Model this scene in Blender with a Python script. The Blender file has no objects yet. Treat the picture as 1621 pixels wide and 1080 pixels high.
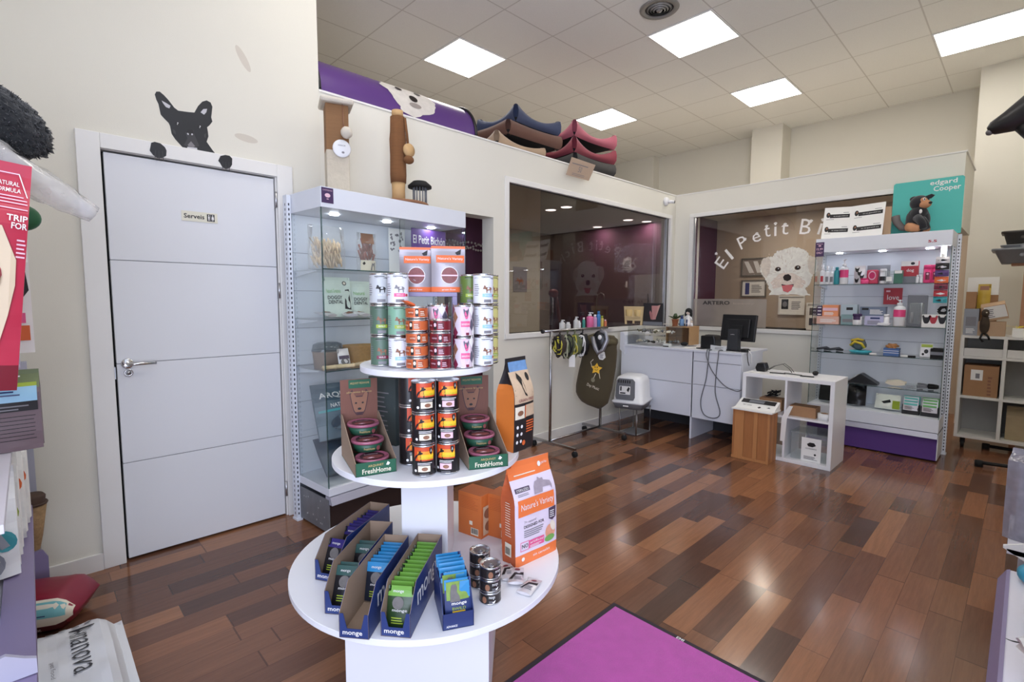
import bpy, math, random
from math import sin, cos, pi, radians, atan2, sqrt, hypot
from mathutils import Vector, Matrix, noise as mnoise
random.seed(7)
SC = bpy.context.scene
COL = SC.collection

# ------------------------------------------------------------------ materials
def lin(c):
    if isinstance(c, str):
        c = tuple(int(c[i:i + 2], 16) / 255 for i in (0, 2, 4))
    else:
        c = tuple(x / 255 for x in c)
    return tuple(x / 12.92 if x <= .04045 else ((x + .055) / 1.055) ** 2.4 for x in c)

MATS = {}
def new_mat(name):
    m = bpy.data.materials.new(name); m.use_nodes = True
    nt = m.node_tree; nt.nodes.clear()
    return m, nt, nt.nodes, nt.links

def mat(name, col, rough=.5, metal=0., spec=.5, var=.05, scale=14., bump=0., bscale=60., coat=0., stretch=None, sheen=0., emit=None, trans=0.):
    """A principled surface whose colour wavers a little with a noise texture."""
    if name in MATS: return MATS[name]
    m, nt, N, L = new_mat(name)
    out = N.new('ShaderNodeOutputMaterial'); b = N.new('ShaderNodeBsdfPrincipled')
    L.new(b.outputs[0], out.inputs[0])
    r, g, bl = lin(col)
    tc = N.new('ShaderNodeTexCoord'); mp = N.new('ShaderNodeMapping'); L.new(tc.outputs['Object'], mp.inputs[0])
    if stretch: mp.inputs['Scale'].default_value = stretch
    n = N.new('ShaderNodeTexNoise'); n.inputs['Scale'].default_value = scale; n.inputs['Detail'].default_value = 3
    L.new(mp.outputs[0], n.inputs['Vector'])
    mx = N.new('ShaderNodeMix'); mx.data_type = 'RGBA'; L.new(n.outputs['Fac'], mx.inputs['Factor'])
    mx.inputs['A'].default_value = (r * (1 - var), g * (1 - var), bl * (1 - var), 1)
    mx.inputs['B'].default_value = (min(1, r * (1 + var)), min(1, g * (1 + var)), min(1, bl * (1 + var)), 1)
    L.new(mx.outputs['Result'], b.inputs['Base Color'])
    b.inputs['Roughness'].default_value = rough; b.inputs['Metallic'].default_value = metal
    b.inputs['Specular IOR Level'].default_value = spec
    if coat: b.inputs['Coat Weight'].default_value = coat; b.inputs['Coat Roughness'].default_value = .08
    if sheen: b.inputs['Sheen Weight'].default_value = sheen; b.inputs['Sheen Roughness'].default_value = .5
    if emit:
        b.inputs['Emission Color'].default_value = (*lin(emit[0]), 1); b.inputs['Emission Strength'].default_value = emit[1]
    if bump:
        bn = N.new('ShaderNodeTexNoise'); bn.inputs['Scale'].default_value = bscale; bn.inputs['Detail'].default_value = 4
        L.new(mp.outputs[0], bn.inputs['Vector'])
        bp = N.new('ShaderNodeBump'); bp.inputs['Strength'].default_value = bump; bp.inputs['Distance'].default_value = .004
        L.new(bn.outputs['Fac'], bp.inputs['Height']); L.new(bp.outputs[0], b.inputs['Normal'])
    MATS[name] = m
    return m

def glass_mat(name, tint=(1, 1, 1), ior=1.45, rough=0., haze=0., hazecol=(255, 255, 255), bump=0., bscale=20, gain=1.0):
    """Thin sheet: clear transmission with a Fresnel mirror reflection, some scatter for films and plastic."""
    if name in MATS: return MATS[name]
    m, nt, N, L = new_mat(name)
    out = N.new('ShaderNodeOutputMaterial')
    t = N.new('ShaderNodeBsdfTransparent'); t.inputs[0].default_value = (*tint, 1)
    g = N.new('ShaderNodeBsdfGlossy'); g.inputs['Roughness'].default_value = rough
    fr = N.new('ShaderNodeFresnel'); fr.inputs['IOR'].default_value = ior
    mu = N.new('ShaderNodeMath'); mu.operation = 'MULTIPLY'; mu.inputs[1].default_value = gain; mu.use_clamp = True
    L.new(fr.outputs[0], mu.inputs[0])
    ge = N.new('ShaderNodeNewGeometry'); iv = N.new('ShaderNodeMath'); iv.operation = 'SUBTRACT'; iv.inputs[0].default_value = 1; L.new(ge.outputs['Backfacing'], iv.inputs[1])
    m2 = N.new('ShaderNodeMath'); m2.operation = 'MULTIPLY'; L.new(mu.outputs[0], m2.inputs[0]); L.new(iv.outputs[0], m2.inputs[1]); mu = m2   # mirror only on the outer face
    base = t
    if haze:
        d = N.new('ShaderNodeBsdfDiffuse'); d.inputs[0].default_value = (*lin(hazecol), 1)
        hz = N.new('ShaderNodeMixShader')
        nz = N.new('ShaderNodeTexNoise'); nz.inputs['Scale'].default_value = bscale
        tc = N.new('ShaderNodeTexCoord'); L.new(tc.outputs['Object'], nz.inputs['Vector'])
        mr = N.new('ShaderNodeMapRange'); mr.inputs['To Min'].default_value = haze * .6; mr.inputs['To Max'].default_value = min(1, haze * 1.4)
        L.new(nz.outputs['Fac'], mr.inputs['Value']); L.new(mr.outputs[0], hz.inputs[0])
        L.new(t.outputs[0], hz.inputs[1]); L.new(d.outputs[0], hz.inputs[2]); base = hz
    mx = N.new('ShaderNodeMixShader'); L.new(mu.outputs[0], mx.inputs[0])
    L.new(base.outputs[0], mx.inputs[1]); L.new(g.outputs[0], mx.inputs[2])
    if bump:
        bn = N.new('ShaderNodeTexNoise'); bn.inputs['Scale'].default_value = bscale
        tc2 = N.new('ShaderNodeTexCoord'); L.new(tc2.outputs['Object'], bn.inputs['Vector'])
        bp = N.new('ShaderNodeBump'); bp.inputs['Strength'].default_value = bump; bp.inputs['Distance'].default_value = .02
        L.new(bn.outputs['Fac'], bp.inputs['Height']); L.new(bp.outputs[0], g.inputs['Normal']); L.new(bp.outputs[0], fr.inputs['Normal'])
    L.new(mx.outputs[0], out.inputs[0])
    MATS[name] = m
    return m

def lamp_mat(name, col, strength):
    if name in MATS: return MATS[name]
    m, nt, N, L = new_mat(name)
    out = N.new('ShaderNodeOutputMaterial'); e = N.new('ShaderNodeEmission')
    e.inputs[0].default_value = (*lin(col), 1); e.inputs[1].default_value = strength
    L.new(e.outputs[0], out.inputs[0]); MATS[name] = m
    return m

# ------------------------------------------------------------------ mesh builder
def frame(o, x, y):
    x = Vector(x).normalized(); y = Vector(y); z = x.cross(y).normalized(); y = z.cross(x)
    m = Matrix((x, y, z)).transposed().to_4x4(); m.translation = Vector(o)
    return m

_TXT = {}
def text_geo(s, bold=0.):
    k = (s, bold)
    if k not in _TXT:
        cu = bpy.data.curves.new('lettering', 'FONT'); cu.body = s; cu.size = 1; cu.resolution_u = 2; cu.offset = bold
        ob = bpy.data.objects.new('lettering', cu); me = ob.to_mesh()
        vs = [(v.co.x, v.co.y) for v in me.vertices]; fs = [tuple(p.vertices) for p in me.polygons]
        ob.to_mesh_clear(); bpy.data.objects.remove(ob); bpy.data.curves.remove(cu)
        xs = [v[0] for v in vs] or [0]; ys = [v[1] for v in vs] or [0]
        _TXT[k] = (vs, fs, (min(xs), max(xs), min(ys), max(ys)))
    return _TXT[k]

def plane_S(o, x, y):
    M = frame(o, x, y)
    return lambda u, v, d: M @ Vector((u, v, d))

def cyl_S(r, z0=0., a0=0., cx=0., cy=0.):
    """Surface of an upright round can: u runs around it, u = 0 faces -y turned by a0."""
    def S(u, v, d):
        a = u / r + a0
        return Vector((cx + (r + d) * sin(a), cy - (r + d) * cos(a), z0 + v))
    return S

class MB:
    def __init__(s):
        s.v = []; s.f = []; s.m = []; s.s = []; s.mats = []
    def slot(s, m):
        if m not in s.mats: s.mats.append(m)
        return s.mats.index(m)
    def add(s, vs, fs, m, smooth=False, M=None):
        o = len(s.v); k = s.slot(m)
        for p in vs:
            p = Vector(p)
            s.v.append(M @ p if M else p)
        for f in fs:
            s.f.append(tuple(o + i for i in f)); s.m.append(k); s.s.append(smooth)
        return s
    def box(s, x0, x1, y0, y1, z0, z1, m, M=None):
        vs = [(x, y, z) for z in (z0, z1) for y in (y0, y1) for x in (x0, x1)]
        fs = [(0, 2, 3, 1), (4, 5, 7, 6), (0, 1, 5, 4), (2, 6, 7, 3), (0, 4, 6, 2), (1, 3, 7, 5)]
        return s.add(vs, fs, m, False, M)
    def loft(s, rings, m, smooth=True, cap=True, closed=True, M=None):
        n = len(rings[0]); vs = [p for r in rings for p in r]; fs = []
        for i in range(len(rings) - 1):
            for j in range(n if closed else n - 1):
                k = (j + 1) % n
                fs.append((i * n + j, i * n + k, (i + 1) * n + k, (i + 1) * n + j))
        if cap and closed:
            fs.append(tuple(range(n - 1, -1, -1))); fs.append(tuple((len(rings) - 1) * n + j for j in range(n)))
        return s.add(vs, fs, m, smooth, M)
    def lathe(s, prof, m, n=28, c=(0, 0, 0), M=None, cap=True, smooth=True, sx=1., sy=1.):
        rings = [[(c[0] + r * sx * cos(2 * pi * j / n), c[1] + r * sy * sin(2 * pi * j / n), c[2] + z) for j in range(n)] for r, z in prof]
        return s.loft(rings, m, smooth, cap, True, M)
    def tube(s, pts, r, m, n=8, cap=True, M=None):
        pts = [Vector(p) for p in pts]; rings = []; up = None
        for i, p in enumerate(pts):
            d = (pts[min(i + 1, len(pts) - 1)] - pts[max(i - 1, 0)]).normalized()
            if up is None or abs(d.dot(up)) > .95: up = Vector((0, 0, 1)) if abs(d.z) < .9 else Vector((1, 0, 0))
            a = d.cross(up).normalized(); b = a.cross(d); up = b
            rr = r[i] if isinstance(r, (list, tuple)) else r
            rings.append([p + rr * (cos(2 * pi * j / n) * a + sin(2 * pi * j / n) * b) for j in range(n)])
        return s.loft(rings, m, True, cap, True, M)
    def rod(s, a, b, r, m, n=10, r1=None):
        return s.tube([a, b], [r, r if r1 is None else r1], m, n)
    def prism(s, pts, z0, z1, m, M=None, smooth=False):
        n = len(pts); ar = sum(pts[i][0] * pts[(i + 1) % n][1] - pts[(i + 1) % n][0] * pts[i][1] for i in range(n))
        if ar < 0: pts = pts[::-1]
        vs = [(x, y, z0) for x, y in pts] + [(x, y, z1) for x, y in pts]
        fs = [tuple(range(n - 1, -1, -1)), tuple(range(n, 2 * n))] + [(i, (i + 1) % n, n + (i + 1) % n, n + i) for i in range(n)]
        return s.add(vs, fs, m, smooth, M)
    def ell(s, c, r, m, nu=20, nv=12, rough=0., rs=3., M=None, seed=0.):
        vs = []; fs = []
        for i in range(nv + 1):
            t = pi * i / nv
            for j in range(nu):
                a = 2 * pi * j / nu
                d = Vector((sin(t) * cos(a), sin(t) * sin(a), cos(t)))
                k = 1 + (rough * mnoise.noise(d * rs + Vector((seed, seed * 2, 0))) if rough else 0)
                vs.append((c[0] + r[0] * d.x * k, c[1] + r[1] * d.y * k, c[2] + r[2] * d.z * k))
        for i in range(nv):
            for j in range(nu):
                k = (j + 1) % nu
                fs.append((i * nu + j, (i + 1) * nu + j, (i + 1) * nu + k, i * nu + k))
        return s.add(vs, fs, m, True, M)
    def quad(s, a, b, c, d, m):
        return s.add([a, b, c, d], [(0, 1, 2, 3)], m)
    # printed marks on a surface S(u, v, lift)
    def rect(s, S, u0, u1, v0, v1, m, d=.0006, nu=1, nv=1):
        vs = [S(u0 + (u1 - u0) * i / nu, v0 + (v1 - v0) * j / nv, d) for j in range(nv + 1) for i in range(nu + 1)]
        w = nu + 1
        fs = [(j * w + i, j * w + i + 1, (j + 1) * w + i + 1, (j + 1) * w + i) for j in range(nv) for i in range(nu)]
        return s.add(vs, fs, m, nu > 1)
    def shape(s, S, pts, m, d=.0008):
        n = len(pts); ar = sum(pts[i][0] * pts[(i + 1) % n][1] - pts[(i + 1) % n][0] * pts[i][1] for i in range(n))
        if ar < 0: pts = pts[::-1]
        return s.add([S(u, v, d) for u, v in pts], [tuple(range(n))], m)
    def disc(s, S, u, v, ru, rv, m, d=.0008, n=20, a0=0., a1=2 * pi, rot=0.):
        full = abs(a1 - a0 - 2 * pi) < 1e-6; k = n if full else n + 1; cr, sr = cos(rot), sin(rot)
        pts = []
        for i in range(k):
            a = a0 + (a1 - a0) * i / n; x, y = ru * cos(a), rv * sin(a); pts.append((u + cr * x - sr * y, v + sr * x + cr * y))
        return s.shape(S, pts, m, d)
    def text(s, S, t, u0, u1, v0, v1, m, d=.001, bold=0., shear=0., rot=0.):
        vs, fs, (a, b, c, e) = text_geo(t, bold); du = (u1 - u0) / max(b - a, 1e-6); dv = (v1 - v0) / max(e - c, 1e-6)
        cu, cv = (u0 + u1) / 2, (v0 + v1) / 2; cr, sr = cos(rot), sin(rot); P = []
        for x, y in vs:
            uu, vv = u0 + (x - a) * du + shear * (y - c) * dv - cu, v0 + (y - c) * dv - cv
            P.append(S(cu + cr * uu - sr * vv, cv + sr * uu + cr * vv, d))
        return s.add(P, fs, m)
    def lines(s, S, u0, u1, v0, v1, n, m, d=.001, fill=.5, ragged=.3):
        """Small print: rows of short bars."""
        rnd = random.Random(int(abs(u0 * 9e4 + v0 * 7e4)) + n); h = (v1 - v0) / n
        for i in range(n):
            s.rect(S, u0, u1 - (u1 - u0) * ragged * rnd.random(), v0 + i * h, v0 + i * h + h * fill, m, d, 3)
        return s
    def build(s, name, parent=None, bevel=0., sub=0, smooth=None, loc=None, rot=None, seg=2, hidden=False):
        me = bpy.data.meshes.new(name); me.from_pydata([tuple(p) for p in s.v], [], s.f)
        for m in s.mats: me.materials.append(m)
        me.polygons.foreach_set('material_index', s.m)
        me.polygons.foreach_set('use_smooth', s.s if smooth is None else [smooth] * len(s.f)); me.update()
        ob = bpy.data.objects.new(name, me); COL.objects.link(ob)
        if parent: ob.parent = parent
        if loc: ob.location = loc
        if rot is not None: ob.rotation_euler = rot if isinstance(rot, (tuple, list)) else (0, 0, rot)
        if bevel:
            b = ob.modifiers.new('edge', 'BEVEL'); b.width = bevel; b.segments = seg; b.limit_method = 'ANGLE'; b.angle_limit = radians(40)
        if sub:
            q = ob.modifiers.new('sub', 'SUBSURF'); q.levels = sub; q.render_levels = sub
        return ob

def tag(o, label=None, cat=None, group=None, kind=None):
    if label: o['label'] = label
    if cat: o['category'] = cat
    if group: o['group'] = group
    if kind: o['kind'] = kind
    return o

def thing(name, label, cat, loc=(0, 0, 0), rotz=0., group=None, rot=None):
    o = bpy.data.objects.new(name, None); COL.objects.link(o); o.empty_display_size = .05
    o.location = loc; o.rotation_euler = rot if rot else (0, 0, rotz)
    return tag(o, label, cat, group)

def struct(mb, name, bevel=0., parent=None):
    o = mb.build(name, parent, bevel)
    if not parent: o['kind'] = 'structure'
    return o

def dup(root, loc, rotz=None, label=None, rot=None):
    r = root.copy(); COL.objects.link(r); r.location = loc
    if rotz is not None: r.rotation_euler = (0, 0, rotz)
    if rot is not None: r.rotation_euler = rot
    if label: r['label'] = label
    for ch in list(root.children):
        c = ch.copy(); COL.objects.link(c); c.parent = r
        for g in list(ch.children):
            d = g.copy(); COL.objects.link(d); d.parent = c
    return r
# ------------------------------------------------------------------ palette
WALLC = mat('wall_paint', (224, 220, 207), .85, spec=.2, var=.02, scale=2.5, bump=.15, bscale=300)
PARTC = mat('partition_paint', (226, 223, 212), .8, spec=.25, var=.015, scale=2.)
WHITE = mat('white_laminate', (232, 233, 238), .35, var=.012, scale=4.)
WHITE2 = mat('white_lacquer', (236, 236, 238), .3, var=.01, scale=3.)
FRAMEW = mat('white_frame', (232, 230, 226), .35, var=.01)
STEEL = mat('brushed_steel', (190, 190, 192), .28, 1., var=.06, scale=40)
CHROME = mat('chrome', (215, 215, 215), .12, 1., var=.02)
DARKM = mat('dark_gap', (22, 20, 20), .8, var=.1)
BLACK = mat('black_plastic', (20, 20, 22), .35, var=.1)
BLACKM = mat('black_matte', (18, 18, 19), .8, var=.15)
GREYP = mat('grey_plastic', (120, 122, 128), .45, var=.05)
WHITEP = mat('white_paper', (238, 237, 233), .7, var=.02)
PURPLE = mat('purple_paint', (92, 58, 132), .7, var=.05, scale=3)
PLUM = mat('plum_wall', (84, 46, 72), .75, var=.06, scale=2)
LILAC = mat('lilac_metal', (132, 121, 156), .4, var=.03, scale=6)
GLASS = glass_mat('shelf_glass', (.96, .98, .975), 1.5, gain=1.6)
PANE = glass_mat('window_glass', (.86, .85, .84), 1.5, gain=1.35)
CARD = mat('brown_cardboard', (165, 125, 90), .85, var=.08, scale=20)
CARDL = mat('light_cardboard', (190, 160, 130), .85, var=.06, scale=20)

def floor_mat():
    m, nt, N, L = new_mat('wood_floor')
    out = N.new('ShaderNodeOutputMaterial'); b = N.new('ShaderNodeBsdfPrincipled'); L.new(b.outputs[0], out.inputs[0])
    geo = N.new('ShaderNodeNewGeometry'); sp = N.new('ShaderNodeSeparateXYZ'); L.new(geo.outputs['Position'], sp.inputs[0])
    def mth(op, a, bb=None):
        n = N.new('ShaderNodeMath'); n.operation = op
        for i, x in enumerate((a, bb)):
            if x is None: continue
            if hasattr(x, 'links') or hasattr(x, 'is_linked'): L.new(x, n.inputs[i])
            else: n.inputs[i].default_value = x
        return n.outputs[0]
    W, LEN = .108, 1.05
    ry = mth('DIVIDE', sp.outputs['Y'], W); row = mth('FLOOR', ry); fy = mth('FRACT', ry)
    wn = N.new('ShaderNodeTexWhiteNoise'); wn.noise_dimensions = '1D'; L.new(row, wn.inputs['W'])
    rx = mth('ADD', mth('DIVIDE', sp.outputs['X'], LEN), mth('MULTIPLY', wn.outputs['Value'], 7.3))
    colx = mth('FLOOR', rx); fx = mth('FRACT', rx)
    # second cut inside a board so lengths differ
    w3 = N.new('ShaderNodeTexWhiteNoise'); w3.noise_dimensions = '2D'
    cx = N.new('ShaderNodeCombineXYZ'); L.new(colx, cx.inputs[0]); L.new(row, cx.inputs[1]); L.new(cx.outputs[0], w3.inputs['Vector'])
    cut = mth('ADD', mth('MULTIPLY', w3.outputs['Value'], .5), .35)
    side = mth('GREATER_THAN', fx, cut)
    cx2 = N.new('ShaderNodeCombineXYZ'); L.new(colx, cx2.inputs[0]); L.new(row, cx2.inputs[1]); L.new(side, cx2.inputs[2])
    w4 = N.new('ShaderNodeTexWhiteNoise'); w4.noise_dimensions = '3D'; L.new(cx2.outputs[0], w4.inputs['Vector'])
    cr = N.new('ShaderNodeValToRGB'); L.new(w4.outputs['Value'], cr.inputs[0])
    cols = [(0, '4c352c'), (.15, '5b3e31'), (.34, '6e4a37'), (.55, '7a533d'), (.78, '885c42'), (1., '946749')]
    el = cr.color_ramp.elements
    while len(el) < len(cols): el.new(.5)
    for e, (p, c) in zip(el, cols): e.position = p; e.color = (*lin(c), 1)
    # grain
    mp = N.new('ShaderNodeMapping'); L.new(geo.outputs['Position'], mp.inputs[0]); mp.inputs['Scale'].default_value = (5, 70, 5)
    off = N.new('ShaderNodeVectorMath'); off.operation = 'ADD'; L.new(mp.outputs[0], off.inputs[0]); L.new(w4.outputs['Color'], off.inputs[1])
    g = N.new('ShaderNodeTexNoise'); g.inputs['Scale'].default_value = 1.; g.inputs['Detail'].default_value = 6; g.inputs['Roughness'].default_value = .7
    L.new(off.outputs[0], g.inputs['Vector'])
    mr = N.new('ShaderNodeMapRange'); L.new(g.outputs['Fac'], mr.inputs['Value']); mr.inputs['To Min'].default_value = .6; mr.inputs['To Max'].default_value = 1.4
    mul = N.new('ShaderNodeMix'); mul.data_type = 'RGBA'; mul.blend_type = 'MULTIPLY'; mul.inputs['Factor'].default_value = 1
    L.new(cr.outputs[0], mul.inputs['A']); L.new(mr.outputs[0], mul.inputs['B'])
    # joints
    e1 = mth('LESS_THAN', fy, .018); d = mth('ABSOLUTE', mth('SUBTRACT', fx, cut)); e2 = mth('LESS_THAN', mth('MINIMUM', d, fx), .003)
    jn = mth('MAXIMUM', e1, e2)
    mj = N.new('ShaderNodeMix'); mj.data_type = 'RGBA'; L.new(mth('MULTIPLY', jn, .55), mj.inputs['Factor'])
    L.new(mul.outputs['Result'], mj.inputs['A']); mj.inputs['B'].default_value = (*lin('2a1c17'), 1)
    L.new(mj.outputs['Result'], b.inputs['Base Color'])
    wear = N.new('ShaderNodeTexNoise'); wear.inputs['Scale'].default_value = 2.2; wear.inputs['Detail'].default_value = 5
    L.new(geo.outputs['Position'], wear.inputs['Vector'])
    wr = N.new('ShaderNodeMapRange'); L.new(wear.outputs['Fac'], wr.inputs['Value']); wr.inputs['To Min'].default_value = .10; wr.inputs['To Max'].default_value = .22
    L.new(wr.outputs[0], b.inputs['Roughness']); b.inputs['Specular IOR Level'].default_value = .5
    bp = N.new('ShaderNodeBump'); bp.inputs['Strength'].default_value = .06; bp.inputs['Distance'].default_value = .002
    L.new(g.outputs['Fac'], bp.inputs['Height']); L.new(bp.outputs[0], b.inputs['Normal'])
    return m

def tile_mat():
    m, nt, N, L = new_mat('ceiling_tile')
    out = N.new('ShaderNodeOutputMaterial'); b = N.new('ShaderNodeBsdfPrincipled'); L.new(b.outputs[0], out.inputs[0])
    geo = N.new('ShaderNodeNewGeometry'); mp = N.new('ShaderNodeMapping'); L.new(geo.outputs['Position'], mp.inputs[0])
    mp.inputs['Location'].default_value = (-2.966 + 6, -1.96 + 6, 0)
    br = N.new('ShaderNodeTexBrick'); br.offset = 0; br.inputs['Scale'].default_value = 1
    br.inputs['Brick Width'].default_value = .6; br.inputs['Row Height'].default_value = .6; br.inputs['Mortar Size'].default_value = .007
    br.inputs['Mortar Smooth'].default_value = .4
    br.inputs['Color1'].default_value = (*lin((246, 245, 238)), 1); br.inputs['Color2'].default_value = (*lin((247, 246, 240)), 1); br.inputs['Mortar'].default_value = (*lin((218, 215, 207)), 1)
    L.new(mp.outputs[0], br.inputs['Vector'])
    n = N.new('ShaderNodeTexNoise'); n.inputs['Scale'].default_value = 130; L.new(geo.outputs['Position'], n.inputs['Vector'])
    mr = N.new('ShaderNodeMapRange'); L.new(n.outputs['Fac'], mr.inputs['Value']); mr.inputs['To Min'].default_value = .93; mr.inputs['To Max'].default_value = 1.05
    mul = N.new('ShaderNodeMix'); mul.data_type = 'RGBA'; mul.blend_type = 'MULTIPLY'; mul.inputs['Factor'].default_value = 1
    L.new(br.outputs['Color'], mul.inputs['A']); L.new(mr.outputs[0], mul.inputs['B'])
    L.new(mul.outputs['Result'], b.inputs['Base Color']); b.inputs['Roughness'].default_value = .9; b.inputs['Specular IOR Level'].default_value = .1
    return m

FLOOR = floor_mat(); TILE = tile_mat()
CZ = 3.706                      # ceiling height
YA, XB, PT = 3.09, 5.79, 2.585  # wall with the door, wall facing the entrance, top of the partition
X0, Y0 = -.62, -.72             # outer walls beside the entrance corner

# ------------------------------------------------------------------ floor, ceiling, walls
struct(MB().box(X0 - 2, 8.2, Y0 - 2, 6.6, -.05, 0, FLOOR), 'floor')
struct(MB().box(X0 - .1, 8.2, Y0 - .1, 6.6, CZ, CZ + .05, TILE), 'ceiling')
w = MB()   # wall with the door, full height up to the corner, then the low partition
w.box(X0, .23, YA, YA + .14, 0, CZ, WALLC); w.box(.23, 1.145, YA, YA + .14, 2.08, CZ, WALLC); w.box(1.145, 1.35, YA, YA + .14, 0, CZ, WALLC)
struct(w, 'wall_left')
w = MB()
w.box(1.35, 2.05, YA, YA + .14, 0, PT, PARTC); w.box(2.05, 2.78, YA, YA + .14, 1.992, PT, PARTC); w.box(2.78, 2.915, YA, YA + .14, 0, PT, PARTC)
w.box(2.915, 5.70, YA, YA + .14, 0, .985, PARTC); w.box(2.915, 5.70, YA, YA + .14, 2.335, PT, PARTC); w.box(5.70, XB + .12, YA, YA + .14, 0, PT, PARTC)
struct(w, 'wall_left.001')
w = MB()
w.box(XB, XB + .12, .50, YA, 0, .965, PARTC); w.box(XB, XB + .12, .45, YA, 2.335, PT, PARTC)
w.box(XB, XB + .12, 2.895, YA, .965, 2.335, PARTC); w.box(XB, XB + .12, .50, .60, .965, 2.335, PARTC)
struct(w, 'wall_far')
struct(MB().box(XB + .12, 6.70, .45, .58, 1.965, PT, PARTC), 'wall_far.001')           # deep lintel over the passage
struct(MB().box(7.154, 7.9, Y0, .489, 0, CZ, WALLC), 'wall_right')
struct(MB().box(7.80, 7.95, .3, 6.4, PT, CZ, WALLC), 'wall_back')
struct(MB().box(7.46, 7.80, 2.46, 2.86, PT, CZ, WALLC), 'wall_back.001')                # pillar
struct(MB().box(7.62, 7.80, 4.49, 6.4, PT, CZ, WALLC), 'wall_back.002')
struct(MB().box(1.2, 7.95, 6.4, 6.5, 0, CZ, WALLC), 'wall_back.003')
struct(MB().box(1.2, 1.35, YA + .14, 6.4, 0, CZ, WALLC), 'wall_back.004')
struct(MB().box(1.5, 7.154, Y0 - .1, Y0, 0, CZ, WALLC), 'wall_front')
struct(MB().box(X0 - .1, X0, 1.0, YA + .14, 0, CZ, WALLC), 'wall_front.001')
# rooms behind the panes
s = MB(); s.box(1.35, 7.80, YA + .14, 6.4, 2.53, 2.575, mat('inner_ceiling', (186, 176, 164), .85, var=.02)); s.box(XB + .12, 7.80, .58, YA + .14, 2.53, 2.575, mat('inner_ceiling', (186, 176, 164)))
struct(s, 'ceiling.001')
struct(MB().box(7.1, 7.72, 3.42, 6.4, 0, 2.53, PLUM), 'wall_inner')
BEIGE = mat('beige_wall', (184, 168, 152), .85, var=.02, scale=2)
struct(MB().box(7.72, 7.80, .3, 3.42, 0, 2.53, BEIGE), 'wall_inner.001')
struct(MB().box(1.35, 7.1, 6.3, 6.4, 0, 2.53, mat('stone_wall', (172, 168, 156), .85, var=.02, scale=2)), 'wall_inner.002')
struct(MB().box(1.9, 3.42, 3.78, 3.84, 0, 2.53, PLUM), 'wall_inner.003')
struct(MB().box(7.085, 7.10, 3.405, 3.43, 0, 2.53, FRAMEW), 'trim_1')

# base boards
b = MB(); b.box(X0, .2, YA - .016, YA, 0, .082, FRAMEW); struct(b, 'baseboard_left')
b = MB(); b.box(2.78, XB, YA - .016, YA, 0, .085, FRAMEW); struct(b, 'baseboard_left.001')
b = MB(); b.box(XB - .016, XB, .62, YA - .016, 0, .085, FRAMEW); struct(b, 'baseboard_far')
b = MB(); b.box(1.35, XB, YA - .006, YA + .15, PT, PT + .012, FRAMEW); struct(b, 'trim_2')
b = MB(); b.box(XB - .006, XB + .13, .44, YA - .006, PT, PT + .012, FRAMEW); b.box(XB + .13, 6.70, .44, .585, PT, PT + .012, FRAMEW); struct(b, 'trim_3')

# ------------------------------------------------------------------ door
DOORW = mat('door_white', (224, 225, 228), .4, var=.01, scale=3)
d = MB()
d.box(.30, 1.068, YA + .004, YA + .04, .012, .501, DOORW); d.box(.30, 1.068, YA + .004, YA + .04, .505, 1.003, DOORW)
d.box(.30, 1.068, YA + .004, YA + .04, 1.007, 1.509, DOORW); d.box(.30, 1.068, YA + .004, YA + .04, 1.513, 2.018, DOORW)
d.box(.302, 1.066, YA + .008, YA + .038, .012, 2.016, mat('door_groove', (150, 150, 154), .5))
door = struct(d, 'door_1', .0015)
f = MB(); f.box(.2, .288, YA - .018, YA + .004, 0, 2.10, FRAMEW); f.box(1.082, 1.17, YA - .018, YA + .004, 0, 2.10, FRAMEW)
f.box(.288, 1.082, YA - .018, YA + .004, 2.03, 2.10, FRAMEW); f.build('architrave', door, .003)
f = MB(); f.box(.23, .29, YA + .004, YA + .13, 0, 2.03, FRAMEW); f.box(1.076, 1.145, YA + .004, YA + .13, 0, 2.03, FRAMEW); f.box(.29, 1.076, YA + .004, YA + .13, 2.028, 2.08, FRAMEW)
f.box(.29, 1.076, YA + .05, YA + .06, .0, 2.03, DARKM); f.build('jamb', door)
h = MB(); h.lathe([(.0, 0), (.026, 0), (.026, .007), (.022, .01), (0, .01)], CHROME, 24, M=frame((.342, YA + .004, 1.004), (1, 0, 0), (0, 0, 1)))
h.tube([(.342, YA - .0, 1.004), (.342, YA - .045, 1.004), (.35, YA - .052, 1.004), (.37, YA - .054, 1.004), (.452, YA - .054, 1.004)], .0085, CHROME, 10); h.build('handle', door)
h = MB(); h.lathe([(0, 0), (.019, 0), (.019, .006), (.012, .007), (.011, .003), (0, .003)], CHROME, 20, M=frame((.344, YA + .004, .957), (1, 0, 0), (0, 0, 1))); h.rod((.344, YA + .004, .957), (.344, YA - .005, .957), .009, STEEL); h.build('key_lock', door)
for z in (1.90, 1.374, .17):
    MB().rod((1.076, YA - .004, z - .045), (1.076, YA - .004, z + .045), .008, STEEL).build('hinge', door)
MB().box(.289, .294, YA - .001, YA + .03, .93, .99, STEEL).build('strike_plate', door)

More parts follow.
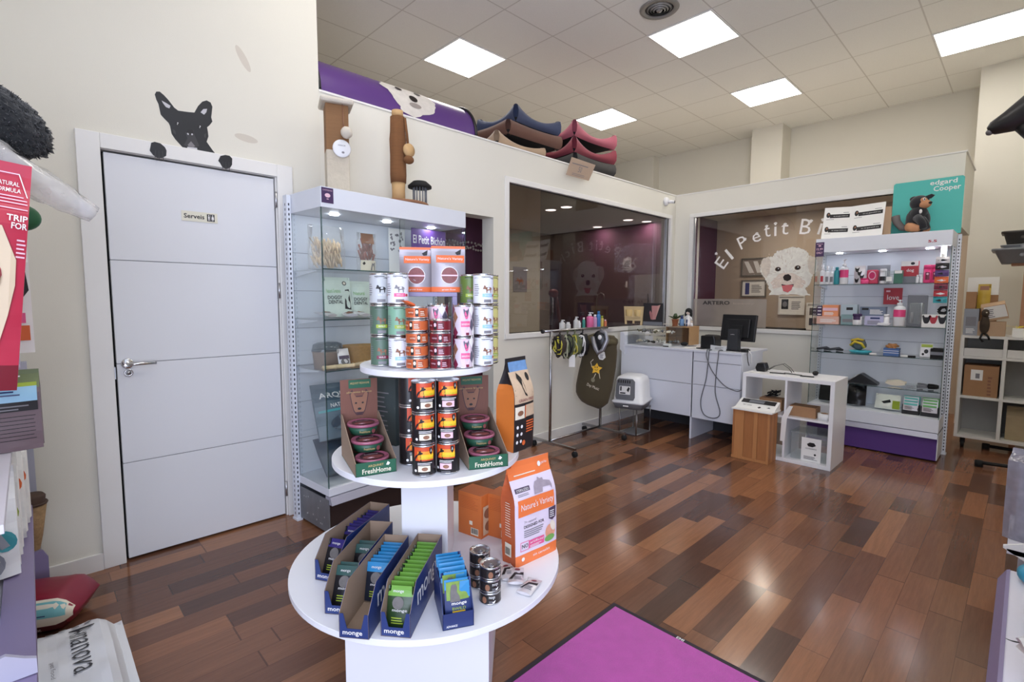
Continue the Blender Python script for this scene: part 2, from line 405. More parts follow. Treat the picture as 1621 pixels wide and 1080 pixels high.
# ------------------------------------------------------------------ windows of the grooming rooms
def win(name, o, xd, w, h, extra):
    S = plane_S(o, xd, (0, 0, 1)); M = frame(o, xd, (0, 0, 1))
    f = MB(); t = .045
    f.box(-t, w + t, -t, 0, -.06, .02, FRAMEW, M); f.box(-t, w + t, h, h + t, -.06, .008, FRAMEW, M); f.box(-t, 0, 0, h, -.06, .012, FRAMEW, M); f.box(w, w + t, 0, h, -.06, .012, FRAMEW, M)
    root = struct(f, name, .003)
    g = MB(); g.box(0, w, 0, h, -.034, -.028, PANE, M); g.build('pane', root)
    if name == 'window_1': g2 = MB(); g2.box(.448, w, 0, h, -.05, -.045, glass_mat('second_pane', (.62, .59, .61), 1.5, gain=.4), M); g2.build('sliding_pane', root)
    g = MB()
    for a in extra: g.box(a - .008, a + .008, 0, h, -.028, -.012, STEEL, M)
    for (a, b, c, e) in ((0, w, 0, .006), (0, w, h - .006, h), (0, .006, 0, h), (w - .006, w, 0, h)): g.box(a, b, c, e, -.028, -.02, DARKM, M)
    g.build('sash', root)
    return root, S
win1, SWA = win('window_1', (2.95, YA, 1.03), (1, 0, 0), 2.705, 1.272, [2.66])
win2, SWB = win('window_2', (XB, 2.857, 1.01), (0, -1, 0), 2.215, 1.295, [.012])

# ------------------------------------------------------------------ ceiling panels (0.6 m grid)
PANEL = lamp_mat('led_panel', (255, 250, 243), 11.)
PFR = mat('panel_frame', (235, 235, 232), .5, var=.01)
spots = [(3.266, 4.06, 'square lit ceiling panel above the low partition, over the scratching posts'),
         (4.466, 2.26, 'square lit ceiling panel right beside the round ceiling vent'),
         (6.266, 2.26, 'square lit ceiling panel above the far window wall with the dog head'),
         (6.266, .46, 'square lit ceiling panel at the cream column, furthest right in view'),
         (5.666, 4.06, 'square lit ceiling panel seen just above the pink bed stack')]
extra = [(1.466, 2.26, 'unseen square ceiling panel added for light above the round display table'), (2.666, .46, 'unseen square ceiling panel added for light above the purple mat'), (.866, .46, 'unseen square ceiling panel added for light above the entrance corner'), (4.466, -.14, 'unseen square ceiling panel added for light beside the wall with the lilac gondola')]  # panels out of view, added to light the near part of the room
for i, (x, y, lb) in enumerate(spots + extra):
    t = thing('ceiling_panel_light', lb, 'ceiling light', (x, y, CZ), 0, 'square ceiling panels')
    MB().box(-.285, .285, -.285, .285, -.006, -.002, PANEL).build('diffuser', t)
    q = MB(); q.box(-.298, .298, -.298, -.285, -.009, -.0005, PFR); q.box(-.298, .298, .285, .298, -.009, -.0005, PFR); q.box(-.298, -.285, -.285, .285, -.009, -.0005, PFR); q.box(.285, .298, -.285, .285, -.009, -.0005, PFR); q.build('rim', t)
t = thing('ceiling_vent', 'round grey ceiling air diffuser with concentric rings', 'vent', (3.86, 2.26, CZ), 0)
q = MB(); vm = mat('vent_metal', (150, 148, 144), .45, .3, var=.04); vd = mat('vent_dark', (60, 58, 56), .8)
q.lathe([(.04, -.001), (.15, -.001), (.158, -.004), (.15, -.012), (.115, -.014), (.112, -.002)], vm, 36, cap=False); q.build('outer_ring', t)
for r, z in ((.088, -.016), (.064, -.020), (.042, -.024)):
    q = MB(); q.lathe([(r, z), (r + .016, z + .012), (r + .012, z + .013), (r - .003, z + .002)], vm, 32, cap=False); q.build('vane_ring', t)
q = MB(); q.lathe([(0, -.03), (.02, -.026), (.03, -.012), (0, -.01)], vm, 24); q.build('centre_cone', t)
q = MB(); q.lathe([(0, -.0015), (.125, -.0015), (.125, -.0008), (0, -.0008)], vd, 32); q.build('throat', t)

# downlights of the inner rooms, two of them glass reflections built as lamps
DISC = lamp_mat('downlight_disc', (255, 246, 232), 9.)
for x, y, lb in ((5.13, 4.28, 'round downlight in the grooming room, brightest behind the left window'), (5.15, 4.57, 'glass reflection of the brightest grooming room downlight, built as a lamp just behind it'), (7.0 - .05, 4.19, 'round downlight in the grooming room nearest the purple wall corner'),
                 (6.62, 4.31, 'glass reflection of a downlight, built as a lamp beside the one nearest the purple wall corner'), (6.9, 5.08, 'round downlight low over the middle of the purple wall'), (6.99, 2.29, 'round downlight above the word on the far window'),
                 (6.98, 1.29, 'round downlight above the white leaflet on the glass display')):
    t = thing('downlight', lb, 'ceiling light', (x, y, 2.53), 0, 'downlights of the grooming rooms')
    q = MB(); q.lathe([(0, -.006), (.072, -.006), (.072, -.002), (0, -.002)], DISC, 24); q.build('lens', t)
    q = MB(); q.lathe([(.072, -.008), (.085, -.006), (.086, -.0005), (.072, -.0005)], PFR, 28, cap=False); q.build('trim_ring', t)

# ------------------------------------------------------------------ lights
def area(name, loc, target, sx, sy, power, col):
    l = bpy.data.lights.new(name, 'AREA'); l.shape = 'RECTANGLE'; l.size = sx; l.size_y = sy; l.energy = power; l.color = lin(col)
    o = bpy.data.objects.new(name, l); COL.objects.link(o); o.location = loc
    o.rotation_euler = (Vector(target) - Vector(loc)).to_track_quat('-Z', 'Y').to_euler(); return o
area('daylight_shopfront', (-1.1, -1.2, 1.6), (3, 2.4, 1.75), 2.6, 2.6, 104, (224, 231, 255))
for i, (x, y) in enumerate(((5.13, 4.28), (6.95, 4.19), (6.99, 2.29), (6.98, 1.29), (5.15, 4.57), (6.62, 4.31), (6.9, 5.08))):  # includes lamps at the two glass reflections
    l = bpy.data.lights.new('grooming_room_lamp', 'AREA'); l.shape = 'DISK'; l.size = .14; l.energy = 8.5; l.color = lin((255, 244, 228))
    o = bpy.data.objects.new('grooming_room_lamp', l); COL.objects.link(o); o.location = (x, y, 2.521)
W = bpy.data.worlds.new('daylight'); SC.world = W; W.use_nodes = True
bg = W.node_tree.nodes['Background']; bg.inputs[0].default_value = (*lin((205, 218, 240)), 1); bg.inputs[1].default_value = 1.3

# ------------------------------------------------------------------ camera
f_px, yaw, pitch, roll = 790.744, .800999, .0844471, .0031660
cam = bpy.data.cameras.new('camera'); co = bpy.data.objects.new('camera', cam); COL.objects.link(co)
Fv = Vector((cos(yaw) * cos(pitch), sin(yaw) * cos(pitch), -sin(pitch))); Rv = Vector((sin(yaw), -cos(yaw), 0)); Uv = Rv.cross(Fv)
R2 = Rv * cos(roll) + Uv * sin(roll); U2 = -Rv * sin(roll) + Uv * cos(roll)
Mx = Matrix((R2, U2, -Fv)).transposed().to_4x4(); Mx.translation = (0, 0, 1.33); co.matrix_world = Mx
cam.sensor_width = 36; cam.lens = f_px / 1621 * 36; cam.clip_start = .02; cam.clip_end = 60
SC.camera = co
SC.view_settings.view_transform = 'Standard'; SC.view_settings.look = 'None'; SC.view_settings.gamma = 1; SC.view_settings.exposure = 0.2
SC.view_settings.use_curve_mapping = False
# ------------------------------------------------------------------ packaging kit
def to_cam(x, y, extra=0.):
    """Turn of an upright pack whose front looks out at the entrance corner."""
    return atan2(-y, -x) + pi / 2 + extra
QUAD = [(0, .35), (.08, .5), (.12, .64), (.2, .68), (.28, .6), (.32, .5), (.75, .52), (.88, .45), (.95, .28), (.9, .28), (.85, .38), (.84, 0), (.77, 0), (.74, .25), (.45, .22), (.42, 0), (.35, 0), (.33, .25), (.28, .33), (.15, .34)]
WOLF = [(0, 0), (.06, .35), (.2, .55), (.38, .62), (.52, .8), (.5, .95), (.6, .9), (.68, 1.), (.72, .86), (.9, .78), (.88, .7), (.74, .66), (.72, .45), (.78, 0)]
HEADP = [(-.5, .1), (-.62, .75), (-.45, .95), (-.22, .55), (.22, .55), (.45, .95), (.62, .75), (.5, .1), (.38, -.35), (.2, -.62), (-.2, -.62), (-.38, -.35)]
def fig(mb, S, pts, u, v, w, h, m, d=.0011, flip=False):
    return mb.shape(S, [(u + (1 - a if flip else a) * w, v + b * h) for a, b in pts], m, d)

CAN_RIM = mat('can_tin', (200, 200, 202), .22, 1., var=.03)
INK = mat('ink_black', (24, 22, 24), .5, var=.05); INKW = mat('ink_white', (236, 234, 232), .5, var=.02)
ORANGE = mat('print_orange', (222, 106, 52), .45, var=.04); YELLOW = mat('print_yellow', (240, 196, 40), .45, var=.05)
PINK = mat('print_pink', (226, 92, 142), .45, var=.04); GREEN = mat('print_green', (122, 176, 92), .45); SKY = mat('print_sky', (150, 196, 222), .45)
BROWN = mat('print_brown', (140, 96, 72), .5, var=.1); LIME = mat('print_lime', (156, 176, 56), .45); RED = mat('print_red', (176, 44, 56), .45, var=.05)
WINE = mat('print_wine', (120, 36, 62), .4, var=.08); TEALP = mat('print_teal', (60, 150, 156), .45); NAVYP = mat('print_navy', (38, 52, 102), .4, var=.05)
GREYI = mat('ink_grey', (128, 126, 130), .5); PALEP = mat('print_pale_pink', (236, 196, 210), .45); CREAM = mat('print_cream', (232, 222, 200), .5, var=.03)

def can(name, d, h, body, decor, loc, label, cat='can', group=None, rotz=None, lidmat=None):
    t = thing(name, label, cat, loc, to_cam(loc[0], loc[1]) if rotz is None else rotz, group)
    r = d / 2; b = MB()
    b.lathe([(r * .93, 0), (r, .003), (r, .0055)], CAN_RIM, 32, cap=True)
    b.lathe([(r * .985, .0055), (r * .985, h - .0055)], body, 40, cap=False)
    decor(b, cyl_S(r * .985), d, h); b.build('can_body', t)
    l = MB(); l.lathe([(r * .985, h - .0055), (r, h - .004), (r, h - .001), (r * .97, h), (r * .93, h - .001), (r * .91, h - .005), (r * .5, h - .0045), (.0001, h - .0045)], lidmat or CAN_RIM, 36, cap=False); lid = l.build('can_lid', t)
    if h < .05:
        p = MB(); p.lathe([(.006, 0), (.009, .0012), (.0065, .002)], CAN_RIM, 14, (0, -r * .35, h - .004), sx=1., sy=1.3, cap=False); p.box(-.004, .004, -r * .3, r * .25, h - .0042, h - .003, CAN_RIM); p.build('pull_tab', lid)
    return t

def bag(W, H, D, fm, sm, top=.3, crimp=.03, c=.8, p=4, nu=14, nv=18, wr=.004, seed=1, foot=.9, bands=(), sbands=(), lean=0.):
    """Stand-up pack: returns the mesh and its front surface S(u, v, lift) with u from the middle, v from the base."""
    mb = MB()
    def g(v):
        t = v / H
        if t > 1 - crimp: return .03
        if t > 1 - top: q = (t - 1 + top) / (top - crimp); return max(.03, 1 - q * q * (3 - 2 * q) * .97)
        return foot + (1 - foot) * min(1, t / .2)
    def fy(u, v):
        k = abs(2 * u / W)
        n = mnoise.noise(Vector((u * 16 + seed * 7, v * 16, seed))) * wr * (1 if .04 < v / H < 1 - crimp else .2)
        return -D / 2 * g(v) * (1 - (1 - c) * k ** p) + n + lean * v
    us = [-W / 2 + W * i / nu for i in range(nu + 1)]; vs = [H * j / nv for j in range(nv + 1)]
    def row(v):
        gg = D / 2 * g(v); f = [(u, fy(u, v), v) for u in us]; inn = W / 2 - min(.35 * D * (1 - g(v)) + .004, W * .12)
        rt = [(inn, lean * v, v)]; bk = [(u, gg * (1 - (1 - c) * abs(2 * u / W) ** p) + lean * v, v) for u in us[::-1]]; lf = [(-inn, lean * v, v)]
        return f + rt + bk + lf
    rows = [row(v) for v in vs]; n = len(rows[0])
    vv = [q for r in rows for q in r]
    for j in range(nv):
        t = (vs[j] + vs[j + 1]) / 2 / H
        m1 = next((m for a, b, m in bands if a <= t < b), fm); m2 = next((m for a, b, m in sbands if a <= t < b), sm)
        for part, rng, m in (('f', range(0, nu), m1), ('s', (nu, nu + 1), m2), ('b', range(nu + 2, 2 * nu + 2), m1), ('s', (2 * nu + 2, 2 * nu + 3), m2)):
            mb.add([vv[j * n + i % n] for i in rng] + [vv[j * n + (rng[-1] + 1) % n]] + [vv[(j + 1) * n + i % n] for i in rng] + [vv[(j + 1) * n + (rng[-1] + 1) % n]],
                   [(k, k + 1, len(rng) + 2 + k, len(rng) + 1 + k) for k in range(len(rng))], m, True)
    mb.add(rows[0], [tuple(range(n - 1, -1, -1))], sm); mb.add(rows[-1], [tuple(range(n))], fm)
    def S(u, v, d):
        u_ = max(-W / 2, min(W / 2, u)); v_ = max(0, min(H, v)); e = .004
        # follow the faceted front so marks do not sink into it
        i = min(nu - 1, max(0, int((u_ + W / 2) / W * nu))); j = min(nv - 1, max(0, int(v_ / H * nv)))
        a = (u_ - us[i]) / (us[1] - us[0]); b = (v_ - vs[j]) / (vs[1] - vs[0])
        y = (fy(us[i], vs[j]) * (1 - a) + fy(us[i + 1], vs[j]) * a) * (1 - b) + (fy(us[i], vs[j + 1]) * (1 - a) + fy(us[i + 1], vs[j + 1]) * a) * b
        return Vector((u, y - d - .0005, v))
    return mb, S

# ------------------------------------------------------------------ the three-tier round table
TX, TY = .972, 1.42
tbl = thing('tiered_display_table', 'white three-tier round display table full of pet food cans', 'display table', (TX, TY, 0), radians(45))
q = MB(); q.box(-.225, .225, -.225, .225, 0, .415, WHITE); q.build('base_box', tbl, .002)
q = MB(); q.box(-.0775, .0775, -.0775, .0775, .434, .791, WHITE); q.build('column', tbl, .002)
q = MB(); q.box(-.0775, .0775, -.0775, .0775, .81, 1.093, WHITE); q.build('column', tbl, .002)
for r, z in ((.456, .434), (.315, .81), (.22, 1.112)):
    q = MB(); q.lathe([(0, z - .019), (r - .001, z - .019), (r, z - .018), (r, z - .001), (r - .001, z), (0, z)], WHITE, 96, cap=False, smooth=False); q.build('round_shelf', tbl)

# --- top tier: tall tins
TW = mat('tin_white', (226, 228, 236), .35, var=.02); TG = mat('tin_green', (128, 172, 146), .4, var=.05); TD = mat('tin_dark_green', (84, 108, 92), .4, var=.05)
TGR = mat('tin_grey', (190, 194, 196), .4, var=.05); TYL = mat('tin_yellow', (206, 200, 128), .4, var=.06); TOL = mat('tin_olive', (96, 118, 52), .4, var=.06)
def tall(ac, pic=BROWN, badge=GREYI, spot=True):
    def f(b, S, d, h):
        for k in range(4):   # mountain line and flying birds near the rim
            u = -.05 + .028 * k; b.shape(S, [(u, h * .84), (u + .010, h * .875), (u + .022, h * .85), (u + .012, h * .86)], GREYI)
        b.rect(S, -.02, .012, h * .885, h * .905, INK, nu=4); b.shape(S, [(.008, h * .84), (.02, h * .875), (.034, h * .90), (.022, h * .83), (.014, h * .845)], INK)
        fig(b, S, QUAD, -.016, h * .38, .034, h * .36, pic)
        b.rect(S, -.017, .019, h * .25, h * .36, ac, nu=5); b.rect(S, -.012, .014, h * .08, h * .17, badge, nu=4)
        b.text(S, 'WILD', -.010, .012, h * .28, h * .33, INKW, .001); b.lines(S, -.045, -.026, h * .3, h * .7, 6, GREYI, .0008, .35)
        if spot: b.disc(S, .024, h * .3, .0045, .0045, RED)
    return f
CH = .0985
GT = 'tall pet food tins on the top tier'
def stack_tall(x, y, kinds, rot=0.):
    for i, (body, ac, pic, lb) in enumerate(kinds):
        can('pet_food_can', .066, CH, body, tall(ac, pic), (x, y, 1.1125 + i * (CH + .0005)), lb, 'can', GT, to_cam(x, y) + rot)
stack_tall(.842, 1.385, [(TW, SKY, BROWN, 'white tin with pale blue band, bottom of the front left stack'), (TG, LIME, BROWN, 'mint green tin with lime band, middle of the front left stack'), (TW, PINK, GREYI, 'white tin with salmon pink band, top of the front left stack')], .15)
stack_tall(.818, 1.455, [(TD, WINE, BROWN, 'dark green tin with wine band, bottom of the back left stack'), (TD, LIME, BROWN, 'dark green tin with lime band, middle of the back left stack'), (TGR, TGR, INK, 'pale grey tin with dark dog picture, top of the back left stack')], .1)
stack_tall(1.060, 1.228, [(TW, SKY, BROWN, 'white tin with blue patch, bottom of the right-hand white stack'), (TW, SKY, BROWN, 'white tin with blue patch, middle of the right-hand white stack'), (TW, SKY, BROWN, 'white tin with blue patch, top of the right-hand white stack')], .45)
stack_tall(1.118, 1.268, [(TYL, LIME, BROWN, 'pale yellow tin, bottom of the stack behind the white tins'), (TYL, LIME, BROWN, 'pale yellow tin, middle of the stack behind the white tins'), (TYL, LIME, BROWN, 'pale yellow tin, top of the stack behind the white tins')], .75)
stack_tall(1.065, 1.302, [(TOL, LIME, BROWN, 'olive green tin, bottom of the stack hidden behind the white tins'), (TOL, LIME, BROWN, 'olive green tin, middle of the stack between pouch and white tins'), (TOL, LIME, BROWN, 'olive green tin, top of the stack between pouch and white tins')], .1)
# --- flat tins
FO = mat('tin_orange', (206, 104, 58), .35, .2, var=.1); FR = mat('tin_claret', (126, 34, 46), .3, .3, var=.12)
def flat(dark, pale):
    def f(b, S, d, h):
        b.rect(S, -.006, .004, h * .2, h * .82, INK, nu=3); b.disc(S, -.001, h * .56, .004, .006, pale, .0011)
        b.rect(S, .008, .026, h * .25, h * .75, dark, nu=3); b.rect(S, -.03, -.01, h * .3, h * .7, dark, nu=3)
        b.lines(S, .009, .025, h * .3, h * .7, 3, pale, .0012, .4); b.text(S, 'variety', -.028, -.011, h * .42, h * .6, pale, .0012)
    return f
DO = mat('print_dark_orange', (170, 76, 40), .4); DR = mat('print_dark_claret', (92, 22, 34), .4)
lv = ['bottom', 'second', 'middle', 'fourth', 'top']
for i in range(5):
    can('flat_food_can', .069, .0385, FO, flat(DO, CREAM), (.858, 1.306, 1.1125 + i * .0388), 'flat orange tin, %s of the orange stack of five' % lv[i], 'can', 'flat orange tins', to_cam(.858, 1.306) + random.uniform(-.6, .6))
lv = ['bottom', 'second lowest', 'second highest', 'top']
for i in range(4):
    can('flat_food_can', .067, .0385, FR, flat(DR, PALEP), (.911, 1.257, 1.1125 + i * .0388), 'flat claret tin, %s of the claret stack of four' % lv[i], 'can', 'flat claret tins', to_cam(.911, 1.257) + random.uniform(-.5, .5))
ARG = mat('tin_pale_mauve', (212, 198, 208), .4, var=.05); ARD = mat('argyle_slate', (92, 88, 104), .45)
def argyle(b, S, d, h):
    n = 9; du = pi * d / n
    for k in range(n):
        for j in range(4):
            u = -pi * d / 2 + du * k + (du / 2 if j % 2 else 0); v = h * (.14 + .24 * j); cm = (ARD, WINE, INKW, BROWN)[(k * 3 + j) % 4]
            if -.026 < u < .022: continue
            b.shape(S, [(u, v - h * .2), (u + du * .5, v), (u, v + h * .2), (u - du * .5, v)], cm, .0008)
    b.disc(S, 0, h * .5, .0165, h * .46, PALEP, .001); b.rect(S, -.013, .015, h * .32, h * .5, PINK, .0013, 4); b.text(S, 'sensitive', -.011, .013, h * .37, h * .45, INKW, .0016)
    fig(b, S, HEADP, .003, h * .74, .014, h * .16, ARD, .0014); b.disc(S, .004, h * .7, .006, h * .14, PINK, .0013); b.rect(S, .002, .012, h * .06, h * .14, WINE, .0013, 3)
for (x, y, nm, e) in ((.981, 1.232, 'front argyle stack beside the claret tins', .18), (.946, 1.318, 'argyle stack hidden behind the claret tins', -.3)):
    for i, l in enumerate(('lower', 'upper')):
        can('argyle_food_can', .066, CH, ARG, argyle, (x, y, 1.1125 + i * (CH + .0005)), 'argyle tin with pink oval, %s one, %s' % (l, nm), 'can', 'argyle patterned tins', to_cam(x, y) + e)
# --- pouches on the lilac riser
st = thing('display_riser', 'small lilac riser under the two orange and grey pouches', 'display stand', (.985, 1.41, 1.1125), to_cam(.985, 1.41))
MB().box(-.125, .085, -.05, .05, .224, .238, LILAC).build('riser_top', st, .001)
MB().box(.069, .085, -.05, .05, 0, .224, LILAC).build('riser_leg', st, .001); MB().box(-.125, -.109, -.05, .05, 0, .224, LILAC).build('riser_leg', st, .001)
can('plain_tin', .05, .17, CAN_RIM, lambda b, S, d, h: b.rect(S, -.01, .012, h * .3, h * .8, GREYI, nu=3), (.985, 1.41, 1.1125), 'plain silvery tin standing under the lilac riser', 'can')
PSIL = mat('pouch_silver', (158, 152, 158), .35, .35, var=.08)
MEAT = mat('print_meat', (130, 70, 70), .5, var=.35, scale=90)
def pouch(name, label, loc, rz, W=.105, H=.148):
    t = thing(name, label, 'pouch', loc, rz, 'orange and grey pouches')
    mb, S = bag(W, H, .035, PSIL, PSIL, top=.45, c=.12, p=2, wr=.003, seed=loc[0] * 40, foot=.95, bands=((.0, .11, ORANGE), (.93, 1.01, ORANGE)))
    mb.rect(S, -W * .36, W * .47, H * .64, H * .80, ORANGE, .0008, 8); mb.text(S, "Nature's Variety", -W * .31, W * .43, H * .685, H * .755, INKW, .0018)
    mb.text(S, 'Original', -W * .1, W * .16, H * .575, H * .605, GREYI, .001)
    mb.disc(S, .003, H * .36, .0285, .0285, INKW, .0008, 28); mb.disc(S, .003, H * .36, .0265, .0265, MEAT, .0016, 28); mb.rect(S, -.026, .03, H * .345, H * .375, PALEP, .0024, 5)
    mb.text(S, 'grain free', -W * .2, W * .2, H * .03, H * .07, INKW, .001); mb.shape(S, [(W * .2, H * .86), (W * .38, H * .94), (W * .36, H * .82), (W * .25, H * .81)], INK)
    mb.build('pouch_body', t); return t
zp = 1.1125 + .239
pouch('treat_pouch', 'orange and grey pouch leaning on the riser, left one of the pair', (.938, 1.43, zp), to_cam(.93, 1.43) - .06)
pouch('treat_pouch', 'orange and grey pouch on the riser beside the green tins', (1.018, 1.357, zp), to_cam(1.0, 1.37) + .05, .112, .152)
q = MB(); mb, S = bag(.05, .04, .012, ORANGE, ORANGE, top=.5, c=.1, p=2, wr=.004, nu=8, nv=8); o = mb.build('treat_sachet', None, loc=(.85, 1.31, 1.3085), rot=(radians(-68), 0, 1.2)); tag(o, 'small orange sachet lying on the orange tin stack', 'sachet')

# --- middle tier: black wolf tins
TB = mat('tin_black', (28, 24, 26), .3, var=.1); FIRE = mat('print_fire_red', (206, 74, 36), .4, var=.12); FIRE2 = mat('print_flame', (240, 150, 40), .4, var=.06)
def wolf(pic):
    def f(b, S, d, h):
        w = .06
        b.rect(S, -w / 2, w / 2, h * .52, h * .95, FIRE, .0005, 10); b.rect(S, -w * .3, w * .5, h * .56, h * .82, FIRE2, .0008, 8); b.rect(S, -w * .15, w * .5, h * .57, h * .72, YELLOW, .0011, 8)
        fig(b, S, WOLF, -w * .5, h * .48, w * .52, h * .38, INK, .0014)
        b.shape(S, [(w * .28, h * .93), (w * .44, h * .93), (w * .44, h * .78), (w * .36, h * .70), (w * .28, h * .78)], INK, .0014); b.text(S, 'A', w * .32, w * .40, h * .79, h * .89, INKW, .0018)
        b.text(S, 'WOLFSBLUT', -w * .2, w * .48, h * .575, h * .625, LIME, .0018)
        b.rect(S, -w * .28, w * .32, h * .17, h * .36, pic, .0008, 6); b.disc(S, w * .05, h * .26, .009, h * .06, BROWN, .0014)
        b.lines(S, -w * .3, w * .42, h * .39, h * .48, 2, INKW, .001, .4); b.lines(S, -w * .2, w * .34, h * .05, h * .13, 2, GREYI, .001, .4); b.disc(S, -w * .42, h * .2, .004, .004, INKW)
    return f
for (x, y, nm, pic, e) in ((.822, 1.222, 'front left', CREAM, .12), (.888, 1.192, 'front right', PALEP, -.12), (.848, 1.335, 'shadowed rear', CREAM, .6)):
    for i, l in enumerate(('bottom', 'middle', 'top')):
        can('wolf_food_can', .070, .0935, TB, wolf(pic), (x, y, .8105 + i * .0938), 'black tin with wolf before a fiery sky, %s of the %s stack' % (l, nm), 'can', 'black wolf tins on the middle tier', to_cam(x, y) + e + .15 * (i - 1))

# --- display trays of plastic tubs
KRAFT = mat('kraft_inside', (150, 128, 108), .85, var=.05, scale=25); WOODP = mat('print_wood', (116, 74, 60), .6, var=.25, scale=30, stretch=(30, 1, 1)); GREENB = mat('carton_green', (28, 88, 62), .5, var=.05)
TUBL = mat('tub_lid_plum', (156, 88, 110), .3, var=.08, coat=.4); TUBG = mat('tub_band_green', (38, 82, 62), .4); TUBD = mat('tub_dark', (64, 36, 44), .4)
GOLD = mat('print_gold', (196, 168, 110), .5)
def tray(loc, rz, w, label, where):
    t = thing('display_tray', label, 'display box', loc, rz); D = .235; q = MB()
    q.box(0, w, 0, D, 0, .002, GREENB); q.box(0, w, 0, .002, 0, .040, GREENB)
    S = plane_S((0, -.0002, 0), (1, 0, 0), (0, 0, 1))
    q.text(S, 'ARQUIVET', w * .3, w * .68, .024, .032, GOLD, .0006, .01); q.text(S, 'FreshHome', w * .16, w * .86, .006, .021, CREAM, .0006, .01); q.shape(S, [(w * .74, .026), (w * .78, .036), (w * .84, .03), (w * .8, .024)], INKW, .0008)
    q.build('tray_front', t)
    for x in (0, w - .002):
        q = MB(); q.prism([(0, .002), (0, .040), (D * .55, .10), (D * .9, .14), (D, .14), (D, .002)], x, x + .002, KRAFT, Matrix(((0, 0, 1, 0), (1, 0, 0, 0), (0, 1, 0, 0), (0, 0, 0, 1)))); q.build('tray_side', t)
    q = MB(); q.box(0, w, D - .002, D, 0, .252, WOODP); S = plane_S((0, D - .0025, 0), (1, 0, 0), (0, 0, 1))
    q.rect(S, w * .22, w * .82, .222, .250, GREENB); q.text(S, 'ARQUIVET FRESHHOME', w * .26, w * .78, .234, .242, GOLD, .001)
    fig(q, S, HEADP, w * .5, .165, w * .42, .055, TUBD, .0008); fig(q, S, HEADP, w * .5, .165, w * .38, .049, BROWN, .0012)
    for e in (-1, 1): q.disc(S, w * .5 + e * .011, .172, .0035, .003, INK, .0016)
    q.disc(S, w * .5, .152, .006, .004, INK, .0016); q.disc(S, w * .5, .141, .012, .008, TUBD, .0016, a0=pi, a1=2 * pi); q.text(S, 'alimento fresco', w * .16, w * .84, .206, .212, GOLD, .001)
    q.build('tray_header', t)
    ca, sa = cos(rz), sin(rz)
    for k, l in enumerate(('front', 'middle', 'rear')):
        lx, ly, lz = w / 2, .0545 + .061 * k, .008 + .0385 * k
        u = thing('food_tub', 'round plum-lidded food tub, %s one in the %s' % (l, where), 'tub', (loc[0] + ca * lx - sa * ly, loc[1] + sa * lx + ca * ly, loc[2] + lz), rz, 'plum tubs of pet food')
        b = MB(); b.lathe([(.040, 0), (.048, .026)], TUBG, 36, cap=True); SS = cyl_S(.0465, 0); b.text(SS, 'FreshHome', -.02, .012, .009, .016, GOLD, .0012); b.disc(SS, .024, .012, .007, .007, MEAT, .0015); b.build('tub_body', u)
        b = MB(); b.lathe([(.048, .026), (.0505, .026), (.051, .031), (.049, .035), (.046, .0345), (.045, .033), (0, .033)], TUBL, 40, cap=False)
        SP = plane_S((0, 0, .033), (1, 0, 0), (0, 1, 0)); b.disc(SP, 0, .0, .036, .036, TUBD, .0006, 32); b.disc(SP, 0, -.012, .030, .018, MEAT, .001, 24); b.text(SP, 'FreshHome', -.02, .02, .012, .021, PALEP, .0012); b.shape(SP, [(-.02, -.02), (-.006, -.014), (.004, -.022), (-.01, -.026)], PALEP, .0014)
        b.build('tub_lid', u)
tray((.657, 1.328, .8105), radians(-16), .120, 'green cardboard tray of tubs on the middle tier, left of the black tins', 'left green tray')
tray((.935, 1.152, .8105), radians(-26), .126, 'green cardboard tray of tubs on the middle tier, between black tins and orange-sided bag', 'right green tray')
CARDG = mat('carton_grey_green', (62, 72, 72), .5, var=.08)
t = thing('dark_carton', 'tall dark grey-green carton standing behind the black tins', 'box', (.872, 1.645, .8105), radians(-75)); q = MB(); q.box(0, .13, 0, .05, 0, .24, CARDG); S = plane_S((0, -.0002, 0), (1, 0, 0), (0, 0, 1)); q.lines(S, .02, .1, .05, .2, 9, GREYI, .0006, .25); q.build('carton_body', t, .001)
BKF = mat('bag_black', (36, 32, 34), .4, var=.1); BOR = mat('bag_orange_side', (206, 116, 48), .45, var=.05, scale=30)
t = thing('dog_food_bag', 'black and orange upright food bag on the right rim of the middle tier', 'bag', (1.203, 1.224, .8105), radians(10))
mb, S = bag(.118, .318, .085, BKF, BOR, top=.42, c=.9, p=6, wr=.003, seed=5, sbands=((.72, 1.1, BKF),))
PHB = mat('print_photo_blue', (110, 150, 196), .5, var=.3, scale=60); PHS = mat('print_photo_sepia', (206, 180, 150), .5, var=.2, scale=40)
mb.rect(S, -.05, .056, .27, .305, PHB, .0008, 8, 3); mb.rect(S, -.058, .058, .165, .272, PHS, .0008, 8, 6); mb.shape(S, [(-.02, .268), (.0, .25), (.006, .22), (.012, .185), (.0, .19), (-.012, .225), (-.026, .25)], INK, .0022); mb.disc(S, .036, .25, .010, .014, INK, .0022)
mb.text(S, 'GRAIN FREE', -.04, .05, .17, .18, WINE, .0025); mb.rect(S, -.056, -.006, .112, .155, CREAM, .0009, 4, 2); mb.disc(S, -.03, .132, .016, .009, BROWN, .0018); mb.rect(S, .0, .056, .115, .157, PHS, .0009, 4, 2); mb.rect(S, -.004, .0, .112, .157, ORANGE, .0012)
for i in range(3):
    for j in range(2): mb.disc(S, -.044 + j * .022, .085 - i * .026, .006, .006, INKW, .001, 12)
mb.lines(S, .004, .054, .06, .105, 5, ORANGE, .001, .5); mb.disc(S, -.005, .025, .009, .009, ORANGE, .0012)
mb.build('bag_body', t)

